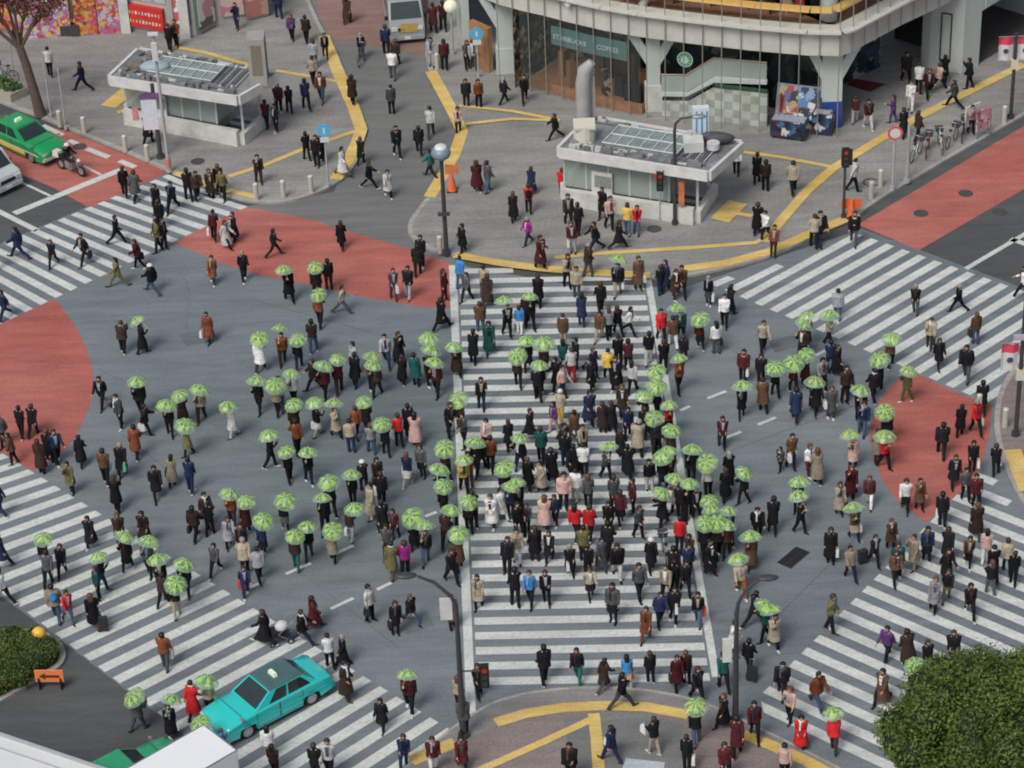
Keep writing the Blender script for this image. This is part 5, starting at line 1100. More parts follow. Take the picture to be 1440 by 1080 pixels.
# ------------------------------------------------------------------ people
COLS = {'k': ('black', (.014, .014, .017)), 'n': ('navy', (.020, .030, .075)), 'g': ('grey', (.075, .08, .085)), 'l': ('pale grey', (.32, .33, .37)), 'w': ('white', (.68, .69, .68)), 'c': ('beige', (.35, .30, .23)), 'b': ('brown', (.105, .06, .038)),
        'd': ('dark brown', (.045, .028, .024)), 'r': ('red', (.50, .025, .03)), 'o': ('rust orange', (.21, .07, .035)), 'p': ('purple', (.10, .045, .15)), 'm': ('magenta', (.36, .03, .25)), 'v': ('olive', (.14, .13, .055)), 't': ('dark teal', (.02, .10, .10)),
        'u': ('bright blue', (.05, .22, .50)), 'y': ('yellow', (.62, .42, .09)), 'i': ('pale pink', (.52, .35, .31)), 'e': ('maroon', (.075, .018, .022)), 'j': ('blue jeans', (.07, .11, .19))}
CM = {}
for k_, (nm_, c_) in COLS.items():
    CM[k_] = [mat('cloth_%s_%d' % (nm_.replace(' ', '_'), v), tuple(min(.8, c * f) for c in c_), .85, .42, 8, spec=.12, bump=.5) for v, f in enumerate((1.0, .70, 1.18))]
SKIN = [mat('skin_light', (.52, .34, .25), .55, .06, 5), mat('skin_tan', (.42, .27, .19), .55, .06, 5)]
HAIR = [mat('hair_black', (.012, .010, .010), .5, .2, 20), mat('hair_brown', (.045, .025, .017), .5, .2, 20), mat('hair_auburn', (.11, .05, .028), .5, .2, 20), mat('hair_grey', (.28, .27, .26), .6, .15, 20)]
SHOE = [mat('shoe_black', (.012, .012, .012), .4), mat('shoe_brown', (.07, .035, .02), .5), mat('shoe_white', (.6, .6, .6), .6)]
CAPM = mat('white_hat', (.65, .65, .63), .8)

POSES = {  # thigh L, knee L, thigh R, knee R, arm L (swing, elbow), arm R, lean
 'w': (22, 6, -16, 14, -16, 18, 18, 22, 2), 'w2': (-16, 14, 22, 6, 18, 22, -16, 18, 2),
 's': (31, 8, -24, 20, -26, 25, 28, 32, 4), 's2': (-24, 20, 31, 8, 28, 32, -26, 25, 4),
 't': (3, 1, -4, 4, 4, 14, -3, 12, 0), 'p': (12, 4, -9, 9, 12, 88, 8, 20, 1),
 'u': (16, 6, -13, 12, -12, 16, 38, 112, 2), 'u2': (-13, 12, 16, 6, -14, 18, 38, 112, 2), 'ua': (14, 6, -13, 12, 70, 35, 38, 112, 2),
 'w3': (19, 10, -20, 8, -24, 8, 12, 40, 6), 'w4': (-10, 20, 14, 3, 30, 45, -28, 10, 7), 'h': (12, 4, -8, 10, -12, 62, -10, 62, 3), 'h2': (-8, 10, 12, 4, -10, 58, -14, 66, 5), 'v': (8, 3, -8, 8, 8, 20, 40, 125, 5),
 'a': (10, 4, -9, 9, 85, 25, 12, 20, 0), 'm': (72, 72, 72, 72, 50, 30, 50, 30, 14)}
def skeleton(P_):
    tL, kL, tR, kR, aL, eL, aR, eR, lean = POSES[P_]; J = {}
    def leg(s, th, kn):
        hip = Vector((s * .092, 0, .90)); a = R(th); knee = hip + Vector((0, math.sin(a), -math.cos(a))) * .43; b = R(th - kn); ank = knee + Vector((0, math.sin(b), -math.cos(b))) * .40
        return hip, knee, ank, b
    for s, nm, th, kn in ((-1, 'L', tL, kL), (1, 'R', tR, kR)): J['hip' + nm], J['knee' + nm], J['ank' + nm], J['sh' + nm] = leg(s, th, kn)
    low = min(J['ankL'].z, J['ankR'].z) - .075; J['dz'] = -low if P_ != 'm' else .0
    for k in list(J):
        if isinstance(J[k], Vector): J[k].z += J['dz']
    L_ = R(lean); z0 = .90 + J['dz']
    def tor(h): return Vector((0, math.sin(L_) * h, z0 + math.cos(L_) * h))
    J['pel'] = tor(.03); J['waist'] = tor(.20); J['chest'] = tor(.40); J['shz'] = tor(.52); J['neck'] = tor(.58); J['head'] = tor(.70)
    for s, nm, sw, el in ((-1, 'L', aL, eL), (1, 'R', aR, eR)):
        sh = J['shz'] + Vector((s * .175, 0, -.02)); a = R(sw); inw = -s * (.12 if el > 60 else -.06)
        ua = Vector((inw * .6, math.sin(a), -math.cos(a))).normalized(); elb = sh + ua * .285; b = R(sw + el); fa = Vector((inw, math.sin(b), -math.cos(b))).normalized(); wr = elb + fa * .245
        J['s' + nm], J['e' + nm], J['w' + nm], J['f' + nm] = sh, elb, wr, fa
    return J
def skin_body(J, nm):
    V = []; E = []; Rr = []
    def add(p, r, par=None):
        V.append(p); Rr.append(r)
        if par is not None: E.append((par, len(V) - 1))
        return len(V) - 1
    pel = add(J['pel'], .115); wa = add(J['waist'], .105, pel); ch = add(J['chest'], .125, wa); sh = add(J['shz'], .085, ch); ne = add(J['neck'] + Vector((0, 0, .02)), .048, sh); jaw = add(J['head'] + Vector((0, .012, -.055)), .062, ne); hd = add(J['head'] + Vector((0, .005, .03)), .085, jaw); add(J['head'] + Vector((0, -.005, .095)), .060, hd)
    for s in 'LR':
        h = add(J['hip' + s] + Vector((0, 0, -.03)), .082, pel); k = add(J['knee' + s], .052, h); m_ = add(J['knee' + s].lerp(J['ank' + s], .35), .050, k); add(J['ank' + s], .034, m_)
        a = add(J['s' + s], .052, sh); e = add(J['e' + s], .038, a); w_ = add(J['w' + s], .026, e); add(J['w' + s] + J['f' + s] * .07, .030, w_)
    me = bpy.data.meshes.new('tmp'); me.from_pydata(V, E, []); ob = bpy.data.objects.new('tmp', me); C.objects.link(ob); md = ob.modifiers.new('s', 'SKIN')
    for i, r in enumerate(Rr): ob.data.skin_vertices[0].data[i].radius = (r, r)
    ob.data.skin_vertices[0].data[0].use_root = True; ss = ob.modifiers.new('u', 'SUBSURF'); ss.levels = 1
    dg = bpy.context.evaluated_depsgraph_get(); dg.update(); em = bpy.data.meshes.new_from_object(ob.evaluated_get(dg)); vs = [v.co.copy() for v in em.vertices]; fs = [tuple(p.vertices) for p in em.polygons]
    bpy.data.objects.remove(ob); bpy.data.meshes.remove(em)
    zt = J['neck'].z - .05; zl = J['pel'].z - .1
    for v in vs:
        if zl < v.z < zt and abs(v.x) < .22: v.y = J['pel'].y + (v.y - J['pel'].y) * .82 + 0
    return vs, fs
def hand(mb, w_, f, side, grip):
    """palm, four bent fingers of different lengths and a thumb leaving the side of the palm"""
    f = f.normalized(); x = Vector((side, 0, 0)); x = (x - f * f.dot(x)).normalized(); n_ = f.cross(x) * side   # palm normal
    pc = w_ + f * .075; mb.ball(pc - f * .012, .04, 8, 6, sc=(.8, .8, 1.0))
    inner = -x
    curl = 70 if grip else 22
    for k, ln in enumerate((.070, .080, .074, .058)):
        off = n_ * 0 + x.cross(f).normalized() * (.027 - .018 * k); p = pc + f * .02 + off; d = f.copy(); pts = [p]
        for j in range(3):
            an = R(curl * (j + 1) / (1 if grip else 1.6)); dd = (f * math.cos(an) + inner * math.sin(an)).normalized(); p = p + dd * ln / 3; pts.append(p)
        mb.tube(pts, [.0095, .009, .008, .006], 5)
    side_v = x.cross(f).normalized(); b = pc - f * .03 + side_v * .03; mb.tube([b, b + side_v * .025 + f * .02 + inner * .01, b + side_v * .022 + f * .045 + inner * .025], [.012, .010, .007], 5)
def ring_e(c, rx, ry, seg=14, tilt=0, fwd=0):
    return [Vector((c.x + math.cos(2 * PI * k / seg) * rx, c.y + math.sin(2 * PI * k / seg) * ry + fwd, c.z + tilt * math.sin(2 * PI * k / seg))) for k in range(seg)]
PROTO = {}
rw_ = random.Random(3)
def wob(r, a): return [p + Vector((rw_.uniform(-a, a), rw_.uniform(-a, a), 0)) for p in r]
for pn in POSES:
    J = skeleton(pn); D_ = {'J': J}
    mb = MB(); vs, fs = skin_body(J, pn); mb.add(vs, fs, 0, True); H = J['head']
    mb.add([H + Vector((-.014, .088, -.02)), H + Vector((.014, .088, -.02)), H + Vector((0, .113, -.022)), H + Vector((0, .085, .025))], [(0, 1, 2), (1, 3, 2), (3, 0, 2)], 0, True)
    for s in (-1, 1): mb.ball(H + Vector((s * .083, .0, -.005)), .022, 6, 5, sc=(.4, .8, 1.2)); mb.ball(H + Vector((s * .032, .080, .012)), .011, 6, 4, mi=1)
    mb.box(H + Vector((0, .080, -.055)), (.042, .014, .010), mi=2)
    for s, nm in ((-1, 'L'), (1, 'R')): hand(mb, J['w' + nm], J['f' + nm], s, (pn[0] == 'u' and nm == 'R') or pn == 'm')
    me = mb.mesh('body_' + pn); D_['body'] = me
    # trousers
    mb = MB(); pz = J['pel'].z
    for s in 'LR':
        h, k, a = J['hip' + s], J['knee' + s], J['ank' + s]; mb.tube([h + Vector((0, 0, .05)), h.lerp(k, .35), k + Vector((0, .006, 0)), k.lerp(a, .55), a + Vector((0, 0, .0))], [.098, .092, .070, .062, .058], 10)
    mb.loft([ring_e(Vector((0, J['hipL'].y, pz - .16)), .150, .105), ring_e(J['pel'] + Vector((0, 0, -.03)), .172, .122), ring_e(J['pel'] + Vector((0, 0, .09)), .160, .110)])
    D_['trousers'] = mb.mesh('trousers_' + pn)
    mb = MB()                                   # tights
    for s in 'LR':
        h, k, a = J['hip' + s], J['knee' + s], J['ank' + s]; mb.tube([h, h.lerp(k, .4), k, k.lerp(a, .4), a], [.09, .078, .055, .054, .038], 8)
    D_['tights'] = mb.mesh('tights_' + pn)
    for s in 'LR':
        mb = MB(); a = J['ank' + s]; an = J['sh' + s]; fw = Vector((0, math.cos(an * .8), math.sin(an * .8))); upv = Vector((0, -fw.z, fw.y)); sx = -.006 if s == 'L' else .006
        ax = Vector((1, 0, 0)); c0 = a - upv * .045 
        rr = []
        for t, wd, ht in ((-.06, .034, .05), (-.02, .042, .06), (.06, .045, .045), (.13, .046, .034), (.175, .034, .024), (.195, .015, .014)):
            c = c0 + fw * t; rr.append([c + ax * (math.cos(2 * PI * k / 8) * wd) + upv * (math.sin(2 * PI * k / 8) * ht * .5 + ht * .5 - .028) for k in range(8)])
        mb.loft(rr); D_['shoe' + s] = mb.mesh('shoe_' + pn)
    def sleeves(mb, r0, r1):
        for s in 'LR':
            sh, e, w_ = J['s' + s], J['e' + s], J['w' + s]; mb.tube([sh.lerp(J['shz'], .45), sh, sh.lerp(e, .5), e, e.lerp(w_, .5), w_ - J['f' + s] * .005], [r0 * 1.1, r0 * 1.08, r0 * .93, r0 * .86, r0 * .78, r1], 9)
    for gname, (hem, hrx, hry, k, slv) in {'jacket': (-.06, .195, .145, 1.0, .066), 'puffer': (-.10, .235, .185, 1.22, .085), 'coat': (-.42, .225, .19, 1.05, .070), 'longcoat': (-.56, .25, .22, 1.06, .072)}.items():
        mb = MB(); pz_ = J['pel']; sw_ = (J['kneeL'].y + J['kneeR'].y) / 2; spread = abs(J['kneeL'].y - J['kneeR'].y); rings = []
        if pn == 'm' and hem < -.2: hem = -.1
        if hem < -.2:
            rings.append(wob(ring_e(Vector((0, sw_ * .8, pz_.z + hem)), hrx * k, hry + spread * .22), .016)); rings.append(wob(ring_e(Vector((0, sw_ * .4, pz_.z + hem * .5)), hrx * .93 * k, hry * .9 + spread * .10), .012))
        else: rings.append(wob(ring_e(pz_ + Vector((0, 0, hem)), hrx, hry), .006))
        rings.append(wob(ring_e(pz_ + Vector((0, 0, .03)), .188 * k, .138 * k), .006)); rings.append(wob(ring_e(J['waist'], .168 * k, .125 * k), .005)); rings.append(wob(ring_e(J['chest'] + Vector((0, 0, -.02)), .190 * k, .138 * k), .004))
        rings.append(ring_e(J['chest'] + Vector((0, 0, .07)), .200 * (1 + (k - 1) * .5), .132 * k)); rings.append(ring_e(J['shz'] + Vector((0, 0, .015)), .165, .105)); rings.append(ring_e(J['neck'] + Vector((0, 0, -.02)), .085, .078)); rings.append(ring_e(J['neck'] + Vector((0, -.005, .035)), .068, .066))
        mb.loft(rings); sleeves(mb, slv, slv * .72)
        mb.tube([J['neck'] + Vector((math.cos(a_) * .075, math.sin(a_) * .072 - .004, .03 - .012 * math.sin(a_))) for a_ in np.linspace(0, 2 * PI, 12)], .018, 5, cap=False)
        D_[gname] = mb.mesh(gname + '_' + pn)
    mb = MB(); pz_ = J['pel']; spread = abs(J['kneeL'].y - J['kneeR'].y)
    mb.loft([wob(ring_e(pz_ + Vector((0, 0, -.40)), .20, .17 + spread * .2), .02), ring_e(pz_ + Vector((0, 0, -.2)), .19, .15 + spread * .1), ring_e(pz_ + Vector((0, 0, .08)), .155, .112)]); D_['skirt'] = mb.mesh('skirt_' + pn)
    Nk = J['neck']; mb = MB(); mb.tube([Nk + Vector((math.cos(a_) * .078, math.sin(a_) * .076 + .005, .035 - .02 * math.sin(a_))) for a_ in np.linspace(0, 2 * PI, 12)], .036, 6, cap=False); mb.tube([Nk + Vector((.03, .09, .0)), Nk + Vector((.045, .135, -.1)), J['chest'] + Vector((.05, .165, -.02)), J['waist'] + Vector((.05, .17, .02))], [.032, .034, .036, .034], 6, flat=.5); D_['scarf'] = mb.mesh('scarf_' + pn)
    mb = MB(); mb.loft([[J['waist'] + Vector((x * .035, y_, -.06)) for x, y_ in ((-1, .125), (1, .125), (1, .145), (-1, .145))], [J['chest'] + Vector((x * .05, y_, -.02)) for x, y_ in ((-1, .13), (1, .13), (1, .152), (-1, .152))], [J['neck'] + Vector((x * .065, y_, -.03)) for x, y_ in ((-1, .05), (1, .05), (1, .105), (-1, .105))]], smooth=False); D_['shirt'] = mb.mesh('shirt_' + pn)
    # hair and hats
    def cap_fn(front): 
        def fn(d, q):
            if d.y > .25 and d.z < front: return Vector((q.x * .80, q.y * .62, q.z * .9))
            return q
        return fn
    Hc = H + Vector((0, -.012, .035))
    mb = MB(); mb.ball(Hc, .112, 14, 9, sc=(.93, 1.02, 1.02), fn=cap_fn(.35)); D_['hair_short'] = mb.mesh('hair_short_' + pn)
    mb = MB(); mb.ball(Hc, .118, 14, 9, sc=(.95, 1.02, 1.02), fn=cap_fn(.30)); mb.loft([ring_e(Hc + Vector((0, -.045, .03)), .095, .07, 10), ring_e(Hc + Vector((0, -.055, -.10)), .098, .065, 10), ring_e(Hc + Vector((0, -.075, -.22)), .095, .050, 10), ring_e(Hc + Vector((0, -.08, -.30)), .06, .03, 10)]); D_['hair_long'] = mb.mesh('hair_long_' + pn)
    mb = MB(); mb.ball(Hc, .118, 14, 9, sc=(.97, 1.04, 1.0), fn=cap_fn(.30)); mb.ball(Hc + Vector((0, -.03, -.06)), .11, 10, 7, sc=(1.0, .85, .8)); D_['hair_bob'] = mb.mesh('hair_bob_' + pn)
    mb = MB(); mb.ball(H + Vector((0, -.008, .055)), .122, 14, 8, sc=(1, 1.05, .85), fn=lambda d, q: q if d.z > -.2 else Vector((q.x, q.y, -.03))); mb.disc(H + Vector((0, .01, .045)), (0, 0, 1), .125, .015, 16); D_['hat'] = mb.mesh('hat_' + pn)
    PROTO[pn] = D_
def slotted(me, k=1):
    while len(me.materials) < k: me.materials.append(None)
for pn, D_ in PROTO.items():
    for k_, me in D_.items():
        if k_ != 'J': slotted(me, 3 if k_ == 'body' else 1)
EYE = mat('eye_dark', (.02, .015, .012), .3); LIP = mat('lips', (.38, .15, .13), .5)

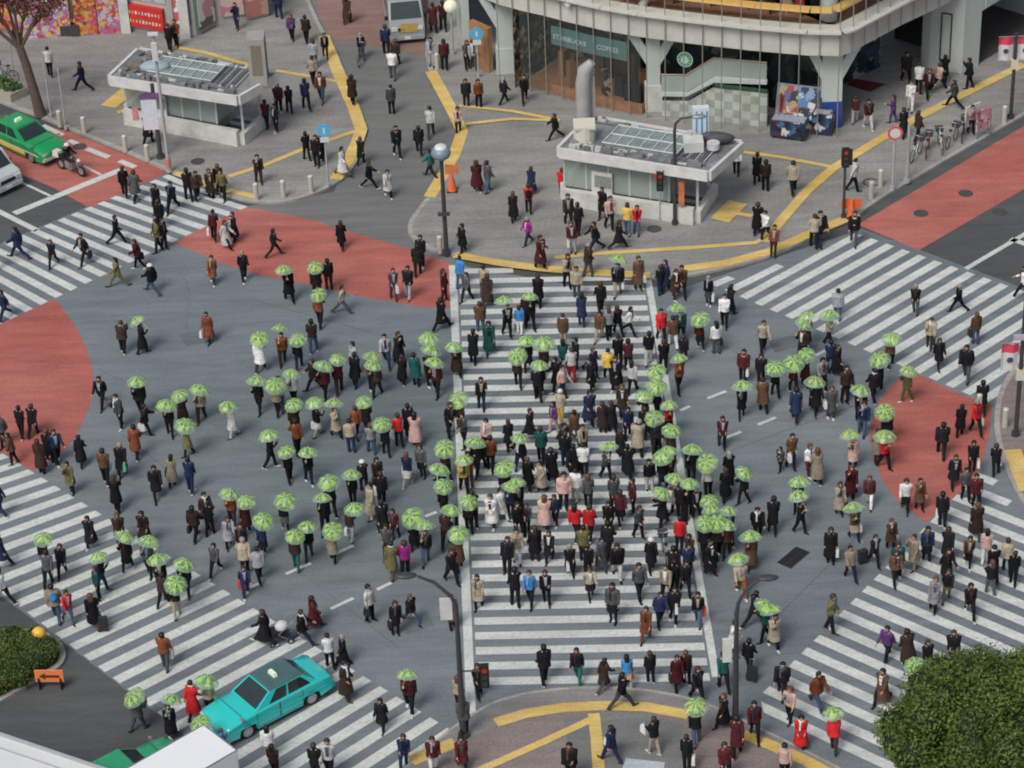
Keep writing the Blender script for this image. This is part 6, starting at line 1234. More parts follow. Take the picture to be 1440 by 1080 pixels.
PEOPLE = """@0 0
470 510 nJ k L s
285 428 wJ k A
958 285 kJ k A
995 262 oJ k T
1335 165 nJ n T
838 808 kL k A
1500 720 eJ k A
@360 0
205 225 pJ k T w
285 240 dJ k A
515 130 dL d A
595 330 kJ j T
735 310 nJ k A
790 375 dJ d A
770 445 wJ g A
545 585 dL k A
330 375 lJ g A
392 325 kJ k T
325 470 cJ k A
285 615 nJ k A w
370 570 oJ j T
190 635 kJ k A
132 640 eJ k T
115 745 kJ k TL w
18 1030 dJ d T
288 900 kJ k AL
345 935 kJ k T w
375 905 kJ k A
490 985 wL v TR s
592 922 kL k A
640 1060 kJ k R s
746 1108 wL k T
765 640 gJ k A
795 882 kJ k T
920 865 kJ k A w
985 770 wJ g A
985 1000 tJ k AL s
1140 755 iJ k T
1185 600 kJ k T
1255 605 oJ k T
1395 580 kJ k AR h
1195 385 gJ k T
1218 388 lJ g T
1000 180 eL k A
1055 172 eJ k A w
1062 392 eJ k A
990 372 lJ l T
1245 1075 eL k A
1305 1080 gJ j AR
130 100 nJ n A
1040 -10 kJ k T
@720 0
72 575 kJ k T s
245 782 kJ k L s
746 10 wJ k T
110 1090 nL k A s
285 1100 rJ k A
1262 978 wJ k T
1377 1030 kL k A
1425 1070 dJ k A
@1080 0
488 690 eJ l A
562 722 eJ w T h
702 690 pJ p L
760 775 kL k A
800 625 wJ w T
775 465 dJ k T
845 530 wJ k A
900 540 eJ k T s
958 510 iJ k AR s
990 465 kL k A
1045 605 gJ k L s
1130 498 kJ k L
1140 750 iJ k T
478 1075 wJ k R
145 1085 cJ k A
840 790 dJ k R
@0 240
705 142 kJ k A
765 167 gL k A h
887 240 kL k A
975 228 kJ k T sw
1065 168 kJ k A
1112 168 dJ k T
1190 150 dL k T
1235 120 kL k A
1265 165 vJ k T
660 412 kJ k R s
905 330 kJ k A
895 455 vJ k TL
925 445 kJ k A
1205 388 eJ k A w
1275 432 wL k TR s
1320 400 kL k A
785 552 eJ k L h
858 690 kJ j AL sH
668 652 vJ v L sw
303 535 kJ k T s
112 492 nJ n L s
482 522 kJ k TL sh
30 832 nJ n TL s
-20 560 kJ k L
1197 638 oL d T
1376 622 kJ k A
1182 960 oL k T w
695 1022 dJ k A
815 1032 kL k R su755,812
@360 270
105 362 kJ k R s
484 320 kL k A
912 470 kJ k A
932 420 kJ k T
775 606 gJ g T w
855 600 kJ l T
1165 337 kL k A
1062 612 eJ e A
1048 772 kL k AR s
1150 532 uJ j A
1187 615 gJ k A
1285 585 cJ g A
1302 640 dL d A
1265 792 bJ j A w
1412 812 kJ k T wu1385,600
1222 965 kL k A
1315 905 tL t A
190 612 kL k T su145,430
335 530 kJ k A u335,428
412 545 kJ e A
485 682 cJ g R s
350 730 oJ k A u355,580
328 902 dJ j A h
152 968 oJ d T u130,752
235 977 kJ n A u240,818
30 1008 wL d A u22,820
740 975 lJ n T s
805 960 kL k A
822 1080 kL k A w
905 1087 tL k A
560 1020 lJ k A
558 1095 kL k A
655 1100 oJ k T u650,905
700 1130 dJ k A u648,968
985 990 kJ k A u975,810
1030 1100 eJ k T u1000,965
975 1080 kJ k A u985,885
1135 1022 dL k A u1105,850
205 1130 wJ k T u200,1010
470 1130 eJ d A u470,950
385 1140 eJ k A u380,975
12 1190 kJ k T u5,1062
120 1170 cJ k A u105,1075
325 1110 kJ k L
@720 270
10 165 kL k A
95 118 rJ k A K
92 292 mJ n A
160 427 eL k A
318 192 dJ k T
372 235 kJ k A
345 342 eJ l T w
468 335 kJ n TL s
512 150 kL k TL
600 317 kL k R s
545 205 iJ k T
650 240 yJ j A
700 237 rJ j A
312 537 cJ k A
430 478 dJ g AR
150 642 kL k A
365 592 cJ g A
392 752 nL n A
500 682 kJ k A
595 582 kJ c T wu605,365
710 547 bL d T w
835 572 kJ n A
862 560 nL k A
910 602 dL d A
955 585 bJ k T
1380 232 kL k A
1428 268 wJ k A
1107 637 kS g T w
1225 690 kL k AR
1195 760 wJ k A
1150 907 wJ g A h
1062 882 eS k A u1060,690
950 838 tJ k A u930,642
840 842 rJ k A
905 870 bJ w A
965 965 kJ d A w
490 835 bJ c A
545 830 lJ k A
600 802 kJ k A
657 802 wJ k A s
290 870 bJ c A
292 1015 tJ n A
360 992 kJ k A
458 1042 nL n A
540 1060 yJ k A
600 980 kJ k A
590 1110 kL k A
655 1010 eJ k A
765 972 kJ w A w
850 1012 kJ k A w
935 1065 oJ k T u940,948
1298 1062 eJ k T w
1400 1080 kJ k A
1412 905 cJ k A
45 800 uJ w A
85 740 eJ d T
90 960 kL k A u80,820
185 990 dJ k A u180,852
35 1060 dJ k A u30,918
150 1100 kJ k T u155,966
100 720 kJ k T u100,595
815 1180 cJ k A u815,1018
255 1120 kL k A
285 1150 iJ k A
335 1060 wJ r A
680 1130 wJ k A
450 1120 kL k A
@1080 270
28 357 oJ d T
255 312 cJ k A h
290 292 kJ n A
480 292 kJ g T
830 682 kJ g T
1070 672 kJ k L s
1435 592 wJ k L s
390 722 lJ j A
1165 852 bJ j A h
905 878 cJ d A h
960 988 kS k T
1115 1057 kJ g T
385 1027 kL k A
350 1010 nJ n A
215 882 dL k A u215,665
195 950 dJ k A u200,745
342 858 cJ k A u345,690
680 932 bJ k A u700,805
615 1085 kJ k A u630,942
775 1165 vJ v A u795,1000
145 1095 eJ k A u145,950
205 1050 eL k A u215,910
45 1130 kJ k A wu40,970
262 1190 kL k T u265,1052
445 1160 kJ i T
300 1110 lJ k A
@0 540
15 345 gJ k A
125 305 kJ k A
190 292 kJ k A
82 452 bJ k L
240 500 dL k A
285 440 kL k A
330 445 nJ k A h
462 457 kL k A
408 612 vL k T
685 247 gJ k A
825 287 kJ k R w
575 122 kJ k T s
765 412 oL k A
690 522 kL k T g
600 560 bJ k A w
665 717 kL k A
885 635 kS k T s
970 577 cL k A h
1075 612 nJ n A
960 290 kJ k A u935,112
795 105 kJ k T u770,-5
1060 395 vL k L wu1045,222
1045 185 dL d A u1000,42
1120 190 cJ d A u1130,28
1318 297 wL w TL su1282,105
1105 872 dJ k A h
1165 790 dL k A
1185 850 kJ k A
1215 1072 gJ k T s
1288 917 lL k T
1310 790 oJ d T u1285,605
1388 840 eL k A u1395,655
1385 1075 cJ k A
1370 980 kJ k T
520 907 kL k T
680 905 dL d T
820 905 dL d T
255 1037 kJ k A su248,858
352 1078 kJ k T
712 1015 kS k T wu700,870
590 1075 kJ n R su548,965
825 1065 gJ k T wu850,880
910 1140 kJ k T hu890,1000
1020 1140 kJ k A u1040,1000
22 1032 nL k L w
25 1235 wJ k AL s
10 742 nJ n L
@360 540
140 152 wJ j A w
215 257 dJ k A u215,115
350 292 kS w AR wu325,75
455 297 cL k A u435,85
540 382 cJ n A
570 300 oJ n A
650 387 lJ j A w
625 290 kJ n A u605,80
735 402 kJ k A u705,190
808 352 rJ k A w
862 300 kL k A
900 352 iL k A
855 572 nS w A w
942 522 gS k A
85 472 kJ k R su70,280
195 542 kJ k A wu165,370
290 547 kJ n A u300,375
238 395 oJ k A
610 602 kJ k A H
690 600 dL d A
712 692 kJ k A w
535 642 kJ k T u540,500
650 762 cL w A
130 802 kS g A wu180,632
405 770 kJ k T wu370,655
430 650 kJ k A u410,562
535 882 dJ l A wu575,665
425 982 cL k A u440,805
230 1042 dJ t A u220,845
300 982 kJ g A u290,790
45 962 nS k A u40,742
720 860 kL k A
790 870 eJ k A
745 980 gJ d A
765 1085 vL b A
840 1072 mJ k A
955 1012 kJ j A u950,785
895 925 kL k A u880,722
25 1110 lJ k A
1085 292 kJ k A
1160 215 bJ k A u1135,80
1268 142 kJ n T a
1175 355 gJ k A
1300 380 iJ k T
1320 492 oJ k A
1270 490 kJ k A
1235 470 kJ k A u1235,330
1065 480 dJ k A u1065,350
1125 520 yJ k T u1175,428
1040 620 kJ k A u1030,470
1050 700 kJ k A wu1055,562
1195 790 dJ k A wu1195,645
1200 580 oJ b T
1088 850 kJ k A u1085,725
1145 1042 bL k A u1140,822
1400 600 kJ k A u1400,470
1425 690 nJ k A u1435,570
1422 372 kL k A
1330 802 wL k T
1382 762 wL w A
1225 802 dJ k A
1090 910 dJ k A
1412 1072 kJ k T
1105 1120 kJ k A
@720 540
100 312 kL k TR s
150 92 kJ k A
235 272 pJ i A
275 215 cJ y A H
350 332 bJ t A
430 222 nL k A
512 272 dL d A
567 272 kL k A
620 170 dL k A
650 302 nJ k A
705 402 cL k A
745 300 kL k A
812 382 kJ k A
615 430 kL k A
655 522 kL k A
290 400 dJ k A
300 460 kJ n A
230 560 kL k A
400 402 cJ k T
528 535 gJ k A u545,330
350 520 kL k A
410 520 wJ k A
172 602 cL k A
165 440 tJ k A
95 592 kL k A
50 640 kJ k A u20,560
430 702 gJ k A
355 660 wJ c A
290 700 iJ k A
245 792 nJ k A
182 812 iL k A
45 862 kJ k T
85 842 gJ k A
365 870 rJ k A
440 872 rJ k A
545 842 kJ k T
575 720 gJ k A
612 792 eS k A
680 720 eJ k A
710 862 gJ k A
775 600 kJ w T
850 792 kL k TL sau835,612
940 700 cL k A u910,530
895 520 eJ k T u870,395
950 762 kJ k A
1025 762 kJ k A
1010 690 kJ k T u1005,575
130 992 kL d A
210 1002 kL k A
30 1010 cJ w T
330 1072 kL k T w
405 1000 vJ d A
500 1042 gL g A
540 970 kJ k A
430 1090 kJ k A
592 1092 kJ w T
785 1052 kL k T H
940 950 rJ k A
1000 1012 dJ k A
1115 1070 kL e A
1125 790 kJ k A u1110,650
1115 860 kJ k T u1122,712
1220 880 kJ k T u1215,718
1160 950 dJ k A u1155,790
1090 940 kJ k A u1085,795
1210 950 eJ k T u1205,785
1345 1010 bL k T u1340,850
1285 1130 cL c T u1270,968
1385 872 kJ k T
1180 355 eJ k A h
1200 652 kL k A
1222 560 kL k A
1300 667 kJ k TL wu1310,492
1108 630 wJ k A u1090,455
1000 537 kJ k T u1020,375
1290 187 kS k T wu1300,8
1415 155 bL k A
825 150 kJ k A u815,10
750 200 dJ k A u745,60
875 250 rJ k A u885,105
805 340 kJ k A u800,185
900 400 dJ k A u895,250
50 460 kJ n A u45,310
855 550 kJ n A u850,410
910 1110 kJ k A
990 1090 nJ k A
@1080 540
150 202 nL k A o
270 168 kS k T w
350 192 gL g A
430 102 dJ k A
590 92 kJ k A
550 130 kJ k T u515,40
525 287 nJ j T
690 330 kJ r A u640,150
612 432 cL e A
670 420 rJ k A u652,290
475 475 iL k T u450,275
125 472 bJ n T w
68 487 gJ k A x
225 512 wJ e A
280 562 cL k A
970 407 kJ k A w
1075 292 kL k A w
1168 282 rJ k T w
1200 160 kS k A
1038 572 kL k A
1145 502 kJ k T w
1282 512 kJ k A w
768 715 wS k T
852 707 bL k T
400 732 cL k T h
462 640 eL k T
570 690 eJ w T
485 872 bS c T wu478,682
22 842 kS k A
180 837 kJ k A su170,612
165 700 kJ k T u180,530
690 927 bL k T
352 1002 kL k T w
590 1020 kJ k A c
725 1080 tJ k T h
465 1100 cJ n T
820 1042 cL c A
890 1002 nS k T K
1005 1002 kL k A w
1118 1027 bS k A
1215 1002 iJ w A
1165 860 dL g A
1110 655 gJ k A
1170 700 eJ k A
980 802 kJ k A w
1262 1100 kJ k A
1000 1120 kL k A
1340 1060 cJ k A
1375 1130 kJ k A
@1080 810
348 312 vJ k A
30 405 cL k T u18,175
72 675 kJ k T
118 820 iJ k A
272 737 oJ j A s
182 975 rL k T
372 988 rJ d A su362,738
665 472 pJ k TL
790 512 dL k A
895 530 kJ k T
1045 500 kJ k T
640 712 bL k TL s
825 660 kJ k A u832,512
925 195 lL k T
1000 140 kJ v A
1135 228 kJ k T s
1247 105 kJ g A
715 40 bJ k A
95 1140 iJ k A
@720 810
18 168 kJ k A
105 163 uJ k T
198 158 kJ k T
445 122 cS k T
570 258 gS k T
722 120 gJ k T
752 362 oL o T
832 275 nJ k T
905 262 kJ k T w
1047 272 kJ j T r
870 130 cJ k T
975 97 kJ k A
915 100 kJ k A w
182 607 kJ k A
375 595 kJ t A
515 640 dL g AR s
655 632 uJ c A o
780 598 kJ k A
928 632 eL k A h
985 610 dJ k A
620 742 kJ g AR s
1040 700 kJ k A
1040 945 kJ j A u1035,690
1190 640 tJ k A w
1190 850 kL k A
1238 442 wL k A
1328 548 kJ k AR c
1360 285 kJ k AR s
1425 330 tJ k A u1420,175
555 1042 nJ n AL w
800 1000 kJ c AL w
985 1100 kJ k A w
1268 1005 eL k A
1365 915 eJ k T
335 1150 kJ k A
1205 1140 eJ k A
1290 105 cJ o T
@360 810
645 252 wJ k TR h
785 325 kS k T h
875 262 kJ j TR s
50 380 kL k L s
265 385 kJ n R s
330 292 eL e R
422 515 wJ k A
492 502 kL k A
510 692 dL d A
712 865 kL k T
865 757 eJ k T u852,570
1255 180 cL k T
1105 292 bL k A
1140 752 cJ e A h
1260 680 kJ k T K
1175 900 gJ k A
1160 1085 eL k T
830 1080 nJ n T
1000 1100 eJ w A
75 1030 wJ i A
115 1130 dJ k A
410 1130 wJ k A
340 1150 kJ k A
@0 810
275 55 gJ k A
385 262 rJ j A
325 245 cJ j A K
540 285 kL b A c
560 140 tJ k A
935 522 oJ g A w
1000 230 kJ c A u992,32
920 165 dJ k A
780 835 gJ g AR u752,678
970 905 kL k T wu958,672
1095 792 rL k AR
1180 760 cJ k A u1158,602
1135 985 kJ k A u1135,825
1248 1000 uJ k R x
1385 115 nJ n A r"""
DIRS = {'A': 0, 'AL': 45, 'L': 90, 'TL': 135, 'T': 180, 'TR': -135, 'R': -90, 'AR': -45}
rec = []; tx = ty = 0
for ln in PEOPLE.split('\n'):
    q = ln.split()
    if not q: continue
    if q[0][0] == '@': tx, ty = int(q[0][1:]), int(q[1]); continue
    zx, zy = float(q[0]), float(q[1]); g = q[2]; fl = q[4 + 0:] 
    d = {'x': tx + zx / 4, 'y': ty + zy / 4, 'c': g[0], 'g': g[1], 'b': q[3], 'd': q[4], 'f': '', 'u': None}
    if len(q) > 5:
        f = q[5]
        if 'u' in f:
            a, u_ = f.split('u', 1); d['f'] = a; ux, uy = u_.split(','); d['u'] = (tx + float(ux) / 4, ty + float(uy) / 4)
        else: d['f'] = f
    if d['d'] == 'A' and ty > 0 and 'w' not in d['f'] and (len(rec) * 7) % 10 < 4: d['d'] = ['T', 'TL', 'TR', 'T'][len(rec) % 4]
    rec.append(d)
# feet to ground
for i, d in enumerate(rec):
    p = at(d['x'], d['y'], 0); z0, zn = level(p)
    if z0: p = at(d['x'], d['y'], PZ)
    d['p'] = p; d['zone'] = zn; d['i'] = i
    if d['u']:
        U = at(d['u'][0], d['u'][1], z0 + 1.80); off = Vector((U.x - p.x, U.y - p.y, 0)); L = off.length; lim = .34
        if L > lim:                             # the umbrella was read more surely than the feet: move the person below it
            p = Vector((U.x, U.y, z0)) - off / L * lim; d['p'] = p
        d['U'] = Vector((U.x, U.y, 0))
    d['p'] = Vector((d['p'].x, d['p'].y, z0))
# keep bodies apart
for _ in range(10):
    for i in range(len(rec)):
        for j in range(i):
            a, b = rec[i]['p'], rec[j]['p']
            if abs(a.x - b.x) > .32 or abs(a.y - b.y) > .32: continue
            v = a - b; v.z = 0; L = v.length
            if L < .32: v = v / L if L > 1e-3 else Vector((1, 0, 0)); s = (.32 - L) / 2; rec[i]['p'] = a + v * s; rec[j]['p'] = b - v * s
for d in rec:
    d['px'] = proj(d['p']); d['hp'] = proj(d['p'] + Vector((0, 0, 1.68)))
# visible size of every walker: paint from far to near
order = sorted(range(len(rec)), key=lambda i: -rec[i]['p'].y); buf = -np.ones((1080, 1440), int)
for i in order:
    d = rec[i]; (x0, y0), (x1, y1) = d['hp'], d['px']; w_ = .21 * F_PX / math.hypot(d['p'].y, CAM_H); cx = (x0 + x1) / 2
    buf[max(0, int(y0)):max(0, int(y1)), max(0, int(cx - w_)):max(0, int(cx + w_))] = i
    if d['u']: uy, ux = int(d['u'][1]), int(d['u'][0]); r_ = int(w_ * 2); buf[max(0, uy - r_ * 6 // 10):max(0, uy + r_ * 6 // 10), max(0, ux - r_):max(0, ux + r_)] = -1
# the near tree, truck and taxi hide some
cnt = np.bincount(buf[buf >= 0].ravel(), minlength=len(rec)); rank = sorted(range(len(rec)), key=lambda i: -cnt[i]); keep = set(rank[:300])
print('people', len(rec), 'individual', len(keep), 'hidden', int((cnt == 0).sum()))

DIRW = {'A': 'walking away', 'AL': 'walking away left', 'L': 'walking left', 'TL': 'coming nearer leftward', 'T': 'facing the camera', 'TR': 'coming nearer rightward', 'R': 'walking right', 'AR': 'walking away right'}
def choose(d, rnd):
    f = d['f']; fem = d['g'] in 'SL' and rnd.random() < .6 or rnd.random() < .35; d['fem'] = fem
    if d['u']: pn = 'ua' if 'a' in f else rnd.choice(['u', 'u2'])
    elif 'a' in f: pn = 'a'
    elif 's' in f: pn = rnd.choice(['s', 's2'])
    elif 'c' in f: pn = 'w'
    else: pn = rnd.choice(['w', 'w2', 'w3', 'w4', 'h', 'h2', 't', 'p', 'v']) if d['d'] != 'T' or d['zone'] is None else rnd.choice(['t', 'p', 'w', 'w3', 'h', 'h2', 'v'])
    if 'H' in f: hr = 'hat'
    else: hr = ('hair_long' if rnd.random() < .6 else 'hair_bob') if fem else 'hair_short'
    top = {'J': 'jacket', 'L': 'coat', 'S': 'jacket'}[d['g']]
    if d['g'] == 'J' and rnd.random() < .3: top = 'puffer'
    if d['g'] == 'L' and rnd.random() < .4: top = 'longcoat'
    d['pose'], d['hair'], d['top'] = pn, hr, top
    d['sc'] = (1.60 if fem else 1.70) / 1.74 * rnd.uniform(.93, 1.06) * (.80 if 'x' in f else 1)
    d['hm'] = 3 if rnd.random() < .05 else (rnd.choice([0, 0, 1, 1, 2]) if fem else rnd.choice([0, 0, 0, 1])); d['sk'] = rnd.choice([0, 0, 1]); d['cv'] = rnd.choice([0, 1, 2, 0])
    d['sh'] = rnd.choice([0, 0, 0, 1, 2]); d['fat'] = rnd.uniform(1.0, 1.19); d['lx'] = rnd.uniform(-.05, .05); d['ly'] = rnd.uniform(-.05, .03); d['scarf'] = rnd.choice('wcegbkjlnd') if rnd.random() < .35 else None; d['shirt'] = rnd.choice('wlcgdbkel') if rnd.random() < .5 else None; d['rz'] = R(DIRS[d['d']] + rnd.uniform(-22, 22))
rnd = random.Random(11)
for d in rec: choose(d, rnd)
def parts_of(d):
    L = [('body', 'body', [SKIN[d['sk']], EYE, LIP])]
    if d['g'] == 'S': L += [('tights', 'tights', [CM['k' if d['b'] != 'w' else 'c'][0]]), ('skirt', 'skirt', [CM[d['b']][d['cv']]])]
    else: L += [('trousers', 'trousers', [CM[d['b']][d['cv']]])]
    L += [('shoe', 'shoeL', [SHOE[d['sh']]]), ('shoe', 'shoeR', [SHOE[d['sh']]]), ({'jacket': 'jacket', 'puffer': 'jacket', 'coat': 'coat', 'longcoat': 'coat'}[d['top']], d['top'], [CM[d['c']][d['cv']]])]
    if d.get('scarf'): L += [('scarf', 'scarf', [CM[d['scarf']][0]])]
    if d.get('shirt'): L += [('shirt', 'shirt', [CM[d['shirt']][0]])]
    L += [('hat', 'hat', [CAPM])] if d['hair'] == 'hat' else [('hair', d['hair'], [HAIR[d['hm']]])]
    return L
def make_person(d, label):
    t = empty('person', d['p'], d['rz'], label, 'person', 'pedestrians on the crossing and plazas'); t.scale = (d['sc'] * d.get('fat', 1.1), d['sc'] * d.get('fat', 1.1), d['sc'] * .99)
    t.rotation_euler.x = d.get('ly', 0); t.rotation_euler.y = d.get('lx', 0)
    for nm, key, ms in parts_of(d):
        o = bpy.data.objects.new(nm, PROTO[d['pose']][key]); C.objects.link(o); o.parent = t
        for k, m_ in enumerate(ms):
            if k < len(o.material_slots): o.material_slots[k].link = 'OBJECT'; o.material_slots[k].material = m_
    return t

# --- labels: look, then place, then neighbour
LAND = [((383, 975), 'turquoise taxi'), ((40, 200), 'green taxi'), ((100, 230), 'motorcycle'), ((394, 895), 'pushchair'), ((70, 955), 'orange arrow board'), ((920, 250), 'centre kiosk'), ((260, 150), 'left kiosk'), ((1116, 784), 'drain grate'),
        ((628, 330), 'dome lamp'), ((949, 300), 'curved lamp'), ((652, 1000), 'lower left lamp'), ((1034, 980), 'lower right lamp'), ((462, 240), 'blue sign'), ((574, 40), 'silver van'), ((1188, 290), 'traffic signal'), ((1360, 1000), 'big tree'),
        ((1125, 170), 'picture board'), ((1421, 130), 'flag pole'), ((1430, 590), 'dark flag pole'), ((935, 770), 'bicycle'), ((1320, 210), 'bicycle row'), ((260, 1050), 'white truck'), ((920, 120), 'coffee shop column'), ((210, 45), 'red shop sign'), ((65, 120), 'autumn tree')]
def inpoly(x, y, P): return inside((x, y), P)
ZN = [('upper left zebra', [(-50, 470), (-50, 330), (235, 240), (350, 295), (130, 405), (0, 470)]), ('upper right zebra', [(1000, 400), (1215, 320), (1500, 420), (1500, 640), (1395, 570), (1170, 470)]), ('central zebra', [(636, 365), (915, 390), (1010, 960), (662, 1010)]),
      ('lower left zebra', [(-20, 630), (160, 725), (640, 1025), (560, 1100), (300, 1100), (-60, 790)]), ('lower right zebra', [(1060, 980), (1380, 670), (1500, 760), (1500, 1100), (1250, 1090)]), ('upper red patch', [(245, 341), (345, 291), (636, 371), (636, 434), (300, 366)]),
      ('left red patch', [(-60, 470), (78, 420), (131, 540), (62, 655), (-60, 640)]), ('right red patch', [(1292, 526), (1223, 615), (1302, 735), (1395, 610), (1362, 559)])]
def place(d):
    x, y = d['px']; zn = d['zone']
    if zn == 'plaza_left': return 'left plaza'
    if zn == 'plaza_right': return 'right plaza'
    if zn == 'plaza_front': return 'front plaza'
    if zn: return 'right pavement'
    for n_, P in ZN:
        if inpoly(x, y, P): return n_
    if y < 340 and 400 < x < 640: return 'side street'
    return 'open asphalt left' if x < 640 else 'open asphalt right'
GW = {'jacket': 'jacket', 'puffer': 'padded jacket', 'coat': 'coat', 'longcoat': 'long coat'}
def look(d):
    s = COLS[d['c']][0] + ' ' + GW[d['top']]
    bt = 'jeans' if d['b'] == 'j' else COLS[d['b']][0] + (' skirt' if d['g'] == 'S' else ' trousers'); f = d['f']
    x = ' under green umbrella' if d['u'] else ' with suitcase' if 'c' in f else ' with rucksack' if 'K' in f else ' in white hat' if 'H' in f else ' with white bag' if 'w' in f else ' with black handbag' if 'h' in f else ''
    return s, bt, x
DIRW['A'] = 'walking away'
def build_labels(idx):
    cand = {}
    def opts(i):
        d = rec[i]; s, bt, x = look(d); pl = place(d); px = d['px']; out = []
        nb = sorted((math.hypot(rec[j]['px'][0] - px[0], rec[j]['px'][1] - px[1]), j) for j in idx if j != i)[:4]
        lm = min((math.hypot(q[0][0] - px[0], q[0][1] - px[1]), q[1]) for q in LAND)
        out.append('%s%s, %s, %s, %s' % (s, x, bt, DIRW[d['d']], pl)); out.append('%s%s, %s, %s' % (s, x, bt, pl)) 
        if lm[0] < 170: out.append('%s%s, %s, %s, by %s' % (s, x, bt, pl, lm[1])); 
        for dist, j in nb:
            e = rec[j]; dx = e['px'][0] - px[0]; dy = e['px'][1] - px[1]
            rel = ('left of' if dx > 0 else 'right of') if abs(dx) > abs(dy) else ('behind' if dy > 0 else 'in front of')
            out.append('%s%s, %s, %s, %s %s %s' % (s, x, bt, pl, rel, COLS[e['c']][0], GW[e['top']]))
        return [o for o in out if len(o.replace(',', '').split()) <= 16]
    O = {i: opts(i) for i in idx}; allc = {}
    base = {}
    for i in idx: base.setdefault(O[i][0], []).append(i)
    used = set(); lab = {}
    for b, L in base.items():
        if len(L) == 1: lab[L[0]] = b; used.add(b)
    for b, L in base.items():
        if len(L) == 1: continue
        L = sorted(L, key=lambda i: rec[i]['px'][1]); 
        for k, i in enumerate(L):
            for o in O[i][2:]:
                if o not in used and sum(o in O[j] for j in L) == 1: lab[i] = o; used.add(o); break
            else:
                d = rec[i]; s, bt, x = look(d); 
                for w_ in ['farthest', 'nearest', 'second farthest', 'third farthest', 'fourth farthest', 'fifth farthest', 'sixth farthest', 'seventh farthest', 'eighth farthest', 'ninth farthest', 'tenth farthest']:
                    kk = {'nearest': len(L) - 1, 'farthest': 0, 'second farthest': 1, 'third farthest': 2, 'fourth farthest': 3, 'fifth farthest': 4, 'sixth farthest': 5, 'seventh farthest': 6, 'eighth farthest': 7, 'ninth farthest': 8, 'tenth farthest': 9}[w_]
                    if kk != k: continue
                    o = '%s such walker, %s%s, %s, %s' % (w_, s, x, bt, pl_(d, i)); 
                    if o not in used: lab[i] = o; used.add(o); break
                if i not in lab: o = '%s%s, %s, %s row %d' % (s, x, bt, place(d), k); lab[i] = o; used.add(o)
    return lab
def pl_(d, i): return DIRW[d['d']] + ', ' + place(d)
LAB = build_labels(sorted(keep))
for i in sorted(keep):
    lb_ = LAB[i]; make_person(rec[i], 'person in ' + lb_ if len(lb_.replace(',', ' ').split()) <= 14 and ' such walker' not in lb_ else lb_)
# everyone beyond the 300: one crowd mesh
mb_v = []; mb_f = []; mb_m = []; mlist = []; off = 0
for i in range(len(rec)):
    if i in keep: continue
    d = rec[i]; T = Matrix.Translation(d['p']) @ Matrix.Rotation(d['rz'], 4, 'Z') @ Matrix.Diagonal((d['sc'] * d['fat'], d['sc'] * d['fat'], d['sc'] * .99, 1)); A = np.array(T)
    for nm, key, ms in parts_of(d):
        me = PROTO[d['pose']][key]; nv = len(me.vertices); co = np.empty(nv * 3); me.vertices.foreach_get('co', co); co = co.reshape(-1, 3) @ A[:3, :3].T + A[:3, 3]
        for m_ in ms:
            if m_ not in mlist: mlist.append(m_)
        ix = [mlist.index(m_) for m_ in ms]
        mb_v.append(co); mb_f += [tuple(v + off for v in p.vertices) for p in me.polygons]; mb_m += [ix[min(p.material_index, len(ix) - 1)] for p in me.polygons]; off += nv
me = bpy.data.meshes.new('crowd'); me.from_pydata(np.concatenate(mb_v).tolist(), [], mb_f); me.polygons.foreach_set('material_index', mb_m); me.polygons.foreach_set('use_smooth', [True] * len(mb_f))
for m_ in mlist: me.materials.append(m_)
cw = bpy.data.objects.new('crowd', me); C.objects.link(cw); tag(cw, 'farther and half hidden people filling the crossing and the plazas', 'crowd', kind='stuff')
print('crowd verts', off)

# --- umbrellas
def umb_mat(name, col, transp, rough=.25, tl=.5):
    m = bpy.data.materials.new(name); m.use_nodes = True; nt = m.node_tree; N = nt.nodes; L = nt.links; b = N['Principled BSDF']; b.inputs['Roughness'].default_value = rough
    tc = N.new('ShaderNodeTexCoord'); nz = N.new('ShaderNodeTexNoise'); nz.inputs['Scale'].default_value = 14; L.new(tc.outputs['Object'], nz.inputs[0]); mr = N.new('ShaderNodeMapRange'); mr.inputs['To Min'].default_value = .72; mr.inputs['To Max'].default_value = 1.25; L.new(nz.outputs['Fac'], mr.inputs['Value'])
    s = N.new('ShaderNodeVectorMath'); s.operation = 'SCALE'; s.inputs[0].default_value = col; L.new(mr.outputs[0], s.inputs['Scale']); L.new(s.outputs[0], b.inputs['Base Color'])
    t = N.new('ShaderNodeBsdfTranslucent'); L.new(s.outputs[0], t.inputs['Color']); m1 = N.new('ShaderNodeMixShader'); m1.inputs[0].default_value = tl; L.new(b.outputs[0], m1.inputs[1]); L.new(t.outputs[0], m1.inputs[2])
    tp = N.new('ShaderNodeBsdfTransparent'); m2 = N.new('ShaderNodeMixShader'); m2.inputs[0].default_value = transp; L.new(m1.outputs[0], m2.inputs[1]); L.new(tp.outputs[0], m2.inputs[2]); L.new(m2.outputs[0], N['Material Output'].inputs['Surface']); return m
UM = [umb_mat('vinyl_yellowgreen', (.60, .90, .20), .03), umb_mat('vinyl_midgreen', (.11, .34, .07), .15), umb_mat('vinyl_mint', (.36, .66, .34), .22), umb_mat('vinyl_highlight', (.78, .95, .48), .06), umb_mat('vinyl_clear', (.50, .74, .52), .45)]
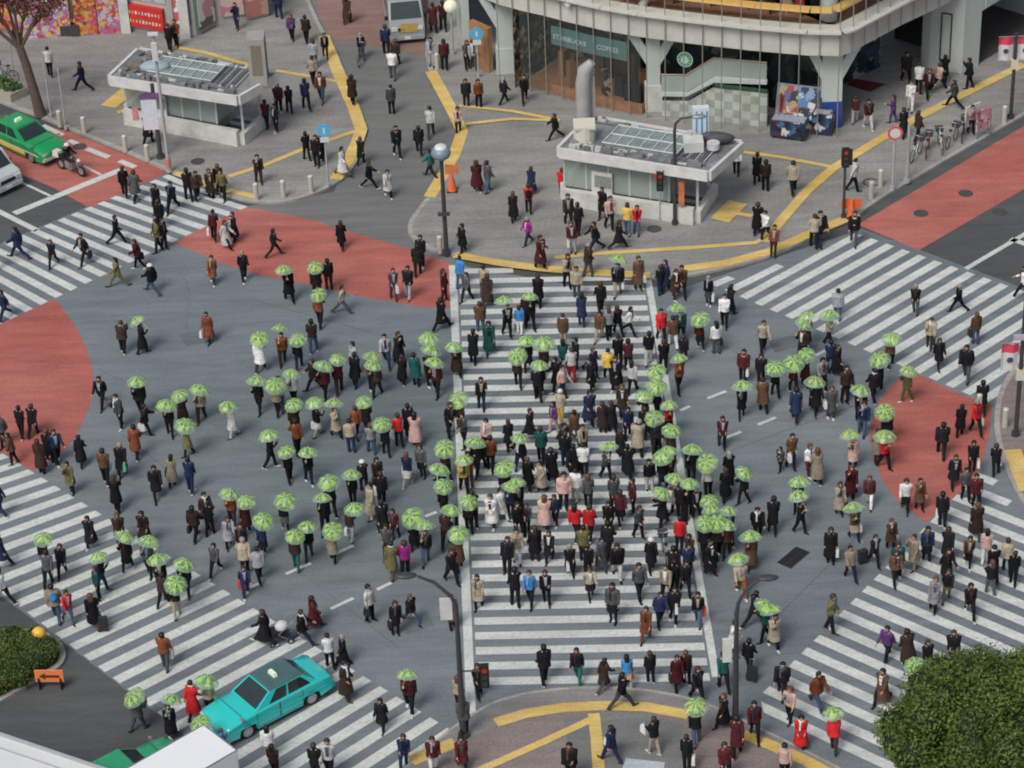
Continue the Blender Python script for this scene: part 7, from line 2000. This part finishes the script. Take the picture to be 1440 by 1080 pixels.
def canopy_mesh(seed, pale):
    rr = random.Random(seed); G = 8; S = 6; RN = 8; rad = .43; mb = MB(); vs = [(0, 0, .27)]; 
    for i in range(1, RN + 1):
        t = i / RN
        for k in range(G * S):
            a = 2 * PI * k / (G * S); u = (k % S) / S; sc = 1 - .05 * t * math.sin(PI * u) ; z_ = .27 * (1 - t ** 1.9) - .012 * t * math.sin(PI * u); vs.append((math.cos(a) * rad * t * sc, math.sin(a) * rad * t * sc, z_))
    fs = []; ms = []
    def mi(i, k):
        t = (i + .5) / RN; a = 2 * PI * (k + .5) / (G * S); pet = [5, 6, 7, 5][seed % 4]; g = int(a / (2 * PI) * pet); c = abs(a / (2 * PI) * pet % 1 - .5) * 2; ln = .66 + .22 * ((g * 37 + seed * 11) % 5) / 4
        if t < .14: return 1
        if c < .66 - .2 * rr.random() and t < ln + .12 * rr.random(): return 3 if rr.random() < .12 + (.22 if t > .5 else 0) else (1 if rr.random() < .10 else 0)  # pale faces at random: highlights painted into the petals
        if t < .45: return 1 if rr.random() < .7 else 2
        if t < .8: return rr.choice([2, 2, 1, 0])
        return 4 if rr.random() < .7 else 2
    for k in range(G * S): fs.append((0, 1 + k, 1 + (k + 1) % (G * S))); ms.append(1)
    for i in range(1, RN):
        for k in range(G * S):
            a = 1 + (i - 1) * G * S; b = a + G * S; fs.append((a + k, b + k, b + (k + 1) % (G * S), a + (k + 1) % (G * S))); ms.append(mi(i, k))
    me = bpy.data.meshes.new('canopy'); me.from_pydata(vs, [], fs); me.polygons.foreach_set('material_index', ms); me.update()
    for m_ in UM: me.materials.append(m_)
    return me
CAN = [canopy_mesh(s, s % 2) for s in range(8)]
def ribs_mesh():
    mb = MB()
    for g in range(8):
        a = 2 * PI * g / 8; mb.tube([(math.cos(a) * .43 * t, math.sin(a) * .43 * t, .27 * (1 - t ** 1.9) + .004) for t in (0, .35, .7, 1)], .0045, 4)
    mb.tube([(0, 0, .26), (0, 0, .33)], .008, 5); return mb.mesh('ribs')
RIB = ribs_mesh(); RIB.materials.append(mat('rib_white', (.7, .72, .7), .4))
SHM = mat('shaft_white', (.68, .70, .68), .35); HDM = mat('handle_green', (.15, .45, .15), .4)
usedU = set(); ul = [d for d in rec if d['u']]
ulab = {}
for d in ul:
    s, bt, x = look(d); px = d['px']; lm = min((math.hypot(q[0][0] - px[0], q[0][1] - px[1]), q[1]) for q in LAND); 
    nb = sorted((math.hypot(e['px'][0] - px[0], e['px'][1] - px[1]), k) for k, e in enumerate(rec) if e is not d and e['u'] is None)[:3]
    cands = ['leaf patterned green umbrella over %s, %s' % (s, place(d)), 'leaf patterned green umbrella over %s and %s, %s' % (s, bt, place(d)), 'green umbrella over %s and %s, %s, by %s' % (s, bt, place(d), lm[1])]
    cands += ['green umbrella over %s, %s, next to %s %s' % (s, place(d), COLS[rec[k]['c']][0], GW[rec[k]['top']]) for _, k in nb] + ['green umbrella over %s and %s, %s, next to %s %s' % (s, bt, place(d), COLS[rec[k]['c']][0], GW[rec[k]['top']]) for _, k in nb]
    d['uc'] = [c for c in cands if len(c.replace(',', '').split()) <= 16]
cc_ = {}
for d in ul:
    for c in set(d['uc']): cc_[c] = cc_.get(c, 0) + 1
ORD = ['first', 'second', 'third', 'fourth', 'fifth', 'sixth', 'seventh', 'eighth', 'ninth', 'tenth', 'eleventh', 'twelfth']
for d in ul: d['ul'] = next((c for c in d['uc'] if cc_[c] == 1), None)
left_u = {}
for d in ul:
    if d['ul'] is None: left_u.setdefault(d['uc'][0], []).append(d)
for c, L in left_u.items():
    L.sort(key=lambda d: d['px'][1])
    for k, d in enumerate(L): d['ul'] = '%s from the top, %s' % (ORD[k % 12], c)
for n_, d in enumerate(ul):
    J = PROTO[d['pose']]['J']; loc = J['wR'] + J['fR'] * .085; T = Matrix.Translation(d['p']) @ Matrix.Rotation(d['rz'], 4, 'Z') @ Matrix.Scale(d['sc'], 4); Hd = T @ loc
    hb_ = d['p'].z + 1.66 * d['sc'] + .0; head = T @ J['head']
    U = Vector((d['U'].x, d['U'].y, hb_)); v = Vector((U.x - head.x, U.y - head.y, 0)); 
    if v.length > .17: v = v.normalized() * .17
    cpos = Vector((head.x + v.x, head.y + v.y, hb_ - .02 + .05)); apex = cpos + Vector((0, 0, .30)); ax = (apex - Hd).normalized(); tilt = Vector((0, 0, 1)).rotation_difference(ax.lerp(Vector((0, 0, 1)), .45).normalized())
    t = empty('umbrella', Hd, 0, d['ul'], 'umbrella', 'green leaf patterned umbrellas in the crowd')
    cn = bpy.data.objects.new('canopy', CAN[n_ % 8]); C.objects.link(cn); cn.parent = t; cn.location = cpos - Hd; cn.rotation_mode = 'QUATERNION'; cn.scale = (random.uniform(.9, 1.12),) * 3; cn.rotation_quaternion = Matrix.Rotation(random.uniform(-.2, .2), 3, 'X').to_quaternion() @ Matrix.Rotation(random.uniform(-.2, .2), 3, 'Y').to_quaternion() @ tilt @ Matrix.Rotation(n_ * .37, 3, 'Z').to_quaternion()
    rb_ = bpy.data.objects.new('ribs', RIB); C.objects.link(rb_); rb_.parent = cn
    top = (cpos - Hd) + tilt @ Vector((0, 0, .28)); mb = MB(); mb.tube([(0, 0, 0), top], .007, 5); mb.build('shaft', SHM, t); mb = MB(); dn = -top.normalized(); mb.tube([-dn * .06, dn * .06, dn * .10 + Vector((.02, 0, 0)), dn * .08 + Vector((.045, 0, 0))], .013, 6); mb.build('handle', HDM, t)

# --- bags, suitcases, rucksacks: things of their own
BAGM = {'w': ('white', mat('bag_white', (.70, .71, .70), .6)), 'o': ('orange', mat('bag_orange', (.62, .20, .06), .6)), 'r': ('red', mat('bag_red', (.60, .06, .05), .6)), 'g': ('green', mat('bag_green', (.12, .42, .20), .6)), 'h': ('black', mat('bag_black', (.02, .02, .022), .6)), 'K': ('black', CM['k'][0]), 'c': ('black', mat('case_black', (.03, .03, .032), .4))}
def bag_mesh():
    mb = MB(); mb.loft([[(x, y, -.02) for x, y in ((-.05, -.12), (.05, -.12), (.05, .12), (-.05, .12))], [(x, y, -.16) for x, y in ((-.055, -.14), (.055, -.14), (.055, .14), (-.055, .14))], [(x, y, -.34) for x, y in ((-.06, -.14), (.06, -.14), (.06, .14), (-.06, .14))]][::-1], smooth=False); return mb.mesh('bag')
BAG = bag_mesh(); slotted(BAG); mb = MB(); mb.tube([(0, -.07, -.03), (0, -.05, .05), (0, .05, .05), (0, .07, -.03)], .006, 5); BH = mb.mesh('bag_handle'); slotted(BH)
mb = MB(); mb.loft([ring_e(Vector((0, 0, z_)), rx, ry, 10) for z_, rx, ry in ((-.22, .11, .06), (-.15, .15, .09), (.05, .14, .085), (.17, .09, .05))]); RUK = mb.mesh('rucksack'); slotted(RUK); mb = MB(); mb.ball((0, -.08, -.08), .09, 8, 6, sc=(1, .5, .8)); RPK = mb.mesh('pocket'); slotted(RPK)
mb = MB(); mb.box((0, 0, .34), (.36, .22, .56), top=.96); CASE = mb.mesh('case'); slotted(CASE); mb = MB(); mb.tube([(-.09, 0, .6), (-.09, 0, 1.0), (.09, 0, 1.0), (.09, 0, .6)], .009, 5); CHD = mb.mesh('pull_handle'); slotted(CHD); mb = MB(); [mb.disc((x, y, .035), (1, 0, 0), .035, .02, 8) for x in (-.13, .13) for y in (-.07, .07)]; CWH = mb.mesh('castors'); slotted(CWH)
def simple(name, me, m_, parent=None):
    o = bpy.data.objects.new(name, me); C.objects.link(o)
    if parent: o.parent = parent
    o.material_slots[0].link = 'OBJECT'; o.material_slots[0].material = m_; return o
bl = {}; BG = []
for i, d in enumerate(rec):
    for ch in d['f']:
        if ch in BAGM and not (i not in keep and ch in 'wh'):
            BG.append((i, ch))
seen = {}
for i, ch in BG:
    d = rec[i]; cn_, bm_ = BAGM[ch]; s, bt, x = look(d); J = PROTO[d['pose']]['J']; T = Matrix.Translation(d['p']) @ Matrix.Rotation(d['rz'], 4, 'Z') @ Matrix.Scale(d['sc'], 4)
    kind = 'rucksack' if ch == 'K' else 'suitcase' if ch == 'c' else 'handbag' if ch == 'h' else 'shopping bag'
    lb = '%s %s of walker in %s and %s, %s' % (cn_, kind, s, bt, place(d)); cl = lb; nb = sorted((math.hypot(e['px'][0] - d['px'][0], e['px'][1] - d['px'][1]), k) for k, e in enumerate(rec) if e is not d)[:6]
    lmk = min((math.hypot(q[0][0] - d['px'][0], q[0][1] - d['px'][1]), q[1]) for q in LAND)[1]
    alts = [lb, '%s %s of %s, %s, by %s' % (cn_, kind, s, place(d), lmk)] + ['%s %s of %s, %s, beside %s %s' % (cn_, kind, s, place(d), COLS[rec[k]['c']][0], GW[rec[k]['top']]) for _, k in nb]
    cl = next((a for a in alts if a not in seen and len(a.replace(',', '').split()) <= 16), alts[-1]); seen[cl] = 1
    if ch == 'c':
        o = empty('suitcase', T @ Vector((.32, -.35, 0)) * 1.0, d['rz'], cl, 'suitcase'); o.location.z = d['p'].z; simple('shell', CASE, bm_, o); simple('pull_handle', CHD, chrome, o); simple('castors', CWH, black, o); continue
    if ch == 'K':
        p = T @ (J['chest'] + Vector((0, -.21, -.05))); o = empty('rucksack', p, d['rz'], cl, 'rucksack', 'bags carried by walkers'); m_ = CM['u'][0] if d['c'] == 'c' else bm_; simple('pack', RUK, m_, o); simple('pocket', RPK, m_, o); continue
    hd = 'L' if d['u'] or rnd.random() < .5 else 'R'; p = T @ (J['w' + hd] + J['f' + hd] * .09 + Vector((-.03 if hd == 'L' else .03, 0, -.03)))
    o = empty('handbag' if ch == 'h' else 'shopping_bag', p, d['rz'], cl, kind, 'bags carried by walkers'); simple('pouch', BAG, bm_, o); simple('handle', BH, bm_, o)
# rider on the motorcycle
dm_ = {'p': Vector((mc.location.x, mc.location.y, -.02)) - dl * .28, 'rz': lane - R(90), 'sc': .95, 'pose': 'm', 'hair': 'hat', 'top': 'jacket', 'c': 'k', 'b': 'k', 'g': 'J', 'sk': 0, 'cv': 0, 'sh': 0, 'hm': 0}
rd_ = make_person(dm_, 'rider in black jacket and white helmet astride the motorcycle'); del rd_['group']

_l = {}
for o in scene.objects:
    if o.parent is None and 'label' in o: _l.setdefault(o['label'], []).append(o)
for k_, L_ in _l.items():
    if len(L_) > 1:                             # look-alikes that share a wording are told apart by their order in depth
        L_.sort(key=lambda o: -o.location.y)
        for n_, o in enumerate(L_): o['label'] = ' '.join((('farther' if n_ == 0 else 'nearer' if len(L_) == 2 else ORD[n_ % 12] + ' back to front'), k_)[0:2])
